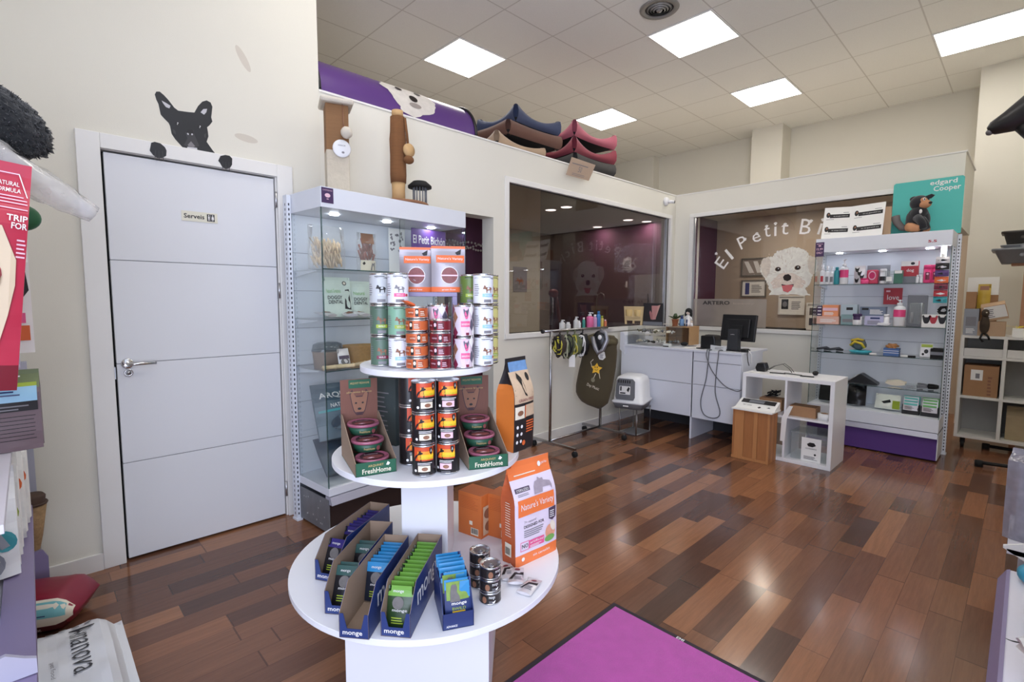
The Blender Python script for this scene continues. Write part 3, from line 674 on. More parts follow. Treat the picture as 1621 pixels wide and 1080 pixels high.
# --- bottom tier
MONB = mat('carton_navy', (40, 58, 112), .4, var=.05); PGRN = mat('pouch_green', (108, 160, 62), .3, var=.1); PGD = mat('pouch_green_dark', (40, 62, 34), .3, var=.25, scale=40)
PBLU = mat('pouch_blue', (44, 132, 186), .3, var=.1); PDK = mat('pouch_dark', (28, 34, 46), .3, var=.3, scale=40); PPUR = mat('pouch_violet', (52, 44, 110), .3, var=.15); PBK = mat('pouch_black', (30, 30, 34), .3, var=.3, scale=40); PTEAL = mat('pouch_teal', (50, 84, 80), .3, var=.2)
CATF = mat('print_cat_fur', (104, 100, 98), .6, var=.25, scale=80); LEAFP = mat('print_leaves', (120, 150, 60), .5, var=.4, scale=70)
def monge_pouch(name, label, group, loc, rot, top, body, rich=False, W=.074, H=.108):
    mb, S = bag(W, H, .012, body, body, top=.5, c=.15, p=2, nu=8, nv=12, wr=.0015, seed=loc[0] * 31 + loc[1] * 17, bands=((.78, 1.01, top),))
    if rich:
        mb.rect(S, -W * .44, W * .40, H * .50, H * .94, LEAFP, .0008, 6, 4); mb.shape(S, [(W * .08, H * .93), (W * .44, H * .93), (W * .44, H * .52), (W * .05, H * .72)], top, .0014)
        fig(mb, S, [(.1, 0), (.12, .5), (.2, .9), (.32, 1), (.44, .95), (.56, 1), (.66, .8), (.62, .55), (.8, .3), (.86, 0)], -W * .36, H * .46, W * .5, H * .42, CATF, .002)
        mb.text(S, 'monge', -W * .26, W * .30, H * .36, H * .44, INKW, .0016, .01); mb.text(S, 'BWILD', -W * .24, W * .26, H * .26, H * .33, LIME, .0016); mb.rect(S, -W * .24, W * .24, H * .2, H * .235, YELLOW, .001); mb.disc(S, W * .26, H * .12, W * .15, H * .08, INKW, .001); mb.disc(S, W * .27, H * .13, W * .1, H * .05, BROWN, .0015)
    else:
        mb.text(S, 'monge', -W * .3, W * .1, H * .82, H * .89, INKW, .0016); mb.disc(S, -.006, H * .6, .016, H * .15, CATF, .0012)
        mb.text(S, 'monge', -W * .28, W * .28, H * .38, H * .45, INKW, .0014); mb.lines(S, -W * .3, W * .2, H * .12, H * .3, 3, LIME, .001, .4)
    o = mb.build(name, None, loc=loc, rot=rot); return tag(o, label, 'pouch', group)
def monge(loc, ang, label, text_side=False):
    """Low front, walls that rise behind it; ang is the way the box runs back."""
    rz = ang - pi / 2; w, D = .082, .325
    t = thing('pouch_box', label, 'display box', loc, rz, 'navy display boxes of pouches'); q = MB()
    q.box(0, w, 0, D, 0, .0018, KRAFT)
    pts = [(0, 0), (w, 0), (w, .067), (w * .86, .067), (w * .74, .026), (w * .26, .026), (w * .14, .067), (0, .067)]
    My = Matrix(((1, 0, 0, 0), (0, 0, 1, 0), (0, 1, 0, 0), (0, 0, 0, 1)))
    q.prism(pts, 0, .0018, MONB, My); S = plane_S((0, -.0002, 0), (1, 0, 0), (0, 0, 1)); q.text(S, 'monge', w * .12, w * .78, .006, .019, INKW, .0006, .012)
    q.build('box_front', t)
    side = [(0, 0), (0, .067), (.055, .127), (D, .127), (D, 0)]
    for x, outer in ((0, -1), (w - .0018, 1)):
        q = MB(); Mx = Matrix(((0, 0, 1, 0), (1, 0, 0, 0), (0, 1, 0, 0), (0, 0, 0, 1)))
        q.prism(side, x + (.0009 if outer < 0 else 0), x + (.0018 if outer < 0 else .0009), KRAFT, Mx); q.prism(side, x + (0 if outer < 0 else .0009), x + (.0009 if outer < 0 else .0018), MONB, Mx)
        if outer > 0: q.text(plane_S((w + .0002, 0, 0), (0, 1, 0), (0, 0, 1)), 'monge', .06, .27, .035, .09, INKW, .0006, .01)
        q.build('box_side', t)
    MB().box(0, w, D - .0018, D, 0, .127, KRAFT).build('box_back', t)
    return rz, w
def fill(loc, rz, w, spots, tilt, top, body, group, desc, names):
    ca, sa = cos(rz), sin(rz)
    for i, y in enumerate(spots):
        x = w / 2 + random.uniform(-.001, .001)
        monge_pouch('food_pouch', '%s, %s' % (desc, names[i]), group, (loc[0] + ca * x - sa * y, loc[1] + sa * x + ca * y, loc[2] + .0058), (radians(tilt), 0, rz), top, body)
ordn = ['first from the front', 'second from the front', 'third from the front', 'fourth from the front', 'fifth from the front', 'sixth from the front', 'seventh from the front', 'eighth from the front', 'ninth from the front', 'tenth from the front', 'eleventh from the front', 'twelfth from the front', 'thirteenth from the front']
B4 = (.627, 1.145, .4345); rz4, w = monge(B4, radians(39), 'navy box packed with green pouches, nearest the blue carton')
fill(B4, rz4, w, [.028 + .0225 * i for i in range(12)], -14, PGRN, PGD, 'green pouches in the navy box', 'green topped pouch in the full navy box', ordn)
B3 = (.545, 1.216, .4345); rz3, w = monge(B3, radians(39), 'navy box holding blue pouches at the back, front half empty')
fill(B3, rz3, w, [.155 + .0205 * i for i in range(7)], -16, PBLU, PDK, 'blue pouches in the navy box', 'blue topped pouch in the half empty navy box', ordn)
B2 = (.560, 1.340, .4345); rz2, w = monge(B2, radians(39), 'navy box with few dark pouches and a price card inside')
fill(B2, rz2, w, [.03, .05, .16, .185], -26, PTEAL, PBK, 'dark pouches in the price card box', 'dark teal pouch in the navy box with the price card', ordn)
B1 = (.612, 1.53, .4345); rz1, w = monge(B1, radians(30), 'navy box of black pouches, outermost on the left rim of the table')
fill(B1, rz1, w, [.03, .12, .143, .166, .189, .212, .235, .258], -24, PPUR, PBK, 'black pouches in the outermost navy box', 'black and violet pouch in the outermost navy box', ordn)
q = MB(); q.box(-.028, .028, 0, .0012, 0, .045, WHITEP); S = plane_S((0, -.0003, 0), (1, 0, 0), (0, 0, 1)); q.text(S, '1', -.018, -.008, .008, .037, INK, .0006, .01); q.text(S, ',60', -.004, .02, .014, .034, INK, .0006)
p = Matrix.Rotation(rz2, 4, 'Z') @ Vector((.041, .10, 0)); o = q.build('price_card', None, loc=(B2[0] + p.x, B2[1] + p.y, B2[2] + .032), rot=(radians(-20), 0, rz2 + .1)); tag(o, 'small white price card with black figures in a navy box', 'price card')

# blue pouch carton
BL = (.757, 1.046, .4345); rb = radians(-27)
t = thing('pouch_carton', 'dark blue carton crammed with bright blue cat pouches', 'display box', BL, rb); q = MB()
q.box(0, .086, 0, .002, 0, .045, NAVYP); q.box(0, .086, 0, .16, 0, .002, NAVYP); S = plane_S((0, -.0002, 0), (1, 0, 0), (0, 0, 1)); q.text(S, 'ADVANCE', .01, .04, .006, .012, INKW, .0006, .01); q.build('box_front', t)
for x in (0, .084): q = MB(); q.prism([(0, 0), (0, .045), (.05, .11), (.16, .11), (.16, 0)], x, x + .002, NAVYP, Matrix(((0, 0, 1, 0), (1, 0, 0, 0), (0, 1, 0, 0), (0, 0, 0, 1)))); q.build('box_side', t)
ca, sa = cos(rb), sin(rb)
for i in range(7):
    x = .043 + (.004 if i == 0 else random.uniform(-.003, .001)); y = (.014, .042, .062, .08, .098, .116, .134)[i]
    monge_pouch('food_pouch', 'bright blue cat pouch in the dark blue carton, %s' % ordn[i], 'blue cat pouches in the carton', (BL[0] + ca * x - sa * y, BL[1] + sa * x + ca * y, BL[2] + (.016 if i == 0 else .018 + .004 * min(i, 3))), (radians(-11), 0, rb), PBLU, NAVYP, i < 2, .074, .108)
# small black tins in two stacks
def smalltin(b, S, d, h):
    b.rect(S, -.02, .01, h * .2, h * .75, INK, .0006, 5); b.disc(S, -.008, h * .45, .007, .010, BROWN, .0011); b.text(S, 'monge', .006, .024, h * .5, h * .75, INKW, .0011); b.shape(S, [(.012, h * .2), (.026, h * .42), (.022, h * .2)], INKW, .0011); b.lines(S, .006, .02, h * .2, h * .42, 2, GREYI, .001)
STB = mat('tin_gunmetal', (58, 52, 52), .25, .5, var=.15)
for (x, y, nm) in ((.944, 1.064, 'front'), (.974, 1.147, 'rear')):
    for i, l in enumerate(('bottom', 'middle', 'top')):
        can('small_food_can', .065, .038, STB, smalltin, (x, y, .4345 + i * .0384), 'small dark tin, %s of the %s stack beside the blue carton' % (l, nm), 'can', 'small dark tins on the bottom tier', to_cam(x, y) + .3 * (i - 1))
SACH = mat('sachet_foil', (214, 210, 212), .3, .3, var=.06)
for i, (x, y, r, z, ln) in enumerate(((1.055, 1.095, .5, .437, 'darkest and furthest back'), (1.045, 1.058, .2, .443, 'middle one, lying across the other'), (1.03, 1.01, -.25, .437, 'nearest the table rim'))):
    mb, S = bag(.05, .085, .012, SACH, SACH, top=.4, c=.1, p=2, nu=8, nv=10, wr=.005, seed=i * 3 + 2)
    mb.shape(S, [(-.022, .02), (-.005, .05), (.024, .058), (.024, .045), (.0, .04), (-.012, .018)], INK, .0012); mb.disc(S, .004, .068, .009, .007, WINE, .0012); mb.lines(S, -.005, .02, .015, .035, 3, GREYI, .001)
    o = mb.build('treat_sachet', None, loc=(x, y, z + .004), rot=(radians(-88), 0, r - 1.0)); tag(o, 'silver sachet with black swoosh, %s of three' % ln, 'sachet', 'silver sachets on the bottom tier')
# orange cartons
OBX = mat('carton_orange', (206, 112, 54), .45, var=.05, scale=8)
for (x, y, e, lb) in ((1.146, 1.475, 0, 'orange carton with barcode, next to the white column'), (1.208, 1.376, .05, 'orange carton wedged between the other carton and the food bag')):
    t = thing('orange_carton', lb, 'box', (x, y, .4345), radians(-79) + e, 'orange cartons on the bottom tier'); q = MB(); q.box(0, .112, 0, .085, 0, .165, OBX)
    S = plane_S((0, -.0003, 0), (1, 0, 0), (0, 0, 1)); q.lines(S, .008, .10, .105, .155, 8, DO, .0005, .18); q.rect(S, .055, .07, .045, .06, CREAM)
    q.rect(S, .062, .098, .008, .035, CREAM); [q.rect(S, .064 + .004 * k, .066 + .004 * k + .001 * (k % 2), .013, .033, INK, .0009) for k in range(8)]
    S2 = plane_S((.1123, 0, 0), (0, 1, 0), (0, 0, 1)); q.rect(S2, .01, .075, .01, .12, PHS); q.disc(S2, .04, .09, .025, .02, BROWN, .0011); q.disc(S2, .045, .04, .025, .02, BROWN, .0011); q.build('carton_body', t, .001)
# big cat food bag
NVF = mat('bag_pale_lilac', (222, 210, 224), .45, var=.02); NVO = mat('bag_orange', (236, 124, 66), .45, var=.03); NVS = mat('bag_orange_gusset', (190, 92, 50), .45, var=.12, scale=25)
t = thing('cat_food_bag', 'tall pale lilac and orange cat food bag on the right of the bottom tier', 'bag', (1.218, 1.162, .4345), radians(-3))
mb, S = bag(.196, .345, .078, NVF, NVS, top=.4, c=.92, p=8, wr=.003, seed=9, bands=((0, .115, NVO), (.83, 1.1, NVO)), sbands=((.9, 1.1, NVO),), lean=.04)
mb.rect(S, -.085, .085, .168, .225, NVO, .0008, 8, 3); mb.text(S, "Nature's Variety", -.074, .078, .182, .212, INKW, .003)
mb.rect(S, -.088, -.022, .248, .262, mat('print_slate', (80, 66, 84), .5), .0008, 4, 2); mb.text(S, 'STERILIZED', -.083, -.028, .251, .259, INKW, .0022); mb.lines(S, -.08, -.03, .236, .245, 2, GREYI, .001, .4)
CATG = mat('print_cat_grey', (160, 148, 158), .5, var=.2, scale=60)
fig(mb, S, [(0, 0), (.05, .5), (.15, .75), (.3, .8), (.34, 1), (.45, .85), (.6, .86), (.62, .7), (.95, .55), (1., .3), (.98, 0), (.9, .25), (.5, .28), (.45, 0)], -.008, .23, .088, .05, CATG, .0018)
mb.text(S, '7+ natural', -.06, -.005, .142, .15, GREYI, .0012); mb.text(S, 'DESIGNED FOR', -.062, .032, .126, .136, INK, .0014, .012); mb.lines(S, -.062, .03, .095, .122, 4, GREYI, .001, .45)
mb.text(S, 'NO', -.072, -.045, .06, .074, INK, .0014, .01); mb.rect(S, -.04, .03, .052, .08, PINK, .001, 4, 2); mb.text(S, 'artificial', -.036, .025, .068, .076, INKW, .0018); mb.lines(S, -.036, .02, .055, .064, 2, INKW, .0016, .4)
for (a, b, c, e) in ((-.078, -.042, .05, .052), (-.078, -.042, .08, .082), (-.078, -.076, .05, .082), (-.042, -.040, .05, .082)): mb.rect(S, a, b, c, e, PINK, .001)
mb.shape(S, [(.055, .165), (.092, .168), (.090, .128), (.073, .12), (.056, .128)], mat('print_slate', (80, 66, 84)), .0012); mb.lines(S, .06, .086, .132, .16, 4, INKW, .0018, .4)
mb.disc(S, .062, .082, .026, .026, mat('print_salmon', (226, 160, 130), .5, var=.2, scale=60), .001); mb.disc(S, .058, .06, .026, .012, GREEN, .0016); mb.disc(S, .075, .10, .012, .02, CREAM, .0016, rot=.4)
mb.text(S, 'sin cereales', -.02, .06, .018, .028, INKW, .0012); mb.disc(S, -.066, .022, .007, .007, INKW, .0012, 12); mb.disc(S, .045, .318, .008, .009, INKW, .0012, 14); mb.text(S, 'grain free', .055, .085, .312, .324, INKW, .0012); mb.lines(S, -.075, .03, .298, .306, 1, CREAM, .001, .4)
mb.build('bag_body', t)
q = MB(); S3 = plane_S((-.0995, .02, 0), (0, -1, 0), (0, 0, 1)); q.lines(S3, .003, .034, .10, .22, 14, CREAM, .0008, .25); q.rect(S3, .002, .034, .03, .075, CREAM); [q.rect(S3, .005 + .0035 * k, .007 + .0035 * k, .036, .06, INK, .0012) for k in range(7)]; q.build('side_print', t)
# ------------------------------------------------------------------ simple goods
HP = -pi / 2
def pbox(name, label, cat, loc, rz, w, d, h, m, deco=None, group=None, bevel=.001, rx=0.):
    """Carton centred on loc, front towards local -y."""
    q = MB(); q.box(-w / 2, w / 2, -d / 2, d / 2, 0, h, m)
    if deco: deco(q, plane_S((0, -d / 2 - .0002, 0), (1, 0, 0), (0, 0, 1)), w, h)
    return tag(q.build(name, None, bevel, loc=loc, rot=(rx, 0, rz)), label, cat, group)
def bottle(label, loc, r, h, body, cap, kind='pump', rz=HP, deco=None, group=None, neck=.72):
    t = thing('bottle', label, 'bottle', loc, rz, group); b = MB()
    b.lathe([(r * .9, 0), (r, .004), (r, h * neck * .82), (r * .93, h * neck * .92), (r * .4, h * neck)], body, 20)
    if deco: deco(b, cyl_S(r), r, h * neck)
    b.build('bottle_body', t); c = MB()
    if kind == 'pump':
        c.lathe([(r * .48, h * neck), (r * .5, h * neck + h * .1), (r * .2, h * neck + h * .11), (r * .16, h * .96), (r * .42, h * .965), (r * .4, h)], cap, 14); c.rod((0, 0, h * .98), (0, -r * 1.1, h * .96), r * .14, cap, 8)
    elif kind == 'spray':
        c.lathe([(r * .45, h * neck), (r * .45, h * neck + h * .07), (r * .3, h * .88)], cap, 14); c.box(-r * .35, r * .35, -r * .9, r * .5, h * .88, h, cap); c.box(-r * .12, r * .12, -r * .7, -r * .5, h * .76, h * .88, cap)
    else:
        c.lathe([(r * .62, h * neck), (r * .62, h * .97), (r * .5, h)], cap, 16)
    c.build('bottle_cap', t); return t
def jar(label, loc, r, h, body, lid, deco=None, group=None, rz=HP):
    t = thing('jar', label, 'jar', loc, rz, group); b = MB(); b.lathe([(r * .9, 0), (r, .004), (r, h * .78)], body, 24)
    if deco: deco(b, cyl_S(r), r, h)
    b.build('jar_body', t); c = MB(); c.lathe([(r * 1.03, h * .78), (r * 1.03, h * .97), (r * .96, h)], lid, 24); c.build('jar_lid', t); return t
def packet(name, label, cat, loc, rot, W, H, D, m, deco=None, group=None, seed=1, bands=(), **k):
    mb, S = bag(W, H, D, m, m, top=k.get('top', .45), c=k.get('c', .2), p=2, nu=10, nv=12, wr=k.get('wr', .004), seed=seed, bands=bands)
    if deco: deco(mb, S, W, H)
    return tag(mb.build(name, None, loc=loc, rot=rot), label, cat, group)
def clutter(n, seed, m_list, area, zt=.02):
    """Crumpled bits: one small folded sheet each, made as separate things by the caller."""
    r = random.Random(seed); out = []
    for i in range(n):
        q = MB(); a = r.uniform(.02, .045); b = r.uniform(.015, .03); nx, ny = 5, 4; vs = []
        for j in range(ny + 1):
            for k in range(nx + 1): vs.append((-a + 2 * a * k / nx, -b + 2 * b * j / ny, zt * (.5 + .5 * mnoise.noise(Vector((k * .6 + i * 3, j * .7, seed))))))
        q.add(vs, [(j * (nx + 1) + k, j * (nx + 1) + k + 1, (j + 1) * (nx + 1) + k + 1, (j + 1) * (nx + 1) + k) for j in range(ny) for k in range(nx)], m_list[i % len(m_list)], True)
        out.append((q, (r.uniform(area[0], area[1]), r.uniform(area[2], area[3])), r.uniform(0, 6)))
    return out

# ------------------------------------------------------------------ glass display cabinets
CABW = mat('cabinet_white', (222, 226, 234), .4, var=.012, scale=4); SLAT = mat('back_panel_white', (214, 218, 226), .5, var=.012); SLOT = mat('slot_dark', (46, 48, 54), .8)
KICKD = mat('kick_dark_brown', (48, 34, 32), .5, var=.15, scale=12); SCUF = mat('scuffed_metal', (124, 126, 130), .5, .35, var=.18, scale=18)
LEDS = lamp_mat('shelf_led', (240, 246, 255), 38.)
GLASSE = glass_mat('glass_edge', (.55, .68, .66), 1.5, haze=.25, hazecol=(70, 95, 95))
def cabinet(name, label, loc, rz, W, D, H, hz, shelves, base, lip, kick, kickmat, sign, doors):
    t = thing(name, label, 'display cabinet', loc, rz); q = MB()
    q.box(0, W, 0, D, hz, H, CABW); q.build('header', t, .002)
    q = MB()
    zs = [base + (hz - base) * k / 7 for k in range(8)]
    for k in range(7): q.box(0, W, D - .012, D, zs[k] + .001, zs[k + 1] - .002, SLAT)
    q.box(0, W, D - .009, D, .0, hz, mat('panel_joint', (120, 124, 132), .7)); q.build('back_panel', t)
    for x in (-.026, W + .002):
        q = MB(); q.box(x, x + .024, D - .03, D + .015, 0.012, H - .006, CABW)
        n = int((H - .06) / .028)
        for k in range(n):
            z = .035 + k * .028; out = x - .0004 if x < 0 else x + .0244
            q.box(min(x, out), max(x + .024, out), D - .012, D - .005, z, z + .014, SLOT)
            q.box(x + .008, x + .015, D - .0304, D - .029, z, z + .014, SLOT)
        q.box(x - .004, x + .03, D - .04, D + .02, 0, .012, CABW); q.build('slotted_upright', t)
    for z in shelves:
        q = MB(); q.box(.004, W - .004, .012, D - .014, z - .006, z, GLASS); q.box(.004, W - .004, .008, .012, z - .006, z, GLASSE); s = q.build('glass_shelf', t)
        q = MB()
        for x in (.012, W - .02): q.prism([(D - .014, z - .04), (D - .014, z - .007), (D - .26, z - .007), (D - .26, z - .012)], x, x + .008, CABW, Matrix(((0, 0, 1, 0), (1, 0, 0, 0), (0, 1, 0, 0), (0, 0, 0, 1))))
        q.build('shelf_bracket', s)
    for x in (0, W - .005):
        q = MB(); q.box(x, x + .005, .006, D - .016, base, hz, GLASS); q.box(x, x + .005, .002, .006, base, hz, GLASSE); q.build('side_glass', t)
    if doors:
        for a, b, y in ((.0, W * .53, .014), (W * .49, W, .022)):
            q = MB(); q.box(a + .006, b - .006, y, y + .004, base + .002, hz, GLASS); q.box(a + .004, a + .006, y, y + .004, base + .002, hz, GLASSE); q.build('sliding_glass', t)
    q = MB(); q.box(-.002, W + .002, -.004, D - .01, lip, base, CABW); q.build('base_shelf', t, .002)
    q = MB(); q.prism([(-.03, lip - .045), (-.012, lip - .004), (.04, lip - .004), (.04, lip - .045)], 0, W, mat('price_rail', (176, 176, 190), .3, .2), Matrix(((0, 0, 1, 0), (1, 0, 0, 0), (0, 1, 0, 0), (0, 0, 0, 1)))); q.build('price_rail', t)
    q = MB(); q.box(0, W, .015, .03, .012, kick, kickmat); q.build('kick_plate', t)
    for x in (-.004, W - .002):
        q = MB(); q.box(x, x + .006, .0, D - .03, .018, lip - .02, SCUF if kickmat is KICKD else CABW)
        if kickmat is KICKD:
            r = random.Random(4); o = x - .0005
            for k in range(12): yy, zz = r.uniform(.03, D - .06), r.uniform(.03, lip - .04); q.box(o, x, yy, yy + .006, zz, zz + .008, mat('scuff_pale', (176, 176, 178), .5))
        q.build('base_side', t)
    [MB().lathe([(0, -.006), (.026, -.006), (.026, -.0005), (0, -.0005)], LEDS, 18, (W * k, D * .45, hz)).build('led_spot', t) for k in (.16, .5, .84)]
    sign(t, W, hz, H)
    return t
LABP = mat('label_purple', (66, 44, 86), .5)
def signL(t, W, hz, H):
    q = MB(); q.box(.004, .072, -.002, -.0006, H - .085, H - .005, LABP); SS = plane_S((0, -.0022, 0), (1, 0, 0), (0, 0, 1)); q.disc(SS, .038, H - .045, .016, .011, PALEP); q.text(SS, 'EL PETIT BICHON', .012, .064, H - .022, H - .015, PALEP); q.rect(SS, .032, .044, H - .066, H - .062, PALEP); q.build('brand_label', t)
CL = (1.146, 2.637, 0); RL = radians(4.9)
cabinet('glass_display_cabinet', 'white glass display cabinet beside the white door, scratching posts on top', CL, RL, 1.055, .365, 1.921, 1.813, [1.49, 1.214, .93], .273, .229, .19, KICKD, signL, True)
def signR(t, W, hz, H):
    q = MB(); q.box(-.002, .068, -.002, -.0006, H - .16, H - .03, LABP); SS = plane_S((0, -.0022, 0), (1, 0, 0), (0, 0, 1)); q.disc(SS, .033, H - .062, .012, .006, PALEP); q.text(SS, '15,99', .008, .058, H - .105, H - .082, PALEP, bold=.01); q.text(SS, 'ONLY', .008, .058, H - .135, H - .115, PALEP, bold=.01); q.rect(SS, .008, .058, H - .048, H - .044, PALEP); q.build('price_label', t); q = MB()
    S3 = plane_S((0, -.0008, 0), (1, 0, 0), (0, 0, 1)); q.text(S3, '5.5', W - .15, W - .095, hz + .032, hz + .052, RED, bold=.03); q.build('red_figures', t)
CR = (5.272, 1.405, 0)
cabinet('glass_display_cabinet', 'white glass display cabinet with purple foot and teal board on top', CR, HP, .955, .375, 1.885, 1.762, [1.47, 1.105, .85, .578], .356, .245, .198, PURPLE, signR, False)
q = MB(); q.box(5.276, 5.286, .487, .512, 1.64, 1.755, LEDS); q.box(5.286, 5.296, .482, .517, 1.63, 1.758, CABW); o = q.build('strip_light', None); tag(o, 'short white strip light at the right front of the purple-footed cabinet', 'lamp')

# --- goods in the cabinet by the door (local u along its front, w into its depth)
def LL(u, w, z): return (CL[0] + cos(RL) * u - sin(RL) * w, CL[1] + sin(RL) * u + cos(RL) * w, z)
PLASTIC = glass_mat('clear_wrap', (.97, .97, .97), 1.5, .12, .14, (235, 235, 235), .6, 30)
CHIP = mat('chip_pale', (232, 206, 172), .7, var=.2, scale=50)
t = thing('chew_stick_bag', 'clear bag of pale chew sticks on the cabinet top shelf', 'bag', LL(.12, .17, 1.4905), RL); q = MB(); r = random.Random(3)
for k in range(130):
    a = Vector((r.uniform(-.07, .085), r.uniform(-.032, .032), r.uniform(.01, .14))); d = Vector((r.uniform(-.5, .1), r.uniform(-.3, .3), .8)).normalized() * .05; q.rod(a, a + d, .005, CHIP, 6)
o = q.build('chew_sticks', t); o['kind'] = 'stuff'
mb, S = bag(.22, .25, .085, PLASTIC, PLASTIC, top=.6, c=.2, p=2, wr=.014, seed=2); mb.build('clear_wrapper', t)
t = thing('jerky_bag', 'clear bag of red-brown jerky with brown label card', 'bag', LL(.38, .17, 1.4905), RL); q = MB(); JER = mat('jerky', (150, 74, 58), .5, var=.3, scale=60)
for k in range(26):
    a = Vector((r.uniform(-.04, .04), r.uniform(-.015, .015), r.uniform(.05, .15))); d = Vector((r.uniform(-.4, .4), 0, 1)).normalized() * .06; q.rod(a, a + d, .006, JER, 6)
o = q.build('jerky_strips', t); o['kind'] = 'stuff'
mb, S = bag(.13, .235, .05, PLASTIC, PLASTIC, top=.3, c=.3, p=2, wr=.01, seed=6); mb.rect(S, -.04, .045, .17, .232, BROWN, .001, 6, 3); mb.rect(S, -.05, .05, .005, .07, CREAM, .001, 6, 3); mb.shape(S, [(.01, .01), (.046, .01), (.044, .06), (.03, .05), (.02, .055)], GREYI, .002); mb.shape(S, [(-.04, .05), (-.028, .062), (-.02, .05), (-.03, .04)], INK, .002); mb.build('clear_wrapper', t)
packet('dental_treat_bag', 'pale green dental treat bag, full width in view, on the second shelf', 'bag', LL(.175, .15, 1.219), (radians(-8), 0, RL - .06), .17, .235, .04, mat('bag_pale_green', (206, 218, 206), .4, var=.03),
       lambda m, S, W, H: (m.text(S, 'DOGGY', -W * .38, W * .12, H * .44, H * .53, INK, .0015, .02), m.text(S, 'DENTAL', -W * .36, W * .14, H * .33, H * .42, INK, .0015, .02), m.text(S, 'Natural Greatness', -W * .4, W * .08, H * .6, H * .7, GREEN, .0012), m.shape(S, [(W * .2, H * .2), (W * .26, H * .68), (W * .42, H * .7), (W * .46, H * .18)], INK, .0012), m.disc(S, W * .28, H * .85, .013, .013, INK), m.disc(S, W * .28, H * .85, .008, .008, CREAM, .0015)), 'dental treat bags', 4)
packet('dental_treat_bag', 'pale green dental treat bag half hidden by the tins', 'bag', LL(.352, .18, 1.219), (radians(-6), 0, RL + .05), .15, .215, .04, mat('bag_pale_green', (206, 218, 206)),
       lambda m, S, W, H: (m.text(S, 'DOGGY', -W * .4, W * .2, H * .44, H * .53, INK, .0015, .02), m.text(S, 'DENTAL', -W * .4, W * .2, H * .33, H * .42, INK, .0015, .02), m.text(S, 'Natural', -W * .4, W * .08, H * .6, H * .7, GREEN, .0012)), 'dental treat bags', 5)
for i, (u, w, rr, lb) in enumerate(((.10, .09, .4, 'small white treat sachet lying left of the dental bags'), (.2, .06, -.3, 'small white treat sachet lying before the dental bags'), (.30, .07, .2, 'small patterned sachet lying before the half hidden dental bag'))):
    packet('treat_sachet', lb, 'sachet', LL(u, w, 1.232), (radians(-80), 0, RL + rr), .08, .10, .02, SACH, lambda m, S, W, H: (m.disc(S, 0, H * .4, .02, .018, BROWN, .001), m.shape(S, [(-.03, .05), (.0, .07), (.03, .06), (.02, .05)], INK, .0012)), 'sachets on the second shelf', i + 2, wr=.008)
pbox('poster_card', 'white patterned card standing on the cabinet top shelf', 'card', LL(.70, .30, 1.4905), RL, .13, .004, .305, WHITEP, lambda q, S, w, h: [q.disc(S, random.uniform(-.05, .05), random.uniform(.15, .28), random.uniform(.006, .014), .006, GREYI, .0006, 10, rot=random.random() * 3) for _ in range(26)])
pbox('shop_card', 'purple shop card reading El Petit Bichón inside the cabinet', 'card', LL(.895, .20, 1.4905), RL, .30, .004, .31, mat('card_purple', (96, 62, 140), .5, var=.05), lambda q, S, w, h: (q.text(S, 'El Petit Bichón', -w * .46, w * .48, h * .68, h * .86, INKW, .0006, .012), q.shape(S, [(-.1, 0), (-.09, .045), (-.03, .06), (.02, .05), (.05, .06), (.08, 0)], INKW)))
pbox('white_carton', 'white carton with a black letter e at the cabinet right end', 'box', LL(1.0, .12, 1.4905), RL, .06, .05, .155, WHITEP, lambda q, S, w, h: (q.text(S, 'e', -.022, .02, h * .52, h * .78, INK, .0006, .03), q.rect(S, -.03, .03, h * .38, h * .41, RED), q.lines(S, -.02, .02, h * .08, h * .32, 5, GREYI)))
t = thing('food_container', 'beige plastic container with smoky clear lid on the third shelf', 'container', LL(.108, .17, .9305), RL); q = MB(); BEI = mat('plastic_beige', (172, 152, 136), .45); q.lathe([(.068, 0), (.076, .09), (.08, .093)], BEI, 28, sx=1.15, sy=.9); q.build('container_body', t)
q = MB(); q.lathe([(.08, .094), (.08, .1), (.072, .135), (.05, .145), (0, .145)], glass_mat('smoky_lid', (.6, .63, .65), 1.5, .1, .25, (120, 130, 135)), 28, sx=1.15, sy=.9, cap=False); q.build('container_lid', t)
q = MB(); WICK = mat('wicker', (176, 136, 84), .75, var=.25, scale=70, bump=.6, bscale=120)
q.lathe([(.085, 0), (.10, .11), (.104, .114), (.098, .114), (.083, .006), (0, .006)], WICK, 32, sx=1.15, sy=.8, cap=False); o = q.build('bowl', None, loc=LL(.318, .19, .9305), rot=RL); tag(o, 'wide tan wicker bowl on the third cabinet shelf', 'bowl')
packet('treat_sachet', 'upright grey sachet with photo leaning on the wicker bowl', 'sachet', LL(.15, .055, .9325), (radians(-14), 0, RL), .07, .112, .02, SACH, lambda m, S, W, H: (m.rect(S, -.03, .03, .05, .07, mat('print_slate', (80, 66, 84)), .001, 4), m.disc(S, 0, .035, .024, .02, CATF, .0012)), None, 8)
for i, (u, w, rr, lb) in enumerate(((.06, .04, .1, 'pale rawhide roll at the left front of the third shelf'), (.235, .045, .35, 'pale rawhide roll right of the upright sachet'), (.13, .03, -.1, 'short pale rawhide roll in front of the upright sachet'))):
    q = MB(); q.tube([(-.055, 0, .014), (-.05, 0, .014), (.05, 0, .014), (.055, 0, .014)], [.015, .0115, .0115, .015], mat('rawhide', (222, 200, 160), .6, var=.1), 12); o = q.build('rawhide_roll', None, loc=LL(u, w, .9325), rot=RL + rr); tag(o, lb, 'dog chew', 'rawhide rolls')
ARQ = mat('bag_slate_blue', (84, 104, 118), .35, var=.12, scale=8); ARQD = mat('bag_deep_blue', (48, 66, 84), .35, var=.12); ARQG = mat('bag_forest', (52, 92, 78), .4, var=.12)
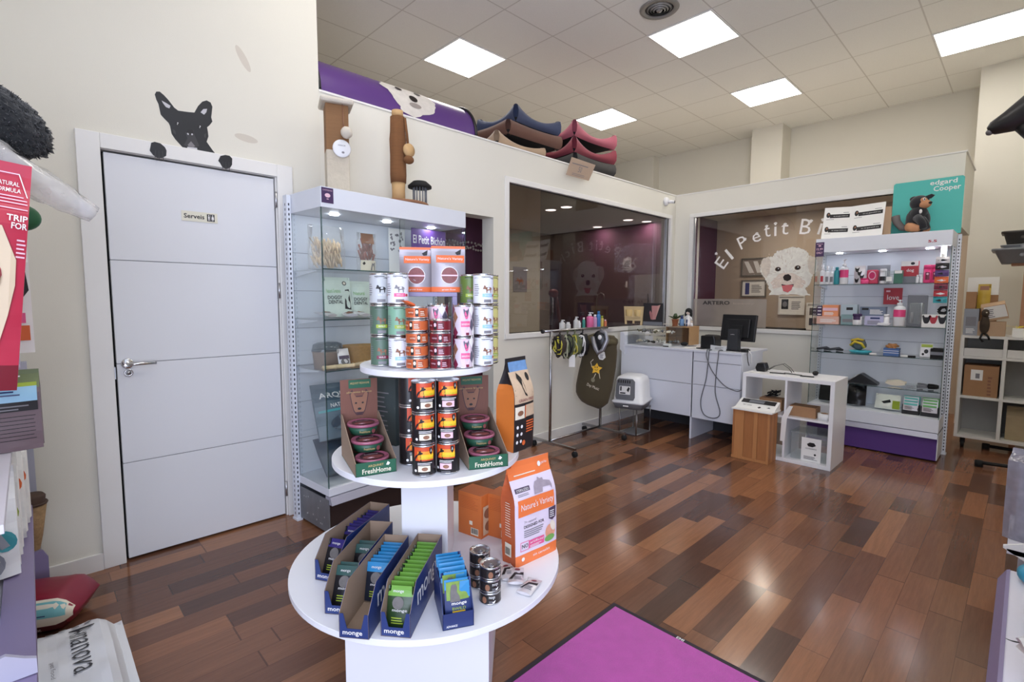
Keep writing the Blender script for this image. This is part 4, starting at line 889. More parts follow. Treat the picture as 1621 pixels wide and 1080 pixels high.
def arq(m, S, W, H):
    m.text(S, 'ARQUIVET', -W * .40, W * .42, H * .70, H * .83, INKW, .003, .02); m.text(S, 'NATURAL SNACKS', -W * .25, W * .42, H * .54, H * .61, INKW, .003, .01); m.disc(S, 0, H * .25, W * .3, H * .15, ARQD, .002); m.rect(S, -W * .45, W * .45, H * .47, H * .51, TEALP, .002, 8)
packet('dog_snack_sack', 'slate blue snack sack slumped on the cabinet floor, lettering uppermost', 'bag', LL(.20, .125, .505), (radians(-24), 0, RL - .12), .34, .34, .10, ARQ, arq, 'slate blue snack sacks', 3, wr=.012)
packet('dog_snack_sack', 'slate blue snack sack lying under the other one on the cabinet floor', 'bag', LL(.21, .095, .312), (radians(-38), 0, RL + .05), .34, .24, .10, ARQD, lambda m, S, W, H: m.text(S, 'ARQUIVET', 0, W * .45, H * .3, H * .42, INKW, .003, .02), 'slate blue snack sacks', 7, wr=.014)
packet('dog_snack_sack', 'green snack sack standing deeper in the cabinet behind the cans', 'bag', LL(.55, .20, .286), (radians(-8), 0, RL), .3, .50, .10, ARQG, lambda m, S, W, H: (m.text(S, 'ARQUIVET', -W * .4, W * .4, H * .80, H * .9, INKW, .003, .02), m.text(S, 'NATURAL SNACKS', -W * .4, W * .4, H * .68, H * .74, INKW, .003)), None, 9, wr=.01)

# --- goods in the purple-footed cabinet
def RR(x, y, z): return (x, y, z + .0006)
sh = (1.47, 1.105, .85, .578, .356)
PK = mat('bottle_pink', (226, 70, 128), .35, var=.03); TQ = mat('bottle_teal', (52, 150, 160), .35); WB = mat('bottle_white', (232, 232, 234), .35, var=.01); CLR = glass_mat('clear_plastic', (.92, .95, .95), 1.45, .08, .2, (220, 225, 225)); MGN = mat('label_magenta', (202, 34, 100), .4)
half = lambda a: lambda b, S, r, h: b.rect(S, -pi * r, pi * r, h * a, h * .8, PK, .0006, 20)
for i, (y, h, lb) in enumerate(((1.375, .19, 'white trigger bottle at the left end of the top shelf'), (1.335, .175, 'white trigger bottle second on the top shelf'), (1.297, .17, 'white trigger bottle beside the teal one'))):
    bottle(lb, RR(5.42, y, sh[0]), .022, h, WB, WB, 'spray', HP, lambda b, S, r, h: (b.rect(S, -.012, .012, h * .2, h * .6, RED if i == 0 else GREYI, .0006, 4),), 'white trigger bottles')
bottle('teal cylinder bottle on the top shelf beside the white ones', RR(5.40, 1.255, sh[0]), .022, .16, TQ, TQ, 'cap', neck=.86)
bottle('tall pump bottle, pink above and white below, on the top shelf', RR(5.41, 1.20, sh[0]), .034, .23, WB, WB, 'pump', HP, half(.38))
t = thing('dog_print_pack', 'grey pack printed with black dog heads on the top shelf', 'pack', RR(5.42, 1.08, sh[0]), HP); mb, S = bag(.085, .165, .03, SACH, SACH, top=.4, c=.3, p=2, nu=8, nv=10, seed=3); [fig(mb, S, HEADP, (-.02, .018, 0)[k % 3], .03 + .032 * k, .028, .026, INK, .0014) for k in range(4)]; mb.build('pack_body', t)
jar('low pink tub in front of the red carton', RR(5.36, 1.03, sh[0]), .03, .05, PK, MGN)
pbox('pink_pack', 'rounded red-pink pack standing behind the low pink tub', 'pack', RR(5.43, .985, sh[0]), HP, .085, .05, .125, mat('pack_rose', (206, 66, 96), .4, var=.1), lambda q, S, w, h: (q.disc(S, 0, h * .6, .028, .04, PALEP), q.disc(S, 0, h * .6, .022, .03, MGN, .0012)), None, .012)
pbox('grey_header_card', 'dark grey hanging card behind the red-pink pack', 'card', RR(5.52, .96, sh[0]), HP, .17, .004, .17, GREYP)
jar('white jar with black band between pink pack and clear tubs', RR(5.41, .905, sh[0]), .024, .13, WB, WB, lambda b, S, r, h: b.rect(S, -.06, .06, h * .2, h * .5, INK, .0006, 12))
pbox('clear_tub', 'clear tub with white filling on the top shelf', 'tub', RR(5.39, .855, sh[0]), HP, .06, .06, .11, CLR, lambda q, S, w, h: q.rect(S, -.02, .02, .02, .06, WHITEP))
pbox('clear_tub', 'clear tub with dark green filling on the top shelf', 'tub', RR(5.39, .793, sh[0]), HP, .058, .06, .112, mat('tub_green', (62, 110, 92), .3, var=.1), lambda q, S, w, h: q.rect(S, -.026, .026, .085, .11, WHITEP))
pbox('red_carton', 'dark red carton with white script standing on a grey box', 'box', RR(5.47, .73, sh[0] + .061), HP, .118, .05, .13, RED, lambda q, S, w, h: (q.rect(S, -.058, .058, h * .68, h, WHITEP), q.text(S, 'dog', -.02, .03, h * .25, h * .5, INKW, .0008, .01), q.disc(S, .02, h * .84, .014, .012, INK)))
pbox('grey_carton', 'flat grey box under the dark red carton', 'box', RR(5.45, .72, sh[0]), HP, .118, .09, .06, GREYP)
for i, y in enumerate((.665, .64)): bottle('tiny white bottle %s the pink bottles' % ('next to' if i else 'a step left of'), RR(5.38, y, sh[0]), .010, .07, WB, WB, 'cap', neck=.8, group='tiny white bottles')
for i, y in enumerate((.60, .552)):
    jar('hot pink jar with dark label, %s' % ('nearer the hanging strip' if i else 'nearer the tiny white bottles'), RR(5.40, y, sh[0]), .03, .15, PK, PK, lambda b, S, r, h: (b.rect(S, -.014, .014, h * .18, h * .6, WINE, .0006, 5), b.disc(S, 0, h * .5, .008, .008, PALEP, .0012)), 'hot pink jars')
q = MB()
t = thing('hanging_strip', 'clip strip of colourful toy packs hanging in the cabinet right front', 'clip strip', (5.262, .50, 0), HP); MB().box(-.012, .012, -.002, 0, 1.30, 1.70, WHITEP).build('strip_tape', t)
for k, cm in enumerate((SACH, INK, mat('toy_violet', (88, 62, 120), .5), ORANGE, WINE, RED, TQ)):
    mb, S = bag(.085, .05, .025, cm, cm, top=.4, c=.3, p=2, nu=8, nv=6, wr=.006, seed=k); mb.shape(S, [(-.03, .02), (0, .03), (.03, .02), (0, .012)], SACH if k % 2 else INK, .001); mb.build('toy_pack', t, loc=(.002, -.012, 1.625 - k * .053))
# second shelf
OR2 = mat('box_apricot', (232, 150, 104), .45, var=.1, scale=20)
pbox('treat_carton', 'apricot carton at the bottom of the pile, second shelf left end', 'box', RR(5.40, 1.30, sh[1]), HP, .18, .08, .07, mat('box_blush', (222, 176, 158), .45), lambda q, S, w, h: q.lines(S, -.06, .07, .015, .05, 4, INKW))
pbox('treat_carton', 'bright orange carton on top of the apricot one', 'box', RR(5.41, 1.285, sh[1] + .071), HP, .13, .07, .105, OR2, lambda q, S, w, h: (q.rect(S, -.06, .06, h * .5, h * .75, PALEP), q.lines(S, -.05, .04, h * .1, h * .4, 3, INKW)))
for k in range(3): pbox('violet_box', 'small violet striped box left of the orange carton, %s' % ('bottom', 'middle', 'top')[k], 'box', RR(5.42, 1.378, sh[1] + .0715 + k * .032), HP, .04, .05, .031, LABP, lambda q, S, w, h: q.rect(S, -.015, .015, .01, .02, INKW), 'small violet striped boxes')
pbox('grey_blue_carton', 'lower grey-blue carton beside the orange pile', 'box', RR(5.41, 1.135, sh[1]), HP, .125, .07, .09, mat('box_sea', (130, 158, 160), .45), lambda q, S, w, h: q.rect(S, -.05, .05, .02, .05, GREYI))
pbox('grey_blue_carton', 'upper pale carton stacked on the grey-blue one', 'box', RR(5.42, 1.14, sh[1] + .091), HP, .125, .07, .09, mat('box_ice', (176, 190, 198), .45), lambda q, S, w, h: q.rect(S, -.02, .03, .04, .065, INK))
jar('small white jar with violet label before the pale cartons', RR(5.35, 1.065, sh[1]), .034, .10, WB, LABP, lambda b, S, r, h: b.rect(S, -.03, .03, h * .45, h * .8, LABP, .0006, 8))
pbox('slate_carton', 'wide slate blue carton lying on the lilac one', 'box', RR(5.44, .965, sh[1] + .083), HP, .19, .07, .08, mat('box_slate', (110, 122, 142), .45), lambda q, S, w, h: (q.rect(S, -.08, -.03, .05, .07, INK), q.lines(S, -.02, .08, .015, .06, 4, INKW)))
pbox('lilac_carton', 'lilac carton under the wide slate blue one', 'box', RR(5.42, .945, sh[1]), HP, .145, .07, .082, mat('box_lilac', (186, 184, 212), .45), lambda q, S, w, h: (q.rect(S, -.03, .04, .055, .07, NAVYP), q.lines(S, -.05, .06, .01, .045, 4, GREYI)))
jar('slim white tube jar between lilac carton and pump bottle', RR(5.37, .855, sh[1]), .02, .10, WB, WB)
pbox('heart_card', 'red card with white heart scribble standing at the back', 'card', RR(5.56, .85, sh[1] + .185), HP, .135, .004, .145, RED, lambda q, S, w, h: (q.text(S, 'love', -.04, .045, .04, .085, INKW, .0006), q.rect(S, -.05, -.02, .11, .125, PALEP)))
bottle('pump bottle with pink top on the second shelf', RR(5.40, .772, sh[1]), .042, .225, WB, WB, 'pump', HP, half(.45), neck=.78)
t = thing('grey_blister_pack', 'tall grey blister pack with pale tools inside', 'pack', RR(5.44, .66, sh[1]), HP); q = MB(); q.box(-.068, .068, 0, .012, 0, .265, GREYP); q.build('backing', t, .004); q = MB(); q.box(-.05, .05, -.03, 0, .02, .2, CLR); q.build('blister', t, .008); q = MB(); q.tube([(.03, -.015, .03), (.03, -.015, .17), (.034, -.015, .2)], .007, STEEL); q.tube([(-.03, -.015, .03), (-.028, -.015, .12)], .009, GREYI); q.build('tool', t)
pbox('dog_photo_carton', 'white carton with black dog pictures on the second shelf right end', 'box', RR(5.39, .535, sh[1]), HP, .16, .07, .105, WHITEP, lambda q, S, w, h: [fig(q, S, HEADP, x, h * .55, .045, .045, INK if k != 1 else RED) for k, x in enumerate((-.05, -.005, .05))])
q = MB(); q.tube([(-.03, 0, .03), (-.015, 0, .055), (.015, 0, .06), (.03, 0, .03), (.01, 0, .01), (-.02, 0, .012), (-.03, 0, .03)], .012, BLACKM); o = q.build('harness_toy', None, loc=(5.39, .485, sh[1] + .108), rot=HP); tag(o, 'small black looped harness on the dog picture carton', 'harness')
packet('white_pouch', 'low white round pouch in front of the pump bottle', 'pouch', RR(5.33, .87, sh[1] + .012), (radians(-80), 0, HP), .09, .07, .02, WB, None, None, 3)
# third shelf
for k, (y, lb) in enumerate(((1.335, 'folded dark collar at the left end of the third shelf'), (1.235, 'folded dark collar left of the yellow bundle'))):
    q = MB(); q.tube([(-.05, 0, .012), (-.02, -.02, .02), (.03, -.01, .03), (.05, .02, .014), (.0, .03, .012)], .011, mat('strap_dark', (72, 74, 80), .8)); tag(q.build('collar', None, loc=RR(5.42, y, sh[2]), rot=HP), lb, 'collar', 'dark collars')
q = MB(); YB = mat('cloth_yellow', (216, 188, 60), .8, var=.1)
q.ell((0, 0, .05), (.06, .05, .05), mat('cloth_grey', (96, 104, 108), .9, var=.1), rough=.25); q.tube([(-.055, -.04, .04), (-.02, -.055, .075), (.03, -.05, .06), (.055, -.04, .02)], .012, YB); q.tube([(-.05, -.045, .085), (.0, -.05, .1), (.04, -.03, .09)], .010, YB); tag(q.build('dog_harness', None, loc=RR(5.44, 1.06, sh[2] + .026), rot=HP), 'bundled yellow and grey harness lying on the turquoise disc', 'harness')
q = MB(); q.lathe([(0, 0), (.07, 0), (.085, .012), (.085, .02), (.06, .024), (0, .024)], mat('disc_turquoise', (70, 180, 196), .4), 32); tag(q.build('frisbee', None, loc=RR(5.42, 1.04, sh[2])), 'turquoise flying disc under the yellow harness', 'toy')
t = thing('mini_crate', 'small blue crate filled with tan chews on the third shelf', 'box', RR(5.42, .81, sh[2]), HP); q = MB(); q.box(-.055, .055, -.04, .04, 0, .06, mat('crate_blue', (70, 104, 160), .5)); [q.box(-.055, .055, -.0405, .0405, z, z + .004, INKW) for z in (.018, .036)]; q.build('crate', t); q = MB(); [q.rod((random.uniform(-.04, .04), -.03, .065 + .012 * (k % 3)), (random.uniform(-.04, .04), .03, .065 + .012 * (k % 3)), .010, mat('chew_tan', (190, 134, 84), .7, var=.1), 8) for k in range(9)]; q.build('chews', t)
packet('green_white_pouch', 'white and lime pouch with black blots on the third shelf', 'pouch', RR(5.40, .575, sh[2] + .004), (radians(-8), 0, HP), .08, .11, .02, WB, lambda m, S, W, H: (m.rect(S, -.035, .038, .08, .105, LIME, .001, 4), m.disc(S, .0, .045, .014, .018, INK, .0012), m.disc(S, -.02, .02, .008, .01, INK, .0012)), None, 4)
for k in range(3): pbox('dark_pad', 'flat grey pad in the stack at the third shelf right end, %s' % ('bottom', 'middle', 'top')[k], 'pad', RR(5.42, .50, sh[2] + k * .0265), HP, .09, .12, .026, GREYP if k % 2 else BLACKM, None, 'flat grey pads')
for k, (y, lb) in enumerate(((.93, 'small white clip right of the turquoise disc'), (.71, 'small white clip right of the blue crate'), (.66, 'small dark clip near the white and lime pouch'))): pbox('clip', lb, 'clip', RR(5.33, y, sh[2]), HP + .4, .05, .02, .012, (WHITEP, WHITEP, BLACKM)[k])
# fourth shelf
t = thing('wedge_pack', 'black wedge shaped pack on the fourth shelf', 'pack', RR(5.42, .99, sh[3]), HP); q = MB(); q.prism([(-.12, 0), (.1, 0), (.095, .012), (-.02, .085), (-.035, .085), (-.12, .015)], -.06, .06, BLACK, Matrix(((1, 0, 0, 0), (0, 0, 1, 0), (0, 1, 0, 0), (0, 0, 0, 1)))); q.build('pack_body', t, .003); q = MB(); q.tube([(-.118, -.062, .016), (-.035, -.062, .086)], .004, STEEL); q.build('edge_trim', t)
packet('pale_pouch', 'pale cream pouch lying flat with a red tag', 'pouch', RR(5.40, .77, sh[3] + .025), (radians(-82), 0, HP), .14, .1, .045, CREAM, lambda m, S, W, H: m.disc(S, -W * .4, H * .9, .012, .012, RED, .002), None, 6, wr=.006)
pbox('clear_box', 'small clear box on the fourth shelf beside the pale pouch', 'box', RR(5.40, .657, sh[3]), HP, .075, .06, .034, CLR, lambda q, S, w, h: q.lines(S, -.03, .03, .006, .028, 3, GREYI))
for k, (y, lb) in enumerate(((.585, 'grey coiled leash right of the clear box'), (.515, 'dark coiled leash at the fourth shelf right end'))):
    q = MB(); q.tube([(.03 * cos(a * .7), .03 * sin(a * .7), .01 + .0015 * a) for a in range(22)], .008, (GREYP, BLACKM)[k], 7); tag(q.build('leash', None, loc=RR(5.42, y, sh[3])), lb, 'leash', 'coiled leashes')
# floor of the cabinet
packet('black_sack', 'limp black sack in the dim left of the cabinet floor', 'bag', RR(5.43, 1.05, sh[4] + .012), (radians(-7), 0, HP), .14, .19, .08, BLACK, None, None, 5, wr=.012)
packet('black_sack', 'black sack lying at the far left of the cabinet floor', 'bag', RR(5.43, 1.25, sh[4] + .016), (radians(-10), 0, HP), .2, .17, .09, BLACKM, None, None, 8, wr=.012)
packet('white_crumpled_bag', 'crumpled white and green bag on the cabinet floor', 'bag', RR(5.41, .815, sh[4] + .012), (radians(-12), 0, HP), .18, .13, .08, mat('bag_paper_white', (226, 230, 218), .5), lambda m, S, W, H: (m.rect(S, W * .22, W * .48, H * .05, H * .6, LIME, .003, 4, 3), m.shape(S, [(-.04, .06), (.02, .085), (.03, .06), (-.02, .045)], BLACKM, .004)), None, 2, wr=.02)
for (y, top, nm) in ((.648, mat('carton_aqua', (92, 178, 170), .45), 'aqua'), (.522, mat('carton_leaf', (110, 176, 100), .45), 'leaf green')):
    t = thing('pouch_display', '%s topped display carton of grey pouches on the cabinet floor' % nm, 'display box', RR(5.40, y, sh[4]), HP); q = MB(); q.box(-.058, .058, -.04, .04, 0, .08, INK); q.build('carton_base', t); q = MB(); q.box(-.056, .056, .02, .038, .08, .15, top); q.build('carton_top', t)
    for k in range(3): mb, S = bag(.1, .07, .012, SACH, SACH, top=.4, c=.2, p=2, nu=6, nv=6, seed=k + y); mb.rect(S, -.045, .045, .045, .062, top, .001, 4); mb.lines(S, -.04, .03, .012, .04, 3, INK, .001, .4); mb.build('pouch', t, loc=(0, -.04 + .014 * k, .035 + .022 * k))
# ------------------------------------------------------------------ sales counter
XZ = Matrix(((0, 0, 1, 0), (1, 0, 0, 0), (0, 1, 0, 0), (0, 0, 0, 1)))     # prism drawn in (y, z), extruded along x
YZ = Matrix(((1, 0, 0, 0), (0, 0, 1, 0), (0, 1, 0, 0), (0, 0, 0, 1)))     # prism drawn in (x, z), extruded along y
CT = mat('counter_white', (214, 217, 226), .35, var=.01, scale=3)
t = thing('sales_counter', 'long white sales counter with screen and papers before the two windows', 'counter', (4.496, 1.733, 0)); 
MB().box(-.012, .62, -.005, 1.24, .838, .858, CT).build('worktop', t, .002)
for (a, b, z0, z1, nm) in ((.458, 1.24, .215, .525, 'front_panel'), (.458, 1.24, .529, .838, 'front_panel'), (0, .452, .208, .528, 'drawer_front'), (0, .452, .532, .748, 'drawer_front'), (0, .452, .752, .838, 'drawer_front')):
    MB().box(0, .018, a, b, z0, z1, CT).build(nm, t, .0015)
MB().box(.0, .50, .440, .458, 0, .838, CT).build('leg_panel', t, .001); MB().box(.018, .50, -.002, .016, .208, .838, CT).build('end_panel', t, .001); MB().box(.02, .5, .02, .44, .21, .225, CT).build('cabinet_floor', t)
MB().box(.48, .50, .02, 1.24, .0, .838, mat('counter_back_shade', (52, 52, 56), .7)).build('back_panel', t)  # coloured dark to stand in for the shade under the counter
q = MB(); q.prism([(1.19, .75), (1.25, .80), (1.25, .985), (1.21, .985), (1.19, .95)], -.016, .55, CT, XZ); q.build('raised_end', t, .002)
# display case of clear acrylic
ACR = glass_mat('clear_acrylic', (.95, .96, .96), 1.48, gain=1.4)
t = thing('acrylic_case', 'clear acrylic display case on the counter crammed with small goods', 'display case', (4.51, 2.44, .8585))
for nm, bx in (('case_front', (0, .004, 0, .47, 0, .2)), ('case_side', (0, .34, 0, .004, 0, .2)), ('case_side', (0, .34, .466, .47, 0, .2)), ('case_top', (0, .34, 0, .47, .2, .204)), ('case_shelf', (.01, .33, .006, .464, .1, .103))): MB().box(*bx, ACR).build(nm, t)
cl = clutter(26, 5, [GREYP, INKW, mat('bit_slate', (96, 104, 112), .6), CREAM, mat('bit_olive', (112, 108, 84), .6), BLACKM, mat('bit_pale', (206, 206, 204), .5)], (4.575, 4.79, 0, 0), .07)
where = ['packet on the floor of the acrylic case', 'packet on the shelf of the acrylic case']
tone = ['grey', 'white', 'slate', 'cream', 'olive', 'black', 'pale']
for i, (m, (x, _), a) in enumerate(cl):
    sh2 = i % 2; y = 2.492 + .37 * (i // 2) / 12.5
    tag(m.build('small_packet', None, loc=(x, y, .861 + (.103 if sh2 else 0)), rot=a), 'crumpled %s %s, place %s from the screen end' % (tone[i % 7], where[sh2], ['first', 'second', 'third', 'fourth', 'fifth', 'sixth', 'seventh', 'eighth', 'ninth', 'tenth', 'eleventh', 'twelfth', 'last'][i // 2]), 'packet', 'small packets in the acrylic case')
t = thing('wooden_cup_stand', 'pale wooden two-cup stand on top of the acrylic case', 'stand', (4.60, 2.90, 1.0635), HP); q = MB(); PW = mat('pale_wood', (216, 192, 146), .6, var=.08, scale=20, stretch=(1, 1, 12))
q.prism([(-.10, 0), (-.115, .19), (.115, .19), (.10, 0), (.085, 0), (.09, .04), (.006, .04), (.006, .01), (-.006, .01), (-.006, .04), (-.09, .04), (-.085, 0)], -.01, .01, PW, YZ); q.box(-.09, .09, -.03, .03, .075, .088, PW); q.build('stand_frame', t)
for x in (-.052, .052): b = MB(); b.lathe([(.034, .088), (.042, .155), (.039, .155), (.032, .092), (0, .092)], mat('cup_straw', (206, 178, 120), .5), 22, (x, 0, 0), cap=False); b.build('cup', t)
pbox('black_card', 'black shop card with a folded pink V on the acrylic case', 'card', (4.62, 2.685, 1.0635), HP, .225, .006, .225, mat('card_black', (44, 42, 44), .4), lambda q, S, w, h: (q.shape(S, [(-.015, .2), (.055, .2), (.035, .06), (-.005, .055)], mat('card_rose', (196, 140, 136), .5)), q.shape(S, [(-.04, .13), (-.03, .15), (-.0, .11), (.0, .055), (-.022, .06)], mat('card_rose2', (176, 116, 116), .5), .0012), q.shape(S, [(.055, .2), (.085, .21), (.035, .07)], mat('card_rose3', (206, 160, 150), .5), .0012), q.rect(S, -.11, .11, .0, .035, GREYP)))
# wooden tray shelf with pots and dolls
t = thing('wooden_box_shelf', 'small open wooden shelf on the counter carrying a plant and dolls', 'shelf', (4.86, 2.395, .8585)); OAK = mat('oak_shelf', (176, 138, 96), .6, var=.12, scale=14, stretch=(3, 1, 10))
MB().box(0, .2, 0, .27, .178, .192, OAK).build('shelf_top', t, .001); MB().box(0, .2, 0, .014, 0, .178, OAK).build('shelf_side', t, .001); MB().box(0, .2, .256, .27, 0, .178, OAK).build('shelf_side', t, .001); MB().box(.19, .2, .014, .256, 0, .178, mat('oak_back', (130, 96, 66), .7, var=.1)).build('shelf_back', t)
zs = .8585 + .1925
t = thing('potted_plant', 'small leafy plant in a terracotta pot on the wooden shelf', 'plant', (4.93, 2.60, zs)); b = MB(); b.lathe([(.026, 0), (.034, .06), (.037, .06), (.037, .07), (.03, .07), (0, .062)], mat('terracotta', (170, 106, 72), .8, var=.1), 20, cap=False); b.build('pot', t)
b = MB(); LEAF = mat('leaf_green', (58, 78, 42), .5, var=.3)
for k in range(9):
    a = k * 2.4; L = .05 + .02 * (k % 3); d = Vector((cos(a), sin(a), .55)); b.add([Vector((0, 0, .062)), Vector((cos(a + .35) * L * .6, sin(a + .35) * L * .6, .062 + L * .5)), d * L * 1.2 + Vector((0, 0, .06)), Vector((cos(a - .35) * L * .6, sin(a - .35) * L * .6, .062 + L * .45))], [(0, 1, 2, 3)], LEAF)
b.ell((0, 0, .1), (.022, .022, .03), LEAF, 10, 6, .3); b.build('foliage', t)
bottle('small blue bottle with dark cap beside the doll', (4.90, 2.51, zs), .024, .11, mat('bottle_blue', (112, 148, 188), .3), NAVYP, 'cap', neck=.7)
t = thing('rag_doll', 'black haired rag doll in white dress on the wooden shelf', 'doll', (4.93, 2.455, zs), HP); b = MB(); SK = mat('doll_cloth', (226, 208, 194), .8)
b.lathe([(.028, .0), (.033, .03), (.022, .09), (.016, .112), (.008, .12)], INKW, 16); b.build('dress', t); b = MB(); b.ell((0, 0, .145), (.026, .024, .028), SK, 16, 10); [b.ell((x, -.022, .148), (.004, .003, .004), INK, 8, 6) for x in (-.009, .009)]; b.build('head', t)
b = MB(); b.ell((0, .006, .155), (.036, .03, .034), BLACKM, 16, 10); b.ell((-.028, .002, .125), (.013, .014, .03), BLACKM, 10, 8); b.ell((.028, .002, .125), (.013, .014, .03), BLACKM, 10, 8); b.build('hair', t)
for sx in (-1, 1): b = MB(); b.tube([(sx * .016, 0, .108), (sx * .034, -.004, .085), (sx * .046, -.006, .066)], [.008, .006, .006], INKW); b.build('arm', t)
b = MB(); b.box(-.008, .008, -.032, -.026, .0, .07, mat('doll_blue', (60, 76, 110), .7)); b.build('apron', t)
t = thing('white_figurine', 'tiny white figurine at the right end of the wooden shelf', 'figurine', (4.92, 2.412, zs), HP); b = MB(); b.lathe([(.015, 0), (.012, .03), (.006, .038)], INKW, 12); b.build('body', t); b = MB(); b.ell((0, 0, .048), (.011, .011, .012), SK, 10, 8); b.build('head', t)
tag(MB().lathe([(0, 0), (.02, 0), (.06, .006), (.065, .02), (.05, .022), (0, .014)], BLACKM, 18, sx=1.3, sy=.6).build('leather_pouch', None, loc=(4.99, 2.525, zs), rot=1.2), 'dark flat pouch behind the small blue bottle on the wooden shelf', 'pouch')
# worktop bits
pbox('card_reader', 'small white square card reader with black foot on the counter', 'card reader', (4.575, 2.49, .8585), HP, .065, .06, .03, WHITEP, lambda q, S, w, h: q.rect(S, -.03, .03, .0, .010, INK), None, .006)
for i, (x, y, r, w, d, lb) in enumerate(((4.66, 2.27, .3, .15, .10, 'white sheet on the counter, lowest of the loose papers'), (4.72, 2.22, -.4, .13, .09, 'white sheet lying across the others on the counter'), (4.80, 2.36, .9, .1, .08, 'grey folded sheet on the counter behind the card reader'))):
    pbox('paper_sheet', lb, 'paper', (x, y, .8588 + i * .002), HP + r, w, d, .0015, (WHITEP, WHITEP, GREYI)[i], None, 'loose papers on the counter', 0)
pbox('smartphone', 'black phone lying on the loose papers', 'phone', (4.66, 2.15, .8588), HP - .3, .07, .14, .009, BLACK, None, None, .003)
tag(MB().ell((0, 0, .02), (.045, .03, .02), BLACKM, 14, 8, .3).build('coin_purse', None, loc=(4.72, 2.385, .864)), 'black coin purse behind the card reader', 'purse')
# screen
t = thing('till_screen', 'black till screen seen from behind on the counter', 'monitor', (4.66, 1.86, .8588), HP - .14)
q = MB(); q.box(-.085, .085, -.06, .12, 0, .012, BLACK); q.build('foot', t, .004)
q = MB(); q.prism([(-.052, .012), (.052, .012), (.045, .2), (-.045, .2)], -.045, .01, mat('screen_grey', (52, 54, 58), .45), YZ); S = plane_S((0, -.0455, 0), (1, 0, 0), (0, 0, 1)); q.text(S, 'posiflex', -.018, .018, .148, .156, INKW, .0006, .02); q.build('stand', t, .008)
Mt = Matrix.Translation((0, .02, .09)) @ Matrix.Rotation(radians(-9), 4, 'X')
q = MB(); q.box(-.165, .165, 0, .028, 0, .245, BLACK, Mt); q.box(-.12, .12, -.022, 0, .03, .2, BLACK, Mt); q.box(-.062, .062, -.034, -.02, .02, .14, BLACKM, Mt); q.build('screen', t, .006)
t = thing('receipt_printer', 'black receipt printer beside the till screen', 'printer', (4.70, 2.105, .8588), HP); q = MB(); q.prism([(-.07, 0), (.07, 0), (.07, .095), (.055, .13), (-.07, .125)], -.07, .08, BLACK, YZ); q.build('printer_body', t, .008); q = MB(); q.box(-.045, .045, -.03, .05, .125, .132, BLACKM); q.build('paper_cover', t, .002)
q = MB(); q.prism([(-.07, 0), (.07, 0), (.075, .04), (-.075, .05)], -.006, 0, mat('card_grey', (196, 198, 200), .5), YZ); q.lines(plane_S((0, -.0065, 0), (1, 0, 0), (0, 0, 1)), -.03, .05, .012, .035, 3, GREYI); tag(q.build('price_sign', None, loc=(4.535, 1.96, .8588), rot=(radians(-16), 0, HP)), 'grey card leaning at the counter edge below the screen', 'card')
CBL = mat('cable_grey', (96, 98, 104), .6)
def cable(label, pts, r=.0045, m=CBL):
    # smooth the polyline
    P2 = [Vector(p) for p in pts]; out = []
    for i in range(len(P2) - 1):
        p0, p1, p2, p3 = P2[max(i - 1, 0)], P2[i], P2[i + 1], P2[min(i + 2, len(P2) - 1)]
        for k in range(8):
            s = k / 8; out.append(.5 * (2 * p1 + (p2 - p0) * s + (2 * p0 - 5 * p1 + 4 * p2 - p3) * s * s + (3 * p1 - p0 - 3 * p2 + p3) * s ** 3))
    out.append(P2[-1]); return tag(MB().tube(out, r, m, 7).build('cable', None), label, 'cable', 'cables on the counter front')
fx = 4.487
cable('grey cable hanging in a long loop down the counter front', [(4.56, 2.02, .8635), (4.488, 2.015, .868), (4.474, 2.016, .855), (fx - .012, 2.02, .80), (fx, 2.04, .6), (fx, 2.085, .38), (fx, 2.05, .26), (fx, 1.95, .24), (fx, 1.90, .30), (fx, 1.95, .48), (fx, 1.945, .7), (fx - .012, 1.93, .80), (4.474, 1.928, .855), (4.488, 1.925, .868), (4.56, 1.91, .8635)])
cable('grey cable swinging from the counter edge to the cube shelf', [(4.57, 2.035, .8635), (4.488, 2.034, .870), (4.470, 2.034, .855), (fx - .028, 2.03, .80), (fx - .02, 1.98, .68), (fx - .014, 1.87, .56), (fx - .014, 1.76, .52), (fx - .014, 1.715, .535)])
t = thing('power_adapter', 'black power adapter with leads at the counter right end', 'adapter', (4.60, 1.742, .8588), 0); q = MB(); q.box(-.03, .04, -.02, .03, 0, .03, BLACK); q.build('adapter_body', t, .004); q = MB(); q.tube([(0, -.02, .015), (-.03, -.03, -.02), (-.02, -.034, -.08), (.02, -.03, -.12)], .0035, BLACK); q.tube([(.02, -.02, .015), (.03, -.045, -.02), (.04, -.04, -.1)], .0035, INKW); q.build('lead', t)

# ------------------------------------------------------------------ cube shelf and crate
t = thing('cube_shelf', 'white open four-cube shelf at the right end of the counter', 'shelf', (4.408, .993, 0)); W_, D_, H_ = .689, .39, .702
for nm, bx in (('side_panel', (0, D_, 0, .03, 0, H_)), ('side_panel', (0, D_, W_ - .03, W_, 0, H_)), ('top_panel', (0, D_, .03, W_ - .03, H_ - .03, H_)), ('bottom_panel', (0, D_, .03, W_ - .03, 0, .03)), ('divider', (.004, D_, .335, .351, .03, H_ - .03)), ('shelf_board', (.004, D_, .03, .335, .363, .379)), ('shelf_board', (.004, D_, .351, W_ - .03, .363, .379))): MB().box(*bx, WHITE2).build(nm, t, .0015)
q = MB(); q.box(0, .13, 0, .19, 0, .085, CARD); q.box(.004, .126, .004, .186, .082, .0855, mat('card_inside', (120, 88, 58), .9)); tag(q.build('cardboard_box', None, .001, loc=(4.47, 1.13, .3795)), 'low open cardboard box in the upper right cube', 'box')
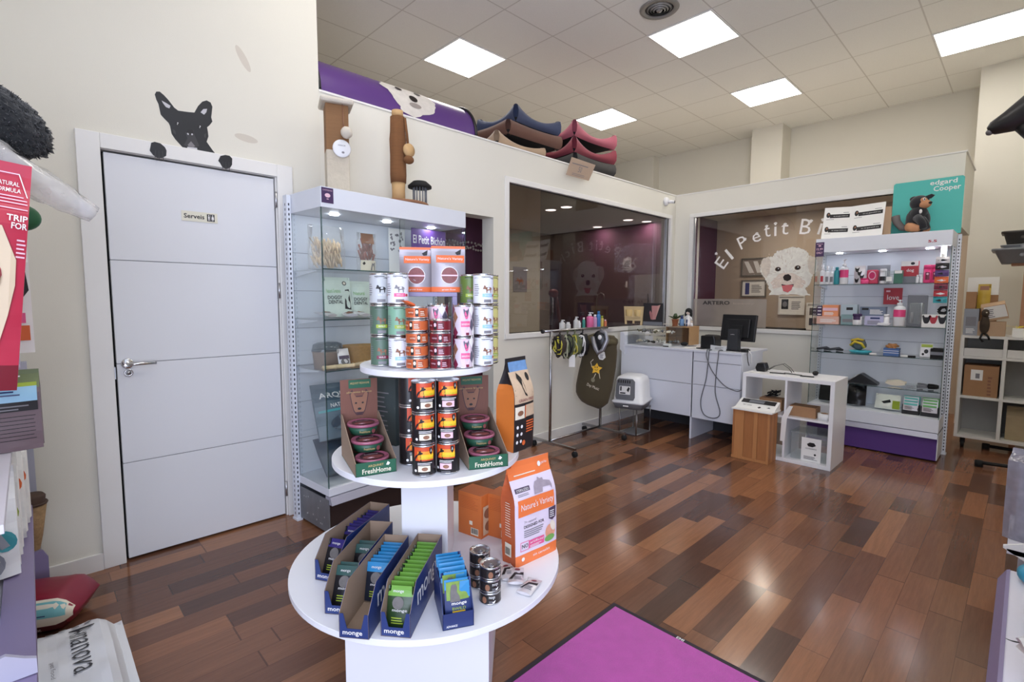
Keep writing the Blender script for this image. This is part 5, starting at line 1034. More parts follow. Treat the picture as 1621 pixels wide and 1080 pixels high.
t = thing('tape_roll', 'white roll of tape lying in the upper right cube', 'tape', (4.50, 1.075, .3795)); q = MB(); q.lathe([(.026, 0), (.048, 0), (.048, .05), (.026, .05)], WHITEP, 28, cap=False); q.build('tape', t); q = MB(); q.lathe([(.0245, 0), (.0258, 0), (.0258, .05), (.0245, .05), (.0245, 0)], CARD, 24, cap=False); q.build('core', t)
q = MB(); q.prism([(0, 0), (.035, 0), (.03, .2), (-.02, .3), (-.05, .3), (-.01, .19)], 0, .002, WHITEP, XZ); tag(q.build('hanging_paper_band', None, loc=(4.40, 1.325, .17)), 'white paper band hanging across the middle post of the cube shelf', 'paper')
t = thing('storage_box', 'clear plastic storage box with white label in the lower right cube', 'box', (4.46, 1.035, .031)); q = MB(); q.box(0, .28, 0, .26, 0, .21, CLR); q.build('box_body', t, .006); q = MB(); q.box(-.006, .29, -.006, .266, .21, .225, CLR); q.build('box_lid', t, .003)
q = MB(); q.box(-.004, -.001, .04, .18, .0, .19, WHITEP); S = plane_S((-.0045, .18, 0), (0, -1, 0), (0, 0, 1)); q.shape(S, [(.04, .14), (.06, .155), (.09, .155), (.105, .135), (.08, .12), (.05, .122)], INK); q.text(S, 'ACCESORIOS', .03, .11, .10, .11, INK); q.shape(S, [(.09, .06), (.1, .07), (.11, .06), (.1, .05)], INK); q.lines(S, .02, .12, .015, .045, 4, GREYI); q.build('label_card', t)
pbox('loose_carton', 'brown carton and gear deep in the upper left cube', 'box', (4.62, 1.50, .3795), HP, .18, .12, .1, CARD)
q = MB(); r = random.Random(8)
for k in range(5): q.tube([(r.uniform(-.1, .1), r.uniform(-.05, .05), r.uniform(0, .06)) for _ in range(6)], .004, BLACKM, 6)
tag(q.build('cable_tangle', None, loc=(4.62, 1.50, .49)), 'tangle of black cables on the carton in the upper left cube', 'cable')
q = MB(); q.prism([(-.035, 0), (.035, 0), (.045, .03), (.03, .075), (-.03, .07), (-.045, .03)], -.04, .04, BLACK, YZ); tag(q.build('tape_gun', None, .006, loc=(4.62, 1.60, .703), rot=HP), 'chunky black tape holder on the cube shelf', 'tape holder')
q = MB(); q.tube([(0, 0, .01), (.02, -.05, .05), (.05, -.11, .07), (.02, -.17, .04), (0, -.2, .01)], .004, mat('wire_basket', (112, 110, 104), .5, .5), 7); q.tube([(.05, 0, .01), (.07, -.05, .05), (.1, -.11, .07), (.07, -.17, .04), (.05, -.2, .01)], .004, mat('wire_basket', (112, 110, 104), .5, .5), 7); tag(q.build('wire_frame', None, loc=(4.62, 1.56, .703)), 'grey bent wire frame behind the black tape holder', 'frame')
for i, (x, y, r, L, m, lb) in enumerate(((4.55, 1.45, .2, .12, BLACK, 'black marker nearest the tape holder'), (4.58, 1.34, -.25, .15, mat('ruler_steel', (120, 120, 118), .4, .5), 'grey ruler on the cube shelf'), (4.53, 1.22, .1, .10, BLACK, 'black pen nearest the right post of the cube shelf'))):
    q = MB(); q.box(-.006, .006, -L / 2, L / 2, 0, .009, m); tag(q.build('desk_tool', None, .002, loc=(x, y, .703), rot=r), lb, 'stationery')
tag(MB().ell((0, 0, .018), (.03, .022, .018), BLACKM, 14, 8, .2).build('small_pouch', None, loc=(4.68, 1.20, .703)), 'small black pouch at the back of the cube shelf top', 'pouch')
pbox('paper_sheet', 'white leaflet on the cube shelf by the counter', 'paper', (4.50, 1.62, .703), HP + .2, .09, .07, .0015, WHITEP, None, None, 0)
# pine crate
t = thing('pine_crate', 'pine board crate standing before the cube shelf', 'crate', (4.223, 1.386, 0)); PINE = mat('pine_board', (166, 108, 62), .55, var=.18, scale=9, stretch=(2, 9, .9)); PINE2 = mat('pine_board_pale', (184, 126, 76), .55, var=.15, scale=9, stretch=(2, 9, .9)); cw, cd, ch2 = .294, .180, .415
b = [0, .018, .092, .125, .20, .276, .294]
for k in range(6): MB().box(0 if k % 2 == 0 else .004, .014, b[k] + .0008, b[k + 1] - .0008, .02 if k % 2 else 0, ch2, (PINE2, PINE)[k % 2]).build('front_board', t, .0012)
for k in range(4): MB().box(.0145 + (cd - .015) * k / 4 + .0006, .0145 + (cd - .015) * (k + 1) / 4 - .0006, 0, .012, 0, ch2, (PINE, PINE2)[k % 2]).build('side_board', t, .0012)
MB().box(.0145, cd, cw - .012, cw, 0, ch2, PINE).build('side_board', t, .0012); MB().box(cd - .012, cd, .0125, cw - .0125, 0, ch2, PINE).build('back_board', t); MB().box(-.004, 0, 0, cw, 0, .022, PINE2).build('foot_rail', t, .001)
t = thing('white_carton', 'flat white carton with black artwork lying on the pine crate', 'box', (4.215, 1.375, ch2 + .001)); q = MB(); q.box(-.012, .188, -.01, .31, 0, .012, WHITEP); q.build('carton_lid', t, .001)
q = MB(); q.prism([(.05, .012), (.186, .07), (.186, .012)], -.005, .305, WHITEP, YZ @ Matrix.Identity(4)); S = plane_S((.05, .305, .0125), (0, -1, 0), (.136, 0, .058)); q.rect(S, .02, .29, .08, .14, INK, .001); q.rect(S, .08, .20, .09, .13, GREYP, .0015); q.shape(S, [(.17, .03), (.185, .045), (.2, .03), (.185, .015)], INK); q.shape(S, [(.24, .035), (.255, .05), (.27, .035)], INK); q.text(S, 'PET CARE', .05, .12, .04, .055, INK); q.build('carton_flap', t)

# ------------------------------------------------------------------ litter box, its stand and the clothes rail
t = thing('box_stand', 'open grey metal frame stand under the litter box', 'stand', (4.19, 2.575, 0)); 
for y in (.008, .2): q = MB(); q.tube([(0, y, .01), (0, y, .262), (.25, y, .262), (.25, y, .01), (0, y, .01)], .008, STEEL, 8); q.build('side_frame', t)
MB().box(0, .25, 0, .208, .004, .012, mat('stand_grey', (128, 128, 132), .5, .2)).build('bottom_plate', t); MB().box(0, .25, 0, .208, .258, .27, mat('stand_grey', (128, 128, 132))).build('top_plate', t)
GP = mat('litter_grey', (112, 114, 118), .4); GW = mat('litter_white', (232, 233, 235), .3, var=.01)
t = thing('litter_box', 'white and grey hooded cat litter box on the metal stand', 'litter box', (4.255, 2.675, .272), HP + .28)
def rr(w, d, r, n=5):
    return [(sx * (w / 2 - r) + r * cos(a0 + pi / 2 * k / n), sy * (d / 2 - r) + r * sin(a0 + pi / 2 * k / n)) for sx, sy, a0 in ((1, 1, 0), (-1, 1, pi / 2), (-1, -1, pi), (1, -1, 1.5 * pi)) for k in range(n + 1)]
q = MB(); q.loft([[(x, y, z) for x, y in rr(w, d, .04)] for w, d, z in ((.30, .36, 0), (.33, .40, .05), (.335, .405, .06))], GP); S = plane_S((0, -.1975, 0), (1, 0, 0), (0, 0, 1)); q.rect(S, -.05, .02, .022, .045, INK, .004); q.rect(S, -.045, .015, .027, .04, INKW, .006); q.build('tray', t)
q = MB(); q.loft([[(x, y, z) for x, y in rr(w, d, r)] for w, d, z, r in ((.355, .425, .06, .04), (.355, .425, .078, .04), (.32, .39, .085, .05), (.30, .36, .27, .06), (.27, .33, .315, .06), (.20, .26, .335, .06))], GW); q.build('hood', t)
q = MB(); Md = Matrix.Translation((-.02, -.193, .095)) @ Matrix.Rotation(radians(-5.5), 4, 'X'); q.prism([(-.10, 0), (.085, 0), (.10, .03), (.095, .19), (.07, .215), (-.08, .215), (-.105, .19), (-.11, .03)], -.012, .004, GP, Md @ YZ); S = lambda u, v, d: Md @ Vector((u, -.0125 - d, v))
q.rect(S, -.07, .05, .055, .14, WHITEP); q.rect(S, -.06, -.045, .09, .135, INK, .0012); q.rect(S, -.06, .0, .062, .075, INK, .0012); q.shape(S, [(.01, .1), (.03, .135), (.045, .12), (.03, .08)], INK, .0012)
for k in range(6): q.rect(S, -.085 + k * .024, -.072 + k * .024, .17, .20, INK, .0008)
q.build('flap_door', t, .002)
t.scale = (.9, .86, .95)
RAIL = mat('rail_steel', (168, 168, 170), .25, 1., var=.05)
t = thing('clothes_rail', 'chrome clothes rail on castors along the window wall', 'clothes rail', (3.24, 2.86, 0))
MB().rod((-.1, 0, 1.052), (.83, 0, 1.052), .013, RAIL, 14).build('top_bar', t); MB().rod((-.112, 0, 1.052), (-.095, 0, 1.052), .018, BLACK, 12).build('end_cap', t); MB().rod((0, 0, .07), (0, 0, 1.052), .0125, RAIL, 12).build('post', t); MB().rod((.74, 0, .07), (.74, 0, 1.052), .0125, RAIL, 12).build('post', t)
MB().rod((0, 0, .085), (.74, 0, .085), .011, RAIL, 12).build('cross_bar', t)
for x in (0, .74):
    MB().box(x - .012, x + .012, -.29, .215, .058, .08, RAIL).build('foot', t, .002)
    for y in (-.28, .19): c = MB(); c.rod((x - .011, y, .026), (x + .011, y, .026), .026, BLACKM, 16); c.rod((x, y, .03), (x, y, .06), .006, STEEL); c.build('castor', t)
HARN = [mat('strap_black', (26, 26, 28), .7), mat('strap_yellow', (196, 186, 70), .7, var=.1), mat('strap_camo', (92, 100, 70), .75, var=.5, scale=60), mat('strap_brown', (62, 52, 46), .75, var=.2), mat('strap_pale', (190, 190, 160), .7, var=.2)]
def harness(label, x, y, z, w, h, ms, seed):
    t = thing('dog_harness', label, 'harness', (x, y, z), HP + .35, 'harnesses on the clothes rail'); r = random.Random(seed)
    q = MB(); q.ell((0, 0, -h * .52), (w * .55, .042, h * .42), ms[0], 22, 14, .4, 2.8, seed=seed); q.build('vest', t)
    for k in range(4):
        q = MB(); a = r.uniform(.45, .95); ph = r.uniform(0, 6); pts = [(w * .5 * a * (sin(2 * pi * i / 14) + .45 * sin(4 * pi * i / 14 + ph)) * (1 - .15 * k), -.045 - .004 * k + .012 * cos(2 * pi * i / 7 + k), -h * .52 + h * .46 * a * (cos(2 * pi * i / 14) + .2 * sin(6 * pi * i / 14 + ph))) for i in range(15)]; q.tube(pts, .0065, ms[1 + k % (len(ms) - 1)], 7); q.build('strap', t)
    q = MB(); q.tube([(0, 0, -h * .08), (0, -.005, .0), (0, .0, .012), (0, .01, 0)], .006, ms[0]); q.build('hanging_loop', t)
harness('brown and yellow dog harness hanging outermost on the clothes rail', 3.335, 2.84, 1.035, .11, .21, [HARN[3], HARN[1], HARN[0]], 1)
harness('camouflage dog harness with yellow edging, second on the clothes rail', 3.44, 2.84, 1.035, .115, .24, [HARN[2], HARN[0], HARN[4]], 2)
harness('yellow camouflage harness with tangled straps, third on the clothes rail', 3.545, 2.84, 1.035, .115, .24, [HARN[2], HARN[1], HARN[4]], 3)
harness('black dog harness with white dots next to the silver one', 3.645, 2.83, 1.04, .11, .26, [HARN[0], HARN[0], INKW], 4)
t = thing('silver_harness', 'black and silver padded harness hanging over the olive coat', 'harness', (3.675, 2.66, 1.05), HP + .35); q = MB(); q.ell((0, 0, -.10), (.07, .035, .10), BLACK, 16, 12); q.build('pad', t); q = MB(); GLT = mat('silver_glitter', (150, 150, 156), .35, .6, var=.3, scale=120); q.tube([(-.06, -.02, -.06), (-.03, -.04, -.15), (.0, -.045, -.20), (.04, -.045, -.17), (.075, -.03, -.08), (.06, -.02, -.02), (.01, -.02, -.0)], .020, GLT, 10); q.build('silver_trim', t); q = MB(); q.ell((.01, -.036, -.06), (.018, .008, .022), INKW, 12, 8); q.build('buckle', t)
pbox('hang_tag', 'white blank hang tag below the camouflage harnesses', 'tag', (3.46, 2.80, .725), HP + .5, .055, .002, .11, WHITEP)
# olive dog coat
OLV = mat('coat_olive', (70, 60, 38), .8, var=.1, scale=8, sheen=.2); t = thing('dog_coat', 'olive dog coat with a smiling yellow star hanging on the rail', 'coat', (3.80, 2.73, 0), HP + .42)
out = [(-.135, .98), (.08, 1.0), (.125, .955), (.11, .9), (.115, .84), (.108, .70), (.085, .50), (.055, .36), (.0, .305), (-.07, .315), (-.15, .37), (-.185, .44), (-.185, .52), (-.165, .66), (-.14, .8), (-.13, .9)]
def coat_half(z):  # left and right outline at height z
    zs2 = sorted(set(p[1] for p in out)); L = [p for p in out]; xs = []
    for i in range(len(L)):
        (x0, z0), (x1, z1) = L[i], L[(i + 1) % len(L)]
        if (z0 - z) * (z1 - z) <= 0 and abs(z1 - z0) > 1e-9: xs.append(x0 + (x1 - x0) * (z - z0) / (z1 - z0))
    return min(xs) * 1.28, max(xs) * 1.28
q = MB(); rings = []
for k in range(25):
    z = .308 + (.990 - .308) * k / 24; a, b2 = coat_half(z); cx2, hw = (a + b2) / 2, (b2 - a) / 2; th = .055 * sqrt(max(.06, 1 - abs(2 * k / 24 - 1) ** 4))
    rings.append([(cx2 + hw * cos(2 * pi * j / 28), (th + .006 * mnoise.noise(Vector((cos(2 * pi * j / 28) * 2, z * 9, 1)))) * sin(2 * pi * j / 28), z) for j in range(28)])
q.loft(rings, OLV); q.build('coat_body', t)
def CS(u, v, d):
    a, b2 = coat_half(min(max(v, .31), .985)); cx2, hw = (a + b2) / 2, (b2 - a) / 2; k = (v - .308) / .682 * 24; th = .055 * sqrt(max(.06, 1 - abs(2 * k / 24 - 1) ** 4)) + .006
    return Vector((u, -th * sqrt(max(0, 1 - min(1, ((u - cx2) / hw)) ** 2)) - d - .001, v))
q = MB(); STAR = mat('star_yellow', (236, 184, 48), .6, var=.05); q.shape(CS, [((.056 if k % 2 == 0 else .03) * sin(pi * k / 5 + .1) - .03, (.056 if k % 2 == 0 else .03) * cos(pi * k / 5 + .1) + .69) for k in range(10)], STAR, .002)
for x in (-.042, -.022): q.disc(CS, x, .705, .004, .008, INK, .0035, 10)
q.tube([CS(-.045, .684, .004), CS(-.03, .675, .004), CS(-.015, .686, .004)], .002, INK, 6); q.tube([CS(-.07, .705, .004), CS(-.085, .75, .004), CS(-.06, .775, .004)], .003, CREAM, 6); q.tube([CS(-.035, .645, .004), CS(-.055, .60, .004)], .003, CREAM, 6); q.tube([CS(-.005, .65, .004), CS(.005, .60, .004)], .003, CREAM, 6); q.disc(CS, -.06, .585, .018, .022, mat('coat_print_grey', (130, 124, 100), .7), .003, 12); q.text(CS, 'Day Music', -.12, .0, .50, .535, CREAM, .003, rot=-.35); q.build('star_print', t)
q = MB(); q.tube([(-.13, -.01, .955), (-.05, -.05, .93), (.04, -.05, .94), (.115, -.0, .93), (.10, .04, .96), (-.08, .045, .975), (-.13, -.01, .955)], .034, mat('coat_collar', (84, 76, 52), .8, var=.1), 10); q.build('collar', t)
q = MB(); q.box(.01, .03, -.075, -.07, .86, .94, mat('zip_yellow', (196, 160, 50), .6)); q.build('zip_pull', t); q = MB(); q.prism([(.0, .78), (.03, .775), (.055, .80), (.045, .85), (.01, .855), (-.015, .81)], -.078, -.074, WHITEP, YZ); S = plane_S((0, -.0785, 0), (1, 0, 0), (0, 0, 1)); q.lines(S, .005, .04, .79, .83, 4, GREYI); q.build('price_tag', t)
tag(MB().ell((0, 0, -.05), (.05, .03, .055), WINE, 14, 8, .2).build('dog_collar_wrap', None, loc=(3.93, 2.80, 1.02)), 'wine red scarf end beside the olive coat collar', 'scarf')
# bottles on the window sill
zsill = 1.031
for (x, h, r, body, cap, kind, lb) in ((3.647, .10, .028, mat('bottle_frost', (206, 206, 204), .4), WB, 'pump', 'frosted pump bottle, first from the harness end of the sill'), (3.735, .075, .026, mat('bottle_frost', (206, 206, 204)), WB, 'cap', 'squat frosted jar-like bottle second on the sill'), (3.857, .125, .026, mat('bottle_frost', (206, 206, 204)), WB, 'pump', 'frosted pump bottle with hooked spout on the sill'), (3.905, .085, .018, WB, WB, 'cap', 'small white bottle left of the green one'), (3.978, .115, .016, mat('bottle_sea', (60, 140, 130), .4), WB, 'cap', 'slim green bottle on the sill'), (4.079, .165, .036, mat('bottle_rose', (226, 110, 160), .35), WB, 'pump', 'large pink pump bottle on the sill'), (4.163, .14, .022, mat('bottle_mauve', (196, 150, 190), .4), WB, 'cap', 'mauve bottle right of the large pink one'), (4.224, .175, .022, mat('bottle_azure', (60, 120, 180), .35), mat('bottle_azure', (60, 120, 180)), 'cap', 'tall blue bottle on the sill'), (4.284, .125, .018, mat('bottle_lemon', (206, 180, 90), .4), LIME, 'cap', 'yellow bottle between blue and orange ones'), (4.343, .085, .016, mat('bottle_rust', (196, 110, 76), .4), PALEP, 'cap', 'small rust orange bottle, last on the sill')):
    bottle(lb, (x, YA + .0 - .012, zsill - .0), r, h, body, cap, kind, 0, neck=.78 if kind == 'pump' else .84)
MB_s = MB(); MB_s.box(3.5, 4.45, YA - .06, YA + .02, 1.022, 1.0305, FRAMEW); struct(MB_s, 'trim_4')
# ------------------------------------------------------------------ wall sticker over the door
STB_ = mat('sticker_black', (30, 31, 34), .45, var=.25, scale=12); STG = mat('sticker_grey', (128, 124, 126), .5); STM = mat('sticker_muzzle', (58, 56, 58), .5, var=.2); STL = mat('sticker_light', (196, 194, 198), .5)
DOG=[(-.1342,.2469),(-.1274,.2623),(-.1127,.2664),(-.0951,.2535),(-.0775,.2348),(-.0546,.2044),(-.0381,.1935),(.0024,.1972),(.0339,.2021),(.0513,.2384),(.0725,.2675),(.0932,.2793),(.1113,.2733),(.1187,.2537),(.1145,.221),(.111,.1976),(.1155,.1761),(.1022,.1549),(.0894,.1406),(.0924,.1165),(.0935,.0942),(.0841,.065),(.0976,.0452),(.1112,.0253),(.1231,.0116),(.0415,.012),(.0378,.0171),(-.0252,.0109),(-.0416,.0294),(-.0579,.0477),(-.0719,.0706),(-.0769,.1084),(-.0826,.1221),(-.1003,.1392),(-.1143,.155),(-.1175,.1796),(-.1211,.2041),(-.1292,.2231)]
SW = plane_S((0, 0, 0), (1, 0, 0), (0, 0, 1))
t = thing('wall_sticker', 'black bulldog head wall sticker peeking over the white door frame', 'sticker', (.65, YA - .0006, 2.09)); q = MB(); q.shape(SW, DOG, STB_, 0)
q.shape(SW, [(-.1074,.2247),(-.0875,.2172),(-.0701,.2089),(-.0756,.1947),(-.0903,.1973),(-.1007,.2116)], STL); q.shape(SW, [(.0621,.2101),(.075,.2298),(.0934,.2359),(.0885,.2168),(.0778,.202)], STL)
q.shape(SW, [(-.012,.0907),(-.0016,.1062),(.0241,.1121),(.029,.0888),(.0433,.0518),(.0485,.035),(.0261,.0237),(-.0015,.0202),(-.0207,.025),(-.0035,.0639)], STM); q.shape(SW, [(-.0092,.0935),(.0004,.1089),(.0221,.1117),(.0273,.0951),(.0169,.0839),(.0012,.0826)], INK, .0012)
q.shape(SW, [(-.004, .03), (.012, .052), (.03, .03), (.02, .024), (.0, .023)], STG, .0012); q.disc(SW, .0, .086, .004, .005, STL, .0016, 10, rot=.5); q.disc(SW, .018, .088, .004, .005, STL, .0016, 10, rot=-.5)
for (x, y) in ((-.0449, .1267), (.0548, .1339)): q.disc(SW, x, y, .012, .009, INK, .001); q.disc(SW, x + .002, y + .004, .0028, .003, INKW, .0014, 8); q.disc(SW, x, y - .003, .002, .002, INKW, .0014, 8)
q.shape(SW, [(-.0062,.0201),(.0381,.0239),(.0384,.0128),(-.0066,.0103)], STL, .0014); q.shape(SW, [(-.0669,.0977),(-.0542,.0876),(-.0531,.0705),(-.0641,.0767)], STM); q.shape(SW, [(.0734,.0987),(.084,.1101),(.0808,.0824),(.0737,.0876)], STM); q.build('head_sticker', t)
PL=[(-.1629,.0037),(-.1482,.0111),(-.1247,.0084),(-.1071,-.006),(-.1004,-.0219),(-.1035,-.0484),(-.1226,-.0629),(-.141,-.0664),(-.1585,-.0549),(-.1712,-.0361)]; PR=[(.1298,-.0284),(.1415,-.0008),(.1652,.0093),(.1866,.0088),(.199,-.0037),(.1968,-.0369),(.1861,-.0552),(.1643,-.0651),(.1476,-.0574),(.1378,-.0384)]
for pts in (PL, PR):
    q = MB(); q.shape(SW, pts, STB_, .0190); c = sum(p[0] for p in pts) / 10; d = sum(p[1] for p in pts) / 10
    for k in (-1, 0, 1): q.shape(SW, [(c + k * .018 - .001, d - .05), (c + k * .018 + .002, d - .05), (c + k * .014 + .002, d), (c + k * .014, d)], STM, .0194)
    q.build('paw_sticker', t)
t = thing('door_sign', 'brushed door sign reading Serveis with toilet symbols', 'sign', (.603, YA + .004, 1.731)); q = MB(); SIGN = mat('sign_gold', (226, 222, 204), .3, .15, var=.05); q.box(0, .166, -.003, 0, 0, .052, SIGN); S = plane_S((0, -.0032, 0), (1, 0, 0), (0, 0, 1)); q.text(S, 'Serveis', .010, .104, .015, .039, INK, .0004, .02); q.build('sign_plate', t)
q = MB(); q.rect(S, .116, .152, .007, .045, INK, .0004)
for c, sk in ((.125, 0), (.143, 1)): q.disc(S, c, .039, .003, .003, INKW, .0008, 10); q.shape(S, [(c - .004, .034), (c + .004, .034), (c + (.006 if sk else .003), .018), (c - (.006 if sk else .003), .018)], INKW, .0008); q.rect(S, c - .0025, c - .0005, .010, .018, INKW, .0008); q.rect(S, c + .0005, c + .0025, .010, .018, INKW, .0008)
q.rect(S, .1335, .1345, .007, .045, INKW, .0008); q.build('toilet_symbols', t)
SMUD = mat('wall_scuff', (206, 198, 184), .9)
for (x, z, w, h, a, lb) in ((.93, 2.64, .02, .07, .5, 'faint grey scuff high on the wall above the door'), (.93, 2.215, .06, .02, -.1, 'faint smudge on the wall right of the bulldog sticker')):
    q = MB(); q.disc(SW, 0, 0, w, h, SMUD, 0, 18, rot=a); tag(q.build('wall_smudge', None, loc=(x, YA - .0006, z)), lb, 'stain')

# ------------------------------------------------------------------ lettering and dog head on the far window
LETW = mat('vinyl_white', (244, 240, 236), .5, var=.02)
GX = plane_S((XB + .0335 - .008, 2.857, 1.01), (0, -1, 0), (0, 0, 1))
wt = thing('window_lettering', 'white arched lettering El Petit Bichón on the far window', 'lettering', (0, 0, 0))
def paw(q, u, v, s, a):
    for (x, y, r) in ((0, 0, .5), (-.55, .45, .28), (-.2, .75, .28), (.2, .75, .28), (.55, .45, .28)): q.disc(GX, u + s * (x * cos(a) - y * sin(a)), v + s * (x * sin(a) + y * cos(a)), s * r, s * r, LETW, .0008, 10)
LT = [('E', .345, .744, .095, .14, .95, (.05, .11)), ('l', .43, .835, .03, .14, .70, (.0, -.03)), ('P', .572, .960, .085, .14, .44, (.04, .01)), ('e', .722, .998, .085, .095, .30, (.015, .035)), ('t', .83, 1.055, .065, .115, .12, (0, .05)), ('i', .914, 1.05, .022, .10, .03, (0, .075)), ('t', 1.006, 1.068, .075, .12, -.04, (.0, .04)), ('B', 1.205, 1.071, .10, .155, -.12, (.04, .05)), ('i', 1.335, 1.035, .022, .11, -.25, (.0, .085)), ('c', 1.44, .985, .075, .09, -.4, None), ('h', 1.55, .92, .08, .13, -.55, None), ('ó', 1.64, .83, .075, .12, -.7, None), ('n', 1.71, .735, .075, .09, -.85, None)]
for ch, u, v, w, h, a, pw in LT:
    q = MB(); q.text(GX, 'ı' if ch == 'i' else ch, u - w / 2, u + w / 2, v - h / 2, v + h / 2, LETW, .0006, .0, rot=a)
    if pw: paw(q, u + pw[0] * cos(a) - pw[1] * sin(a), v + pw[0] * sin(a) + pw[1] * cos(a), .022, a)
    q.build('letter', wt)
FUR = mat('vinyl_fur', (240, 232, 220), .6, var=.22, scale=26); FUR2 = mat('vinyl_fur_ear', (222, 210, 194), .6, var=.22, scale=26); FUR3 = mat('vinyl_fur_muzzle', (228, 212, 196), .6, var=.2, scale=34); TNG = mat('vinyl_tongue', (216, 110, 112), .5); EYEB = mat('vinyl_eye', (36, 26, 22), .4)
BI=[(.799,.763),(.8604,.784),(.8989,.7817),(.9345,.8358),(1.0085,.8547),(1.081,.8733),(1.1681,.8515),(1.2261,.8167),(1.2488,.7768),(1.3052,.7506),(1.3351,.6956),(1.332,.6195),(1.293,.5749),(1.2786,.5292),(1.2635,.4676),(1.2299,.437),(1.2532,.3901),(1.2823,.3636),(1.0599,.3721),(.8709,.3646),(.8999,.4086),(.8757,.4334),(.8577,.4909),(.8318,.5488),(.7903,.5993),(.7738,.6905)]
def fuzzy(pts, amp, n=7, seed=1):
    r = random.Random(seed); out = []
    for i in range(len(pts)):
        (a, b), (c, d) = pts[i], pts[(i + 1) % len(pts)]; L = hypot(c - a, d - b)
        for k in range(n): s = k / n; j = r.uniform(-amp, amp) * (1 if k else .3); out.append((a + (c - a) * s - (d - b) / L * j, b + (d - b) * s + (c - a) / L * j))
    return out
t = thing('window_sticker', 'white fluffy dog head sticker with pink tongue on the far window', 'sticker', (0, 0, 0)); q = MB(); q.shape(GX, fuzzy(BI, .006), FUR, .0004)
q.shape(GX, fuzzy([(.799,.763),(.8604,.784),(.8864,.7178),(.8752,.6209),(.8474,.5484),(.8068,.5824),(.7738,.6905)], .005, 5, 2), FUR2, .0008); q.shape(GX, fuzzy([(1.3052,.7506),(1.3351,.6956),(1.332,.6195),(1.293,.5749),(1.2569,.607),(1.2378,.7159),(1.2562,.7687)], .005, 5, 3), FUR2, .0008)
q.shape(GX, fuzzy([(.8879,.5066),(.9607,.5856),(1.0197,.6077),(1.0935,.6003),(1.1673,.5633),(1.234,.4992),(1.2016,.4374),(1.1147,.4543),(.9966,.4561),(.9219,.4328)], .005, 5, 4), FUR3, .0010)
rt = random.Random(9); FURD = mat('vinyl_fur_lock', (206, 192, 174), .6, var=.15); FURL = mat('vinyl_fur_white', (250, 246, 240), .6)
for k in range(90):
    u, v = rt.uniform(.86, 1.24), rt.uniform(.47, .83)
    if v > .81 and abs(u - 1.05) > .12: continue
    a = atan2(v - .58, u - 1.05) + rt.uniform(-.4, .4); L = rt.uniform(.02, .05); q.shape(GX, [(u - .003 * sin(a), v + .003 * cos(a)), (u + L * cos(a), v + L * sin(a)), (u + .003 * sin(a), v - .003 * cos(a))], FURD if k % 3 else FURL, .0013)
for u, v in ((.9581, .6452), (1.1488, .6532)): q.disc(GX, u, v, .030, .024, mat('vinyl_eye_rim', (122, 92, 70), .5), .0015); q.disc(GX, u, v, .022, .021, EYEB, .0018); q.disc(GX, u + .004, v + .006, .006, .006, INKW, .0022, 10)
q.shape(GX, [(1.0114,.56),(1.0282,.5835),(1.0647,.5902),(1.0922,.5656),(1.0894,.5308),(1.0564,.5142),(1.0233,.5277)], EYEB, .0018); q.shape(GX, [(.9983,.485),(1.05,.474),(1.1207,.4827),(1.1147,.4543),(1.0562,.4552),(1.0086,.4559)], EYEB, .0018); q.shape(GX, [(1.0035,.4688),(1.06,.476),(1.1139,.4733),(1.1016,.4228),(1.0663,.3945),(1.0211,.4108)], TNG, .0022); q.build('head_sticker', t)
FILM = glass_mat('frosted_film', (.8, .8, .8), 1.2, .3, .42, (196, 188, 180), 0, 3)
t = thing('frosted_window_band', 'frosted band lettered ARTERO along the foot of the far window', 'window film', (0, 0, 0)); q = MB(); q.rect(GX, .008, .86, .006, .325, FILM, .0002); q.build('film', t); q = MB(); q.text(GX, 'ARTERO', .137, .458, .258, .302, mat('vinyl_dark', (34, 30, 32), .5), .0012, .025); q.text(GX, 'beauty', .5, .73, .258, .285, mat('vinyl_faint', (150, 140, 132), .5), .0012); q.build('brand_letters', t)

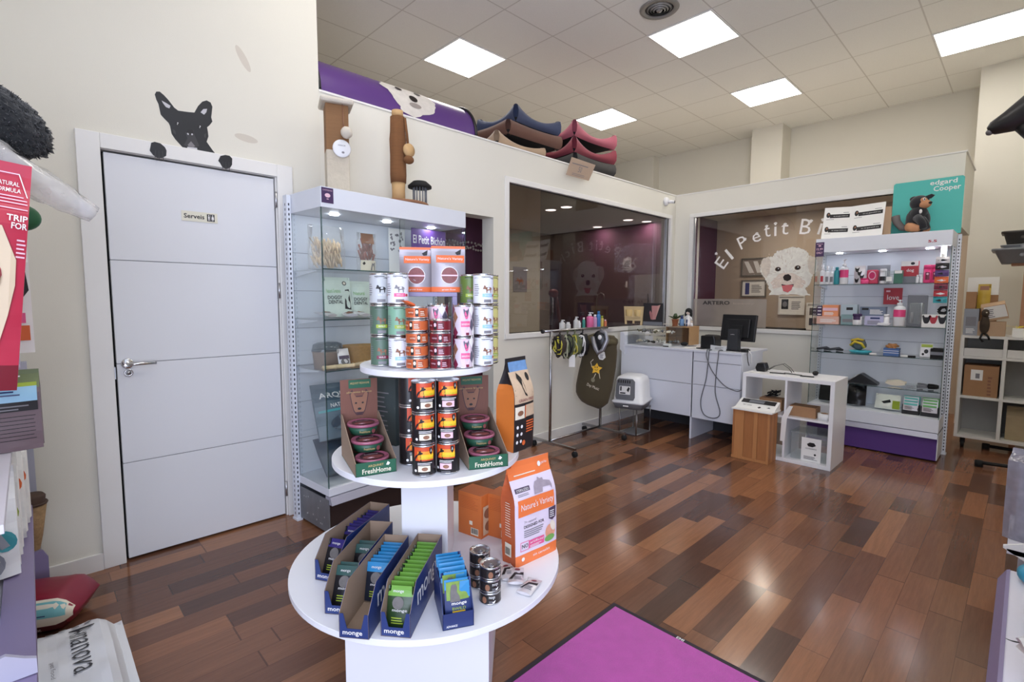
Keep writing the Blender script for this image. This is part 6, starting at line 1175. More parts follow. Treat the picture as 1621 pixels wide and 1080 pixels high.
# ------------------------------------------------------------------ things on top of the partition
PTOP = PT + .0125
def tunnel():
    t = thing('barrel_sign', 'purple barrel shaped shop sign with a white dog, lying on the partition', 'sign', (1.36, 3.38, PT - .01)); SG = mat('sign_violet', (84, 48, 118), .35, var=.22, scale=2.4, coat=.3); L = 1.25; R_ = .275; n = 30; q = MB()
    rings = [[(x, R_ * cos(pi * j / n) * -1, .025 + R_ * .98 * sin(pi * j / n)) for j in range(n + 1)] for x in [L * k / 20 for k in range(21)]]
    q.loft(rings, SG, True, False, False)
    S = lambda u, v, d: Vector((u, -(R_ + d + .003) * cos(v / R_), .025 + (R_ * .98 + d + .003) * sin(v / R_))); q.build('printed_cover', t)
    d2 = MB(); c = (.68, .215)
    base = [(-.16, .10), (-.10, .16), (0, .17), (.10, .15), (.17, .08), (.2, -.02), (.17, -.12), (.12, -.17), (.02, -.22), (-.08, -.21), (-.13, -.13), (-.16, -.05), (-.2, .0)]
    def sub(poly): return [(c[0] + a * 1.1, c[1] + b * .95) for a, b in fuzzy(poly, .012, 6, 5)]
    # skin the head in strips so that it follows the curve
    P2 = sub(base); vs = [v for _, v in P2]; v0, v1 = min(vs), max(vs); N_ = 22; rows = []
    for k in range(N_ + 1):
        v = v0 + (v1 - v0) * (k + .02) / (N_ + .04); xs = []
        for i in range(len(P2)):
            (a, b), (e, f) = P2[i], P2[(i + 1) % len(P2)]
            if (b - v) * (f - v) < 0: xs.append(a + (e - a) * (v - b) / (f - b))
        rows.append((v, min(xs), max(xs)))
    pv = [S(a + (b - a) * k / 6, v, .0) for v, a, b in rows for k in range(7)]; d2.add(pv, [(i * 7 + k, i * 7 + k + 1, i * 7 + 8 + k, i * 7 + 7 + k) for i in range(N_) for k in range(6)], mat('sign_fur', (214, 208, 200), .6, var=.15, scale=24), True)
    for (u, v, r, m) in ((-.07, .02, .026, EYEB), (.09, .03, .026, EYEB), (.02, -.06, .034, EYEB)): d2.disc(S, c[0] + u, c[1] + v, r, r * .9, m, .003)
    d2.disc(S, c[0] + .02, c[1] - .12, .05, .02, mat('sign_fur_shade', (150, 140, 134), .6), .003); d2.build('dog_print', t)
    for x, nm in ((0, 'end_plate'), (L, 'end_plate')):
        e = MB(); e.prism([(-R_ * .97 * cos(pi * j / n), .025 + R_ * .95 * sin(pi * j / n)) for j in range(n + 1)], x - .004, x + .004, mat('sign_end', (96, 70, 130), .5), XZ); e.build(nm, t)
        e = MB(); e.tube([(x, -R_ * cos(pi * j / n), .025 + R_ * sin(pi * j / n)) for j in range(n + 1)], .013, BLACK, 8); e.build('end_rim', t)
tunnel()
def bed(label, loc, rz, w, d, h, m, dark, dip=.5, rise=(1, 1, 1, 1), tiltx=0.):
    """Padded pet bed: four walls whose rims sag between raised corners; rise = corner heights fl, fr, br, bl."""
    t = thing('pet_bed', label, 'pet bed', loc, rz, 'pet beds piled on the partition'); q = MB(); n = 14
    cs = [(-w / 2, -d / 2), (w / 2, -d / 2), (w / 2, d / 2), (-w / 2, d / 2)]
    for k in range(4):
        (x0, y0), (x1, y1) = cs[k], cs[(k + 1) % 4]; L = hypot(x1 - x0, y1 - y0); nx, ny = (y1 - y0) / L, -(x1 - x0) / L; rows = []
        for i in range(n + 1):
            s = i / n; hh = h * (rise[k] * (1 - s) + rise[(k + 1) % 4] * s) * (1 - dip * sin(pi * s) ** .8); inn = .05 * sin(pi * s) * dip
            pr = [(.0, 0), (.030, .25), (.034, .6), (.022, .92), (.0, 1), (-.035, .92), (-.045, .5), (-.045, 0)]
            rows.append([(x0 + (x1 - x0) * s + nx * (o - inn), y0 + (y1 - y0) * s + ny * (o - inn), z * hh) for o, z in pr])
        q.loft(rows, m, True, True, False)
    q.build('bolster', t); b = MB(); b.box(-w / 2 + .02, w / 2 - .02, -d / 2 + .02, d / 2 - .02, 0, .05, dark); b.build('base_pad', t, .012)
NVY = mat('bed_navy', (58, 68, 98), .85, var=.08, sheen=.2); TAN = mat('bed_tan', (178, 152, 124), .85, var=.08, sheen=.2); BRN = mat('bed_brown', (104, 70, 56), .85, var=.1, sheen=.2); ROS = mat('bed_rose', (176, 92, 108), .85, var=.08, sheen=.2); CRI = mat('bed_crimson', (140, 52, 66), .85, var=.1, sheen=.2); CHA = mat('bed_charcoal', (70, 68, 66), .9, var=.1); BDK = mat('bed_underside', (28, 26, 26), .9)
yb = 3.40
def bed2(label, x0, x1, yf, z, h, m, dip, rise=(1, 1, 1, 1)): bed(label, ((x0 + x1) / 2, yf + .27, z), 0, x1 - x0 - .06, .48, h, m, BDK, dip, rise)
bed2('tan pet bed lowest in the left pile on the partition', 2.84, 3.47, 3.12, PTOP + .001, .125, TAN, .45, (1, .75, .8, .9))
bed2('brown pet bed in the middle of the left pile on the partition', 2.98, 3.71, 3.13, 2.727, .12, BRN, .12)
bed2('navy blue pet bed crowning the left pile on the partition', 3.07, 3.69, 3.13, 2.85, .145, NVY, .5, (1, .9, 1, .9))
bed2('charcoal pet bed lowest in the right pile on the partition', 3.80, 4.50, 3.07, PTOP + .001, .125, CHA, .12)
bed2('crimson pet bed in the middle of the right pile on the partition', 3.80, 4.52, 3.08, 2.727, .15, CRI, .6)
bed2('dusty pink pet bed crowning the right pile on the partition', 3.80, 4.52, 3.08, 2.88, .15, ROS, .6)
q = MB(); q.prism([(-.17, .0), (.17, .0), (.19, .155), (-.17, .16)], -.004, 0, mat('sign_wood', (196, 172, 150), .7, var=.06, scale=20, stretch=(20, 1, 1)), YZ); S = plane_S((0, -.0045, 0), (1, 0, 0), (0, 0, 1)); q.lines(S, -.14, .15, .11, .135, 1, GREYI, .0006, .3); q.text(S, '50', -.03, .02, .05, .10, GREYI, .0008); q.lines(S, -.1, .12, .015, .04, 2, GREYI, .0006, .3)
tag(q.build('price_sign', None, loc=(3.80, YA - .05, PT - .115), rot=(radians(24), 0, 0)), 'small wooden price board hanging below the charcoal bed', 'sign')
t = thing('security_camera', 'small white dome security camera near the corner of the partition', 'camera', (5.535, YA, 2.49)); q = MB(); Mc = Matrix.Rotation(pi / 2, 4, 'X'); q.lathe([(0, 0), (.05, 0), (.05, .012), (.042, .03), (.02, .036), (0, .036)], WB, 24, M=Mc, cap=False); q.build('mount', t); q = MB(); q.rod((.0, -.03, -.005), (.045, -.085, -.01), .02, WB, 16); q.rod((.045, -.085, -.01), (.052, -.094, -.011), .016, BLACK, 16); q.build('lens_barrel', t)

# ------------------------------------------------------------------ scratching posts on the door-side cabinet
SIS = mat('sisal_tan', (156, 116, 80), .9, var=.15, scale=5, stretch=(2, 2, 60), bump=.8, bscale=60); PLUSH = mat('plush_oat', (196, 186, 168), .95, var=.12, scale=40, bump=.8, bscale=90); WPL = mat('plush_white', (206, 198, 184), .95, var=.1, bump=.6, bscale=120); BARK = mat('bark_wood', (196, 160, 112), .7, var=.2, scale=12)
tz = 1.9215
t = thing('scratching_post', 'square scratching post with round white mirror on the cabinet', 'scratching post', LL(.21, .19, tz), RL - .42)
q = MB(); q.box(-.062, .062, -.062, .062, .24, .50, SIS); q.build('sisal_wrap', t, .004); q = MB(); q.box(-.0625, .0625, -.0625, .0625, 0, .25, PLUSH); q.build('plush_base', t, .006); q = MB(); q.box(-.09, .09, -.09, .09, .50, .53, WPL); q.build('plush_cap', t, .012)
q = MB(); q.tube([(.03, -.064, .505), (.032, -.067, .4), (.036, -.075, .35)], .003, BROWN); q.build('cord', t); q = MB(); q.ell((.045, -.092, .34), (.032, .030, .032), WPL, 16, 12, .1); q.build('ball', t)
q = MB(); Mm = frame((.02, -.066, .255), (1, 0, 0), (0, 0, 1)); q.lathe([(0, 0), (.048, 0), (.050, .006), (.046, .010), (.0, .010)], WB, 30, M=Mm, cap=False); S = lambda u, v, d: Mm @ Vector((u, v, .0102 + d)); q.text(S, 'MIRROR', -.02, .02, .012, .02, GREYI); q.disc(S, .006, -.022, .008, .006, GREYI); q.build('mirror_disc', t)
t = thing('scratching_post', 'log scratching post with wooden discs and a dark lantern on its base', 'scratching post', LL(.64, .19, tz), RL); SIS2 = mat('sisal_brown', (134, 90, 54), .9, var=.2, scale=5, stretch=(2, 2, 60), bump=.8, bscale=60)
q = MB(); q.lathe([(0, 0), (.19, 0), (.195, .006), (.19, .018), (0, .018)], mat('base_fabric', (140, 98, 70), .8, var=.1), 40, cap=False); q.build('round_base', t)
q = MB(); q.lathe([(.043, .018), (.041, .1), (.044, .15)], BARK, 20); q.build('bare_log', t); q = MB(); q.lathe([(.049, .15), (.052, .2), (.05, .32), (.053, .42), (.048, .47), (.046, .56)], SIS2, 24); q.build('sisal_wrap', t); q = MB(); q.lathe([(.036, .56), (.036, .60), (0, .605)], BARK, 18); q.build('log_top', t)
q = MB(); q.tube([(.02, -.05, .55), (.03, -.056, .45), (.034, -.06, .38)], .008, SIS2, 8); q.build('rope', t); q = MB(); q.lathe([(0, 0), (.042, 0), (.042, .014), (0, .014)], BARK, 24, M=frame((.034, -.062, .35), (1, 0, .1), (0, 0, 1))); q.build('wooden_disc', t); q = MB(); q.ell((.03, -.07, .29), (.036, .03, .026), SIS2, 16, 10); q.build('rope_knot', t)
t = thing('lantern', 'small dark wire lantern standing on the log scratching post base', 'lantern', LL(.785, .155, tz + .0187), RL); q = MB(); q.lathe([(0, .165), (.045, .16), (.078, .132), (.078, .118), (.0, .118)], BLACKM, 24, cap=False); q.build('lantern_roof', t); q = MB(); [q.rod((.044 * cos(2 * pi * k / 14), .044 * sin(2 * pi * k / 14), .008), (.044 * cos(2 * pi * k / 14), .044 * sin(2 * pi * k / 14), .12), .004, GREYP, 6) for k in range(14)]; q.build('lantern_bars', t); q = MB(); q.lathe([(0, 0), (.048, 0), (.048, .01), (0, .01)], BLACKM, 24); q.build('lantern_foot', t)
# ------------------------------------------------------------------ purple mat
CARP = mat('mat_purple', (184, 70, 162), .95, var=.16, scale=22, bump=1., bscale=350, sheen=.3); RUB = mat('mat_rubber', (44, 36, 44), .8, var=.1)
t = thing('door_mat', 'large purple carpet door mat with dark rubber edge', 'mat', (1.769, 1.18, 0), radians(0))
q = MB(); q.box(-.66, -.022, -1.05, -.022, .002, .011, CARP); q.build('carpet', t)
q = MB(); q.box(-.68, 0, -.022, 0, 0, .008, RUB); q.box(-.022, 0, -1.07, -.022, 0, .008, RUB); q.box(-.68, -.022, -1.07, -.022, 0, .003, RUB); S = plane_S((-.011, -.30, .008), (0, -1, 0), (1, 0, 0)); q.text(S, 'EMI', 0, .03, -.007, .007, INKW, .0006, .02); q.build('rubber_edge', t)
q = MB(); q.prism([(0, 0), (.11, .03), (.16, -.02), (.2, -.2), (-.05, -.2)], 0, .004, mat('print_ice_blue', (176, 200, 208), .8), Matrix.Identity(4)); tag(q.build('floor_sheet', None, loc=(1.19, .975, .0115), rot=-.75), 'pale blue sheet lying on the purple mat at its near edge', 'paper')

# ------------------------------------------------------------------ left gondola with pet food
t = thing('gondola_shelf', 'lilac-railed gondola shelf of food bags against the left wall', 'shelf', (0, 0, 0)); GS = mat('gondola_white', (214, 212, 220), .45, var=.02)
MB().box(-.58, -.56, 1.45, 3.04, .02, 1.65, GS).build('back_panel', t)
for z, x in ((.44, -.06), (.86, -.06)): MB().box(-.56, x, 1.45, 3.0, z - .02, z, GS).build('shelf_board', t, .001)
q = MB(); q.prism([(-.10, .455), (-.032, .452), (-.03, .44), (-.05, .395), (-.06, .395), (-.06, .44), (-.10, .442)], 1.50, 3.0, LILAC, YZ); q.build('price_rail', t)
q = MB(); q.prism([(-.07, .05), (.004, .05), (.006, .20), (-.01, .235), (-.07, .235)], 2.91, 2.922, LILAC, YZ); q.prism([(-.03, .05), (.0, .05), (.0, .08), (-.03, .08)], 2.922, 3.03, LILAC, YZ); q.build('base_rail', t)
for y in (1.45, 3.0): MB().box(-.05 if y > 2 else -.56, -.015 if y > 2 else -.52, y + (.025 if y > 2 else 0), y + .055, .06, 1.05 if y > 2 else 1.6, mat('upright_lavender', (176, 176, 190), .45)).build('upright', t)
q = MB(); q.prism([(-.105, .455), (-.03, .455), (-.03, .49), (-.05, .50), (-.08, .52), (-.105, .515)], 1.56, 1.572, mat('shelf_end', (176, 174, 192), .5), YZ); q.build('shelf_end_stop', t)
def ubag(label, x, y, z, rz, W, H, D, m, deco, seed, bands=(), wr=.006, tilt=0., group='food bags on the lilac gondola', sm=None, ry=0.):
    mb, S = bag(W, H, D, m, sm or m, top=.3, c=.7, p=4, wr=wr, seed=seed, bands=bands)
    deco(mb, S, W, H); return tag(mb.build('pet_food_bag', None, loc=(x, y, z), rot=(tilt, ry, rz)), label, 'bag', group)
RBG = mat('bag_crimson', (186, 44, 70), .35, var=.1); DKR = mat('bag_deep_red', (120, 24, 40), .35, var=.1); BUFF = mat('bag_buff', (216, 196, 166), .45, var=.06)
def red(m, S, W, H):
    X = lambda px: .1875 - (40 - px) * .0011
    m.text(S, 'NATURAL', X(-18), X(22), H * .895, H * .915, INKW, .003, .01); m.text(S, 'FORMULA', X(-16), X(25), H * .865, H * .885, INKW, .003, .01)
    for a, b, v in ((-40, 20, .95), (-40, 36, .83), (-40, 37, .815), (-30, 38, .79), (-30, 30, .845)): m.rect(S, X(a), X(b), H * v, H * (v + .005), PALEP, .003, 8)
    m.shape(S, [(X(19), H * .955), (X(21), H * .955), (X(37), H * .85), (X(35), H * .85)], INKW, .003)
    m.text(S, 'TRIP', X(6), X(39), H * .737, H * .765, INKW, .003, .02); m.text(S, 'FOR', X(14), X(39), H * .703, H * .731, INKW, .003, .02); m.lines(S, X(24), X(39), H * .58, H * .67, 5, PALEP, .003, .4, .2)
    m.shape(S, [(-.1, H * .05), (-.1, H * .74), (X(0), H * .71), (X(16), H * .62), (X(25), H * .57), (X(26), H * .46), (X(18), H * .33), (X(0), H * .13)], BUFF, .004); m.disc(S, X(-1), H * .49, .004, .022, BROWN, .006)
ubag('large red food bag lettered TRIPLE FORMULA, frontmost high on the left gondola', -.216, 1.77, 1.12, 0, .375, .56, .13, RBG, red, 3, ((0, .1, DKR),), .004, ry=radians(6))
ubag('white and black food bag edge showing behind the red bag', -.17, 2.05, 1.17, 0, .36, .36, .12, WHITEP, lambda m, S, W, H: (m.shape(S, [(W * .40, H * .75), (W * .47, H * .72), (W * .49, H * .5), (W * .44, H * .42), (W * .42, H * .55)], INK, .004), m.shape(S, [(W * .36, H * .5), (W * .41, H * .42), (W * .40, H * .3), (W * .34, H * .3)], GREYI, .004), m.rect(S, W * .3, W * .48, H * .1, H * .22, ORANGE, .003, 4, 2), m.rect(S, W * .3, W * .46, H * .24, H * .32, PINK, .003, 4, 2)), 5)
ubag('pale lilac food bag below the red bag', -.19, 2.20, 1.112, 0, .33, .20, .10, mat('bag_lilac_grey', (196, 188, 206), .45, var=.05), lambda m, S, W, H: m.lines(S, -.1, .1, .05, .2, 4, GREYI), 6, wr=.012)
def ratb(m, S, W, H):
    m.text(S, 'RAT', W * .12, W * .36, H * .84, H * .93, INKW, .003, .02); m.rect(S, -W * .5, W * .48, H * .62, H * .80, SKY, .003, 8, 3); m.rect(S, -W * .5, W * .48, H * .80, H * .845, LIME, .003, 8); m.lines(S, W * .0, W * .44, H * .70, H * .78, 2, NAVYP, .0045, .4); m.rect(S, -W * .5, W * .48, H * .50, H * .62, INK, .003, 8, 2); m.lines(S, W * .02, W * .46, H * .52, H * .6, 2, GREYI, .0045, .4); m.lines(S, W * .02, W * .46, H * .14, H * .48, 7, INK, .003, .15, .05)
ubag('small animal food bag with sky blue band and grey-brown foot', -.135, 2.16, .862, -.05, .30, .245, .09, mat('bag_mole', (112, 94, 98), .5, var=.06), ratb, 7, ((.8, 1.1, mat('bag_moss', (112, 124, 84), .5, var=.2)),))
OGS = mat('print_slate_grey', (150, 152, 158), .5)
for i, (x, y, z, W, H, lb, c1, c2, v) in enumerate(((-.215, 2.20, .462, .31, .34, 'white bag with teal and grey curves, nearest on the lower shelf', TEALP, OGS, .35), (-.205, 2.36, .462, .30, .35, 'white bag with olive and pink spots, second on the lower shelf', LIME, PINK, .45), (-.19, 2.52, .462, .29, .35, 'white bag with one orange curve, third on the lower shelf', ORANGE, OGS, .6), (-.17, 2.68, .462, .27, .36, 'white bag with orange curve and grey spot, furthest on the lower shelf', ORANGE, OGS, .55))):
    ubag(lb, x, y, z, -.02 * i, W, H, .12, WHITEP, lambda m, S, W, H: (m.disc(S, W * .40, H * v, W * .09, H * .10, c1, .004, 14, rot=.4), m.disc(S, W * .30, H * (v - .2), W * .1, H * .12, c2, .004, 14), m.shape(S, [(W * .1, H * .7), (W * .3, H * .6), (W * .44, H * .3), (W * .38, H * .28), (W * .2, H * .5)], c2, .0035)), 10 + i, (), .010)
ubag('blue cornered bag nearest on the lower gondola shelf', -.252, 1.93, .442, 0, .28, .22, .12, mat('bag_cobalt', (36, 110, 170), .4, var=.08), lambda m, S, W, H: m.rect(S, -.1, .1, .05, .1, INKW, .003, 6), 15)
# soft toy in plastic, on top
FURB = mat('fur_black', (34, 36, 38), .95, var=.3, scale=30, bump=1., bscale=140, sheen=.3); t = thing('plush_toy', 'black furry plush toy on top of the left gondola', 'plush toy', (-.035, 2.04, 1.825)); q = MB(); q.ell((-.03, 0, 0), (.155, .10, .085), FURB, 64, 40, .14, 16, M=Matrix.Rotation(radians(30), 4, 'Y')); q.build('body', t)
rf = random.Random(2); q = MB(); Mr = Matrix.Rotation(radians(30), 4, 'Y')
for k in range(2600):
    th, ph = math.acos(rf.uniform(-1, 1)), rf.uniform(0, 2 * pi); d = Vector((sin(th) * cos(ph), sin(th) * sin(ph), cos(th))); p = Vector((-.03 + .152 * d.x, .098 * d.y, .083 * d.z)); tdir = (d + Vector((rf.uniform(-.6, .6), rf.uniform(-.6, .6), rf.uniform(-.9, .2)))).normalized(); s = d.cross(tdir).normalized() * .0035; L = rf.uniform(.006, .015)
    q.add([Mr @ (p - s), Mr @ (p + s), Mr @ (p + tdir * L)], [(0, 1, 2)], FURB)
o = q.build('fur_tufts', t); o['kind'] = 'stuff'
FILMB = glass_mat('poly_bag', (.97, .97, .97), 1.5, .12, .3, (236, 236, 236), .9, 16)
t = thing('bagged_toy', 'grey fluffy toy wrapped in a clear poly bag under the black plush', 'toy', (-.03, 1.93, 1.685), 0, None, (0, radians(30), radians(8))); q = MB(); q.ell((-.05, 0, 0), (.11, .05, .05), mat('fur_grey', (176, 172, 170), .95, var=.25, scale=40, bump=1., bscale=120), 40, 24, .14, 14); q.build('fluffy_body', t)
q = MB(); nn = 26; rings = []
for k in range(19):
    s = k / 18; x = -.20 + .42 * s; w = (.075 * (1 - .5 * s) if s < .8 else .045 * (1 - (s - .8) * 2.2)) + .004; rings.append([(x, w * cos(2 * pi * j / nn) * (1 + .25 * mnoise.noise(Vector((x * 22, cos(2 * pi * j / nn) * 2, sin(2 * pi * j / nn) * 2)))), w * .8 * sin(2 * pi * j / nn) * (1 + .25 * mnoise.noise(Vector((x * 25, 4 + cos(2 * pi * j / nn) * 2, sin(2 * pi * j / nn) * 2))))) for j in range(nn)])
q.loft(rings, FILMB); q.build('poly_bag', t)
tag(MB().ell((0, 0, 0), (.045, .03, .038), mat('toy_green', (46, 110, 70), .5, var=.1), 18, 12).build('rubber_toy', None, loc=(.0, 2.0, 1.555)), 'green rubber toy peeping out beside the red bag', 'toy')
WICK2 = mat('wicker_dark', (150, 120, 84), .8, var=.45, scale=60, bump=.8, bscale=90); t = thing('wicker_cone', 'tall cone shaped wicker basket at the wall end of the gondola', 'basket', (-.035, 2.935, .2385)); q = MB(); q.lathe([(.018, 0), (.03, .06), (.05, .20), (.046, .20), (.028, .06), (0, .02)], WICK2, 24, cap=False); q.build('woven_cone', t); q = MB(); q.tube([(.049 * cos(2 * pi * k / 20), .049 * sin(2 * pi * k / 20), .205) for k in range(21)], .006, mat('rim_dark_brown', (74, 54, 42), .7), 8); q.lathe([(.044, .20), (.048, .235), (.04, .245), (0, .24)], mat('rim_dark_brown', (74, 54, 42), .7), 20, cap=False); q.build('dark_rim', t)
# sacks on the floor
def sack(name, label, loc, rot, W, H, D, m, deco, bands=(), seed=1, wr=.012, sm=None):
    mb, S = bag(W, H, D, m, sm or m, top=.10, c=.55, p=3, nu=20, nv=26, wr=wr, seed=seed, bands=bands, foot=.75); deco(mb, S, W, H); return tag(mb.build(name, None, loc=loc, rot=rot), label, 'bag', 'food sacks lying by the gondola')
SKW = mat('sack_white', (222, 224, 228), .45, var=.03)
def aman(m, S, W, H):
    m.text(S, 'Amanova', -.335, -.02, .455, .525, mat('ink_charcoal', (52, 52, 56), .5), .004, -.004); m.text(S, 'pet food', -.13, -.03, .40, .415, GREYI, .004)
    for k in range(5): m.rect(S, -.37, -.355, .36 + k * .035, .38 + k * .035, GREYI, .004, 2)
    m.lines(S, -W * .46, -W * .43, H * .3, H * .5, 4, GREYI, .004)
# front of the pack turned up, its foot towards the door side
o = sack('food_sack', 'white food sack with slim charcoal lettering lying in front of the gondola', (-.415, 1.97, .083), (radians(-90), 0, radians(-90)), .80, .61, .16, SKW, aman, (), 4, .016)
BUR = mat('sack_burgundy', (132, 28, 50), .4, var=.12); BUD = mat('sack_dark_burgundy', (84, 20, 36), .4, var=.1)
def burg(m, S, W, H):
    pass
t = thing('food_sack', 'burgundy, cream and teal food sack lying on the floor at the gondola end', 'bag', (-.16, 2.80, .078), radians(-26), 'food sacks lying by the gondola'); q = MB(); Wd, Ln, Th = .24, .62, .08; rings = []
for k in range(25):
    s = k / 24; x = -Ln / 2 + Ln * s; e = max(.04, 1 - max(0, (abs(2 * s - 1) - .78) / .22) ** 2); rings.append([(x + .03 * (1 - e) * 0, Wd / 2 * cos(a) * (abs(cos(a)) ** -.35 if abs(cos(a)) > .02 else 1) * (.8 + .2 * e), Th * e * (.97 + .06 * mnoise.noise(Vector((x * 14, cos(a) * 2, sin(a))))) * sin(a) * (abs(sin(a)) ** -.35 if abs(sin(a)) > .02 else 1)) for a in [2 * pi * j / 40 for j in range(40)]])
q.loft(rings, BUR); q.build('sack_body', t)
def SB(u, v, d):   # long front face of the lying sack
    s = (u + Ln / 2) / Ln; e = max(.04, 1 - max(0, (abs(2 * s - 1) - .78) / .22) ** 2); return Vector((u, -Wd / 2 * (.8 + .2 * e) * (1 - min(.98, abs(v / Th)) ** 3.08) ** .325 - d - .004, v * e))
q = MB(); q.rect(SB, -.3, .30, -.03, .066, CREAM, .001, 24, 6); q.rect(SB, -.02, .28, .004, .06, mat('label_aqua', (126, 190, 190), .45), .0025, 16, 2); q.rect(SB, .05, .22, .012, .016, NAVYP, .004, 8); q.disc(SB, -.10, .008, .035, .03, BROWN, .003, 18); q.disc(SB, -.10, .008, .03, .026, mat('print_salmon', (226, 160, 130)), .004, 18); q.text(SB, 'salmon', -.06, .08, -.055, -.036, GREYI, .002); q.text(SB, '12 kg', .14, .2, -.055, -.036, INKW, .002); q.rect(SB, -.3, .28, -.07, -.032, BUD, .0006, 24, 2); q.build('printed_band', t)

# ------------------------------------------------------------------ right side: castor shelf, boxes, trays
t = thing('castor_shelf', 'white cube shelving on castors at the column, boxes on top', 'shelf', (6.0, .405, 0)); SHW = mat('shelf_offwhite', (222, 220, 214), .4, var=.015)
for y in (-.025, -.30, -.575, -.82): MB().box(0, .36, y, y + .025, .10, 1.02, SHW).build('upright_panel', t, .001)
for z in (.095, .455, .812, .995): MB().box(-.002, .36, -.82, .0, z, z + .022, SHW).build('shelf_board', t, .001)
MB().box(.345, .36, -.8, -.025, .117, .995, mat('shelf_back', (176, 174, 168), .7)).build('back_panel', t)
for y in (-.277, -.552): MB().box(.008, .02, y + .002, y + .25, .836, .905, SHW).build('drawer_front', t, .001)
for y in (-.06, -.75): c = MB(); c.rod((.05, y - .012, .04), (.05, y + .012, .04), .04, BLACKM, 18); c.box(.04, .06, y - .018, y + .018, .04, .095, BLACKM); c.build('castor', t)
def lab(q, S, w, h): q.rect(S, -w * .30, w * .05, h * .52, h * .86, WHITEP); q.rect(S, -w * .16, -w * .04, h * .58, h * .74, GREYI, .0012); q.lines(S, w * .2, w * .32, h * .05, h * .7, 6, BROWN, .001, .6)
pbox('shipping_carton', 'brown shipping carton with white label in the castor shelf', 'box', (6.14, .2555, .4775), HP, .225, .22, .275, CARD, lab)
packet('beige_sack', 'beige cloth sack in the bottom of the castor shelf', 'sack', (6.14, -.018, .1178), (0, 0, HP), .19, .29, .15, mat('sack_beige', (170, 152, 120), .8, var=.08), None, None, 4, top=.3, c=.8, wr=.006)
zt_ = 1.0185
pbox('shipping_carton', 'flat brown carton on the castor shelf top, under the labelled one', 'box', (6.10, .215, zt_), HP, .175, .16, .125, CARDL)
q = MB(); q.box(-.078, .078, -.07, .07, 0, .13, CARDL); S = plane_S((0, -.0705, 0), (1, 0, 0), (0, 0, 1)); q.rect(S, -.06, .075, .02, .125, WHITEP, .0008); q.lines(S, -.05, .0, .03, .11, 5, GREYI, .0014, .4); tag(q.build('shipping_carton', None, .001, loc=(6.10, .19, zt_ + .155), rot=(radians(12), radians(-14), HP)), 'tilted carton with big white label leaning on the flat one', 'box')
pbox('silver_carton', 'silver-grey carton with lines standing at the castor shelf left end', 'box', (6.10, .350, zt_), HP, .098, .14, .235, mat('box_silver', (150, 152, 156), .45, .2), lambda q, S, w, h: (q.rect(S, -w * .35, w * .35, h * .35, h * .7, GREYI), q.lines(S, -w * .3, w * .3, h * .08, h * .28, 4, INKW)))
pbox('brown_carton', 'small brown carton on top of the silver-grey one', 'box', (6.14, .365, zt_ + .236), HP, .068, .12, .15, CARD)
pbox('white_carton', 'wide white carton at the back, topmost on the castor shelf', 'box', (6.28, .30, zt_ + .36), HP, .21, .05, .16, WHITEP); pbox('support_carton', 'brown carton holding up the wide white one at the back', 'box', (6.28, .30, zt_), HP, .21, .05, .359, CARD)
packet('yellow_pack', 'yellow pack with dark window behind the winged toy', 'pack', (6.16, .285, zt_ + .2365), (radians(-6), 0, HP), .085, .22, .04, mat('pack_mustard', (190, 160, 60), .45, var=.12), lambda m, S, W, H: (m.rect(S, -.03, .03, H * .75, H * .92, BROWN, .002, 4, 2),), None, 4)
t = thing('bird_toy', 'brown striped bird toy standing before the tilted carton', 'toy', (5.995, .258, zt_ + .0), HP); BIRD = mat('bird_brown', (64, 52, 40), .8, var=.35, scale=30); q = MB(); q.ell((0, 0, .10), (.032, .03, .085), BIRD, 20, 16, .1); q.build('body', t); q = MB(); q.ell((.0, -.01, .20), (.026, .026, .035), BIRD, 16, 12); q.ell((.008, -.034, .205), (.006, .012, .006), mat('beak_white', (210, 200, 180), .6), 10, 8); q.build('head', t); q = MB(); q.tube([(-.01, -.03, .02), (-.02, -.05, -.02), (.0, -.05, -.05)], .008, BLACKM); q.tube([(.01, -.03, .02), (.03, -.05, -.0), (.04, -.05, -.03)], .008, BLACKM); q.build('foot', t)
pbox('white_box', 'small white box with yellow spiky toy at the castor shelf right end', 'box', (6.10, .045, zt_), HP, .08, .12, .07, WHITEP)
q = MB(); [q.add([(0, 0, .0), (.05 * cos(a) * .3 - .004, .05 * sin(a), .018), (.1 * cos(a) * .6, .1 * sin(a), .022), (.05 * cos(a) * .3 + .004, .05 * sin(a) + .008, .02)], [(0, 1, 2, 3)], mat('leaf_yellow', (226, 206, 50), .5)) for a in [k * .7 for k in range(9)]]; tag(q.build('spiky_toy', None, loc=(6.06, .06, zt_ + .0715)), 'yellow spiky star toy on the small white box', 'toy')
WOODD = mat('post_wood', (180, 132, 104), .7, var=.18, scale=10, stretch=(2, 2, 30)); MB_p = thing('wooden_display', 'reddish wooden display post carrying the stacked litter trays', 'display stand', (6.43, -.10, 0)); MB().box(.0, .14, -.2, .235, 1.644, 1.664, WOODD).build('display_top', MB_p, .002); MB().box(0, .08, .11, .15, .0, 1.644, WOODD).build('display_leg', MB_p, .002); MB().box(0, .08, -.19, -.15, .0, 1.644, WOODD).build('display_leg', MB_p, .002); MB().box(.02, .04, -.15, .11, 1.1, 1.644, mat('post_pale', (222, 176, 146), .7, var=.1)).build('display_panel', MB_p)
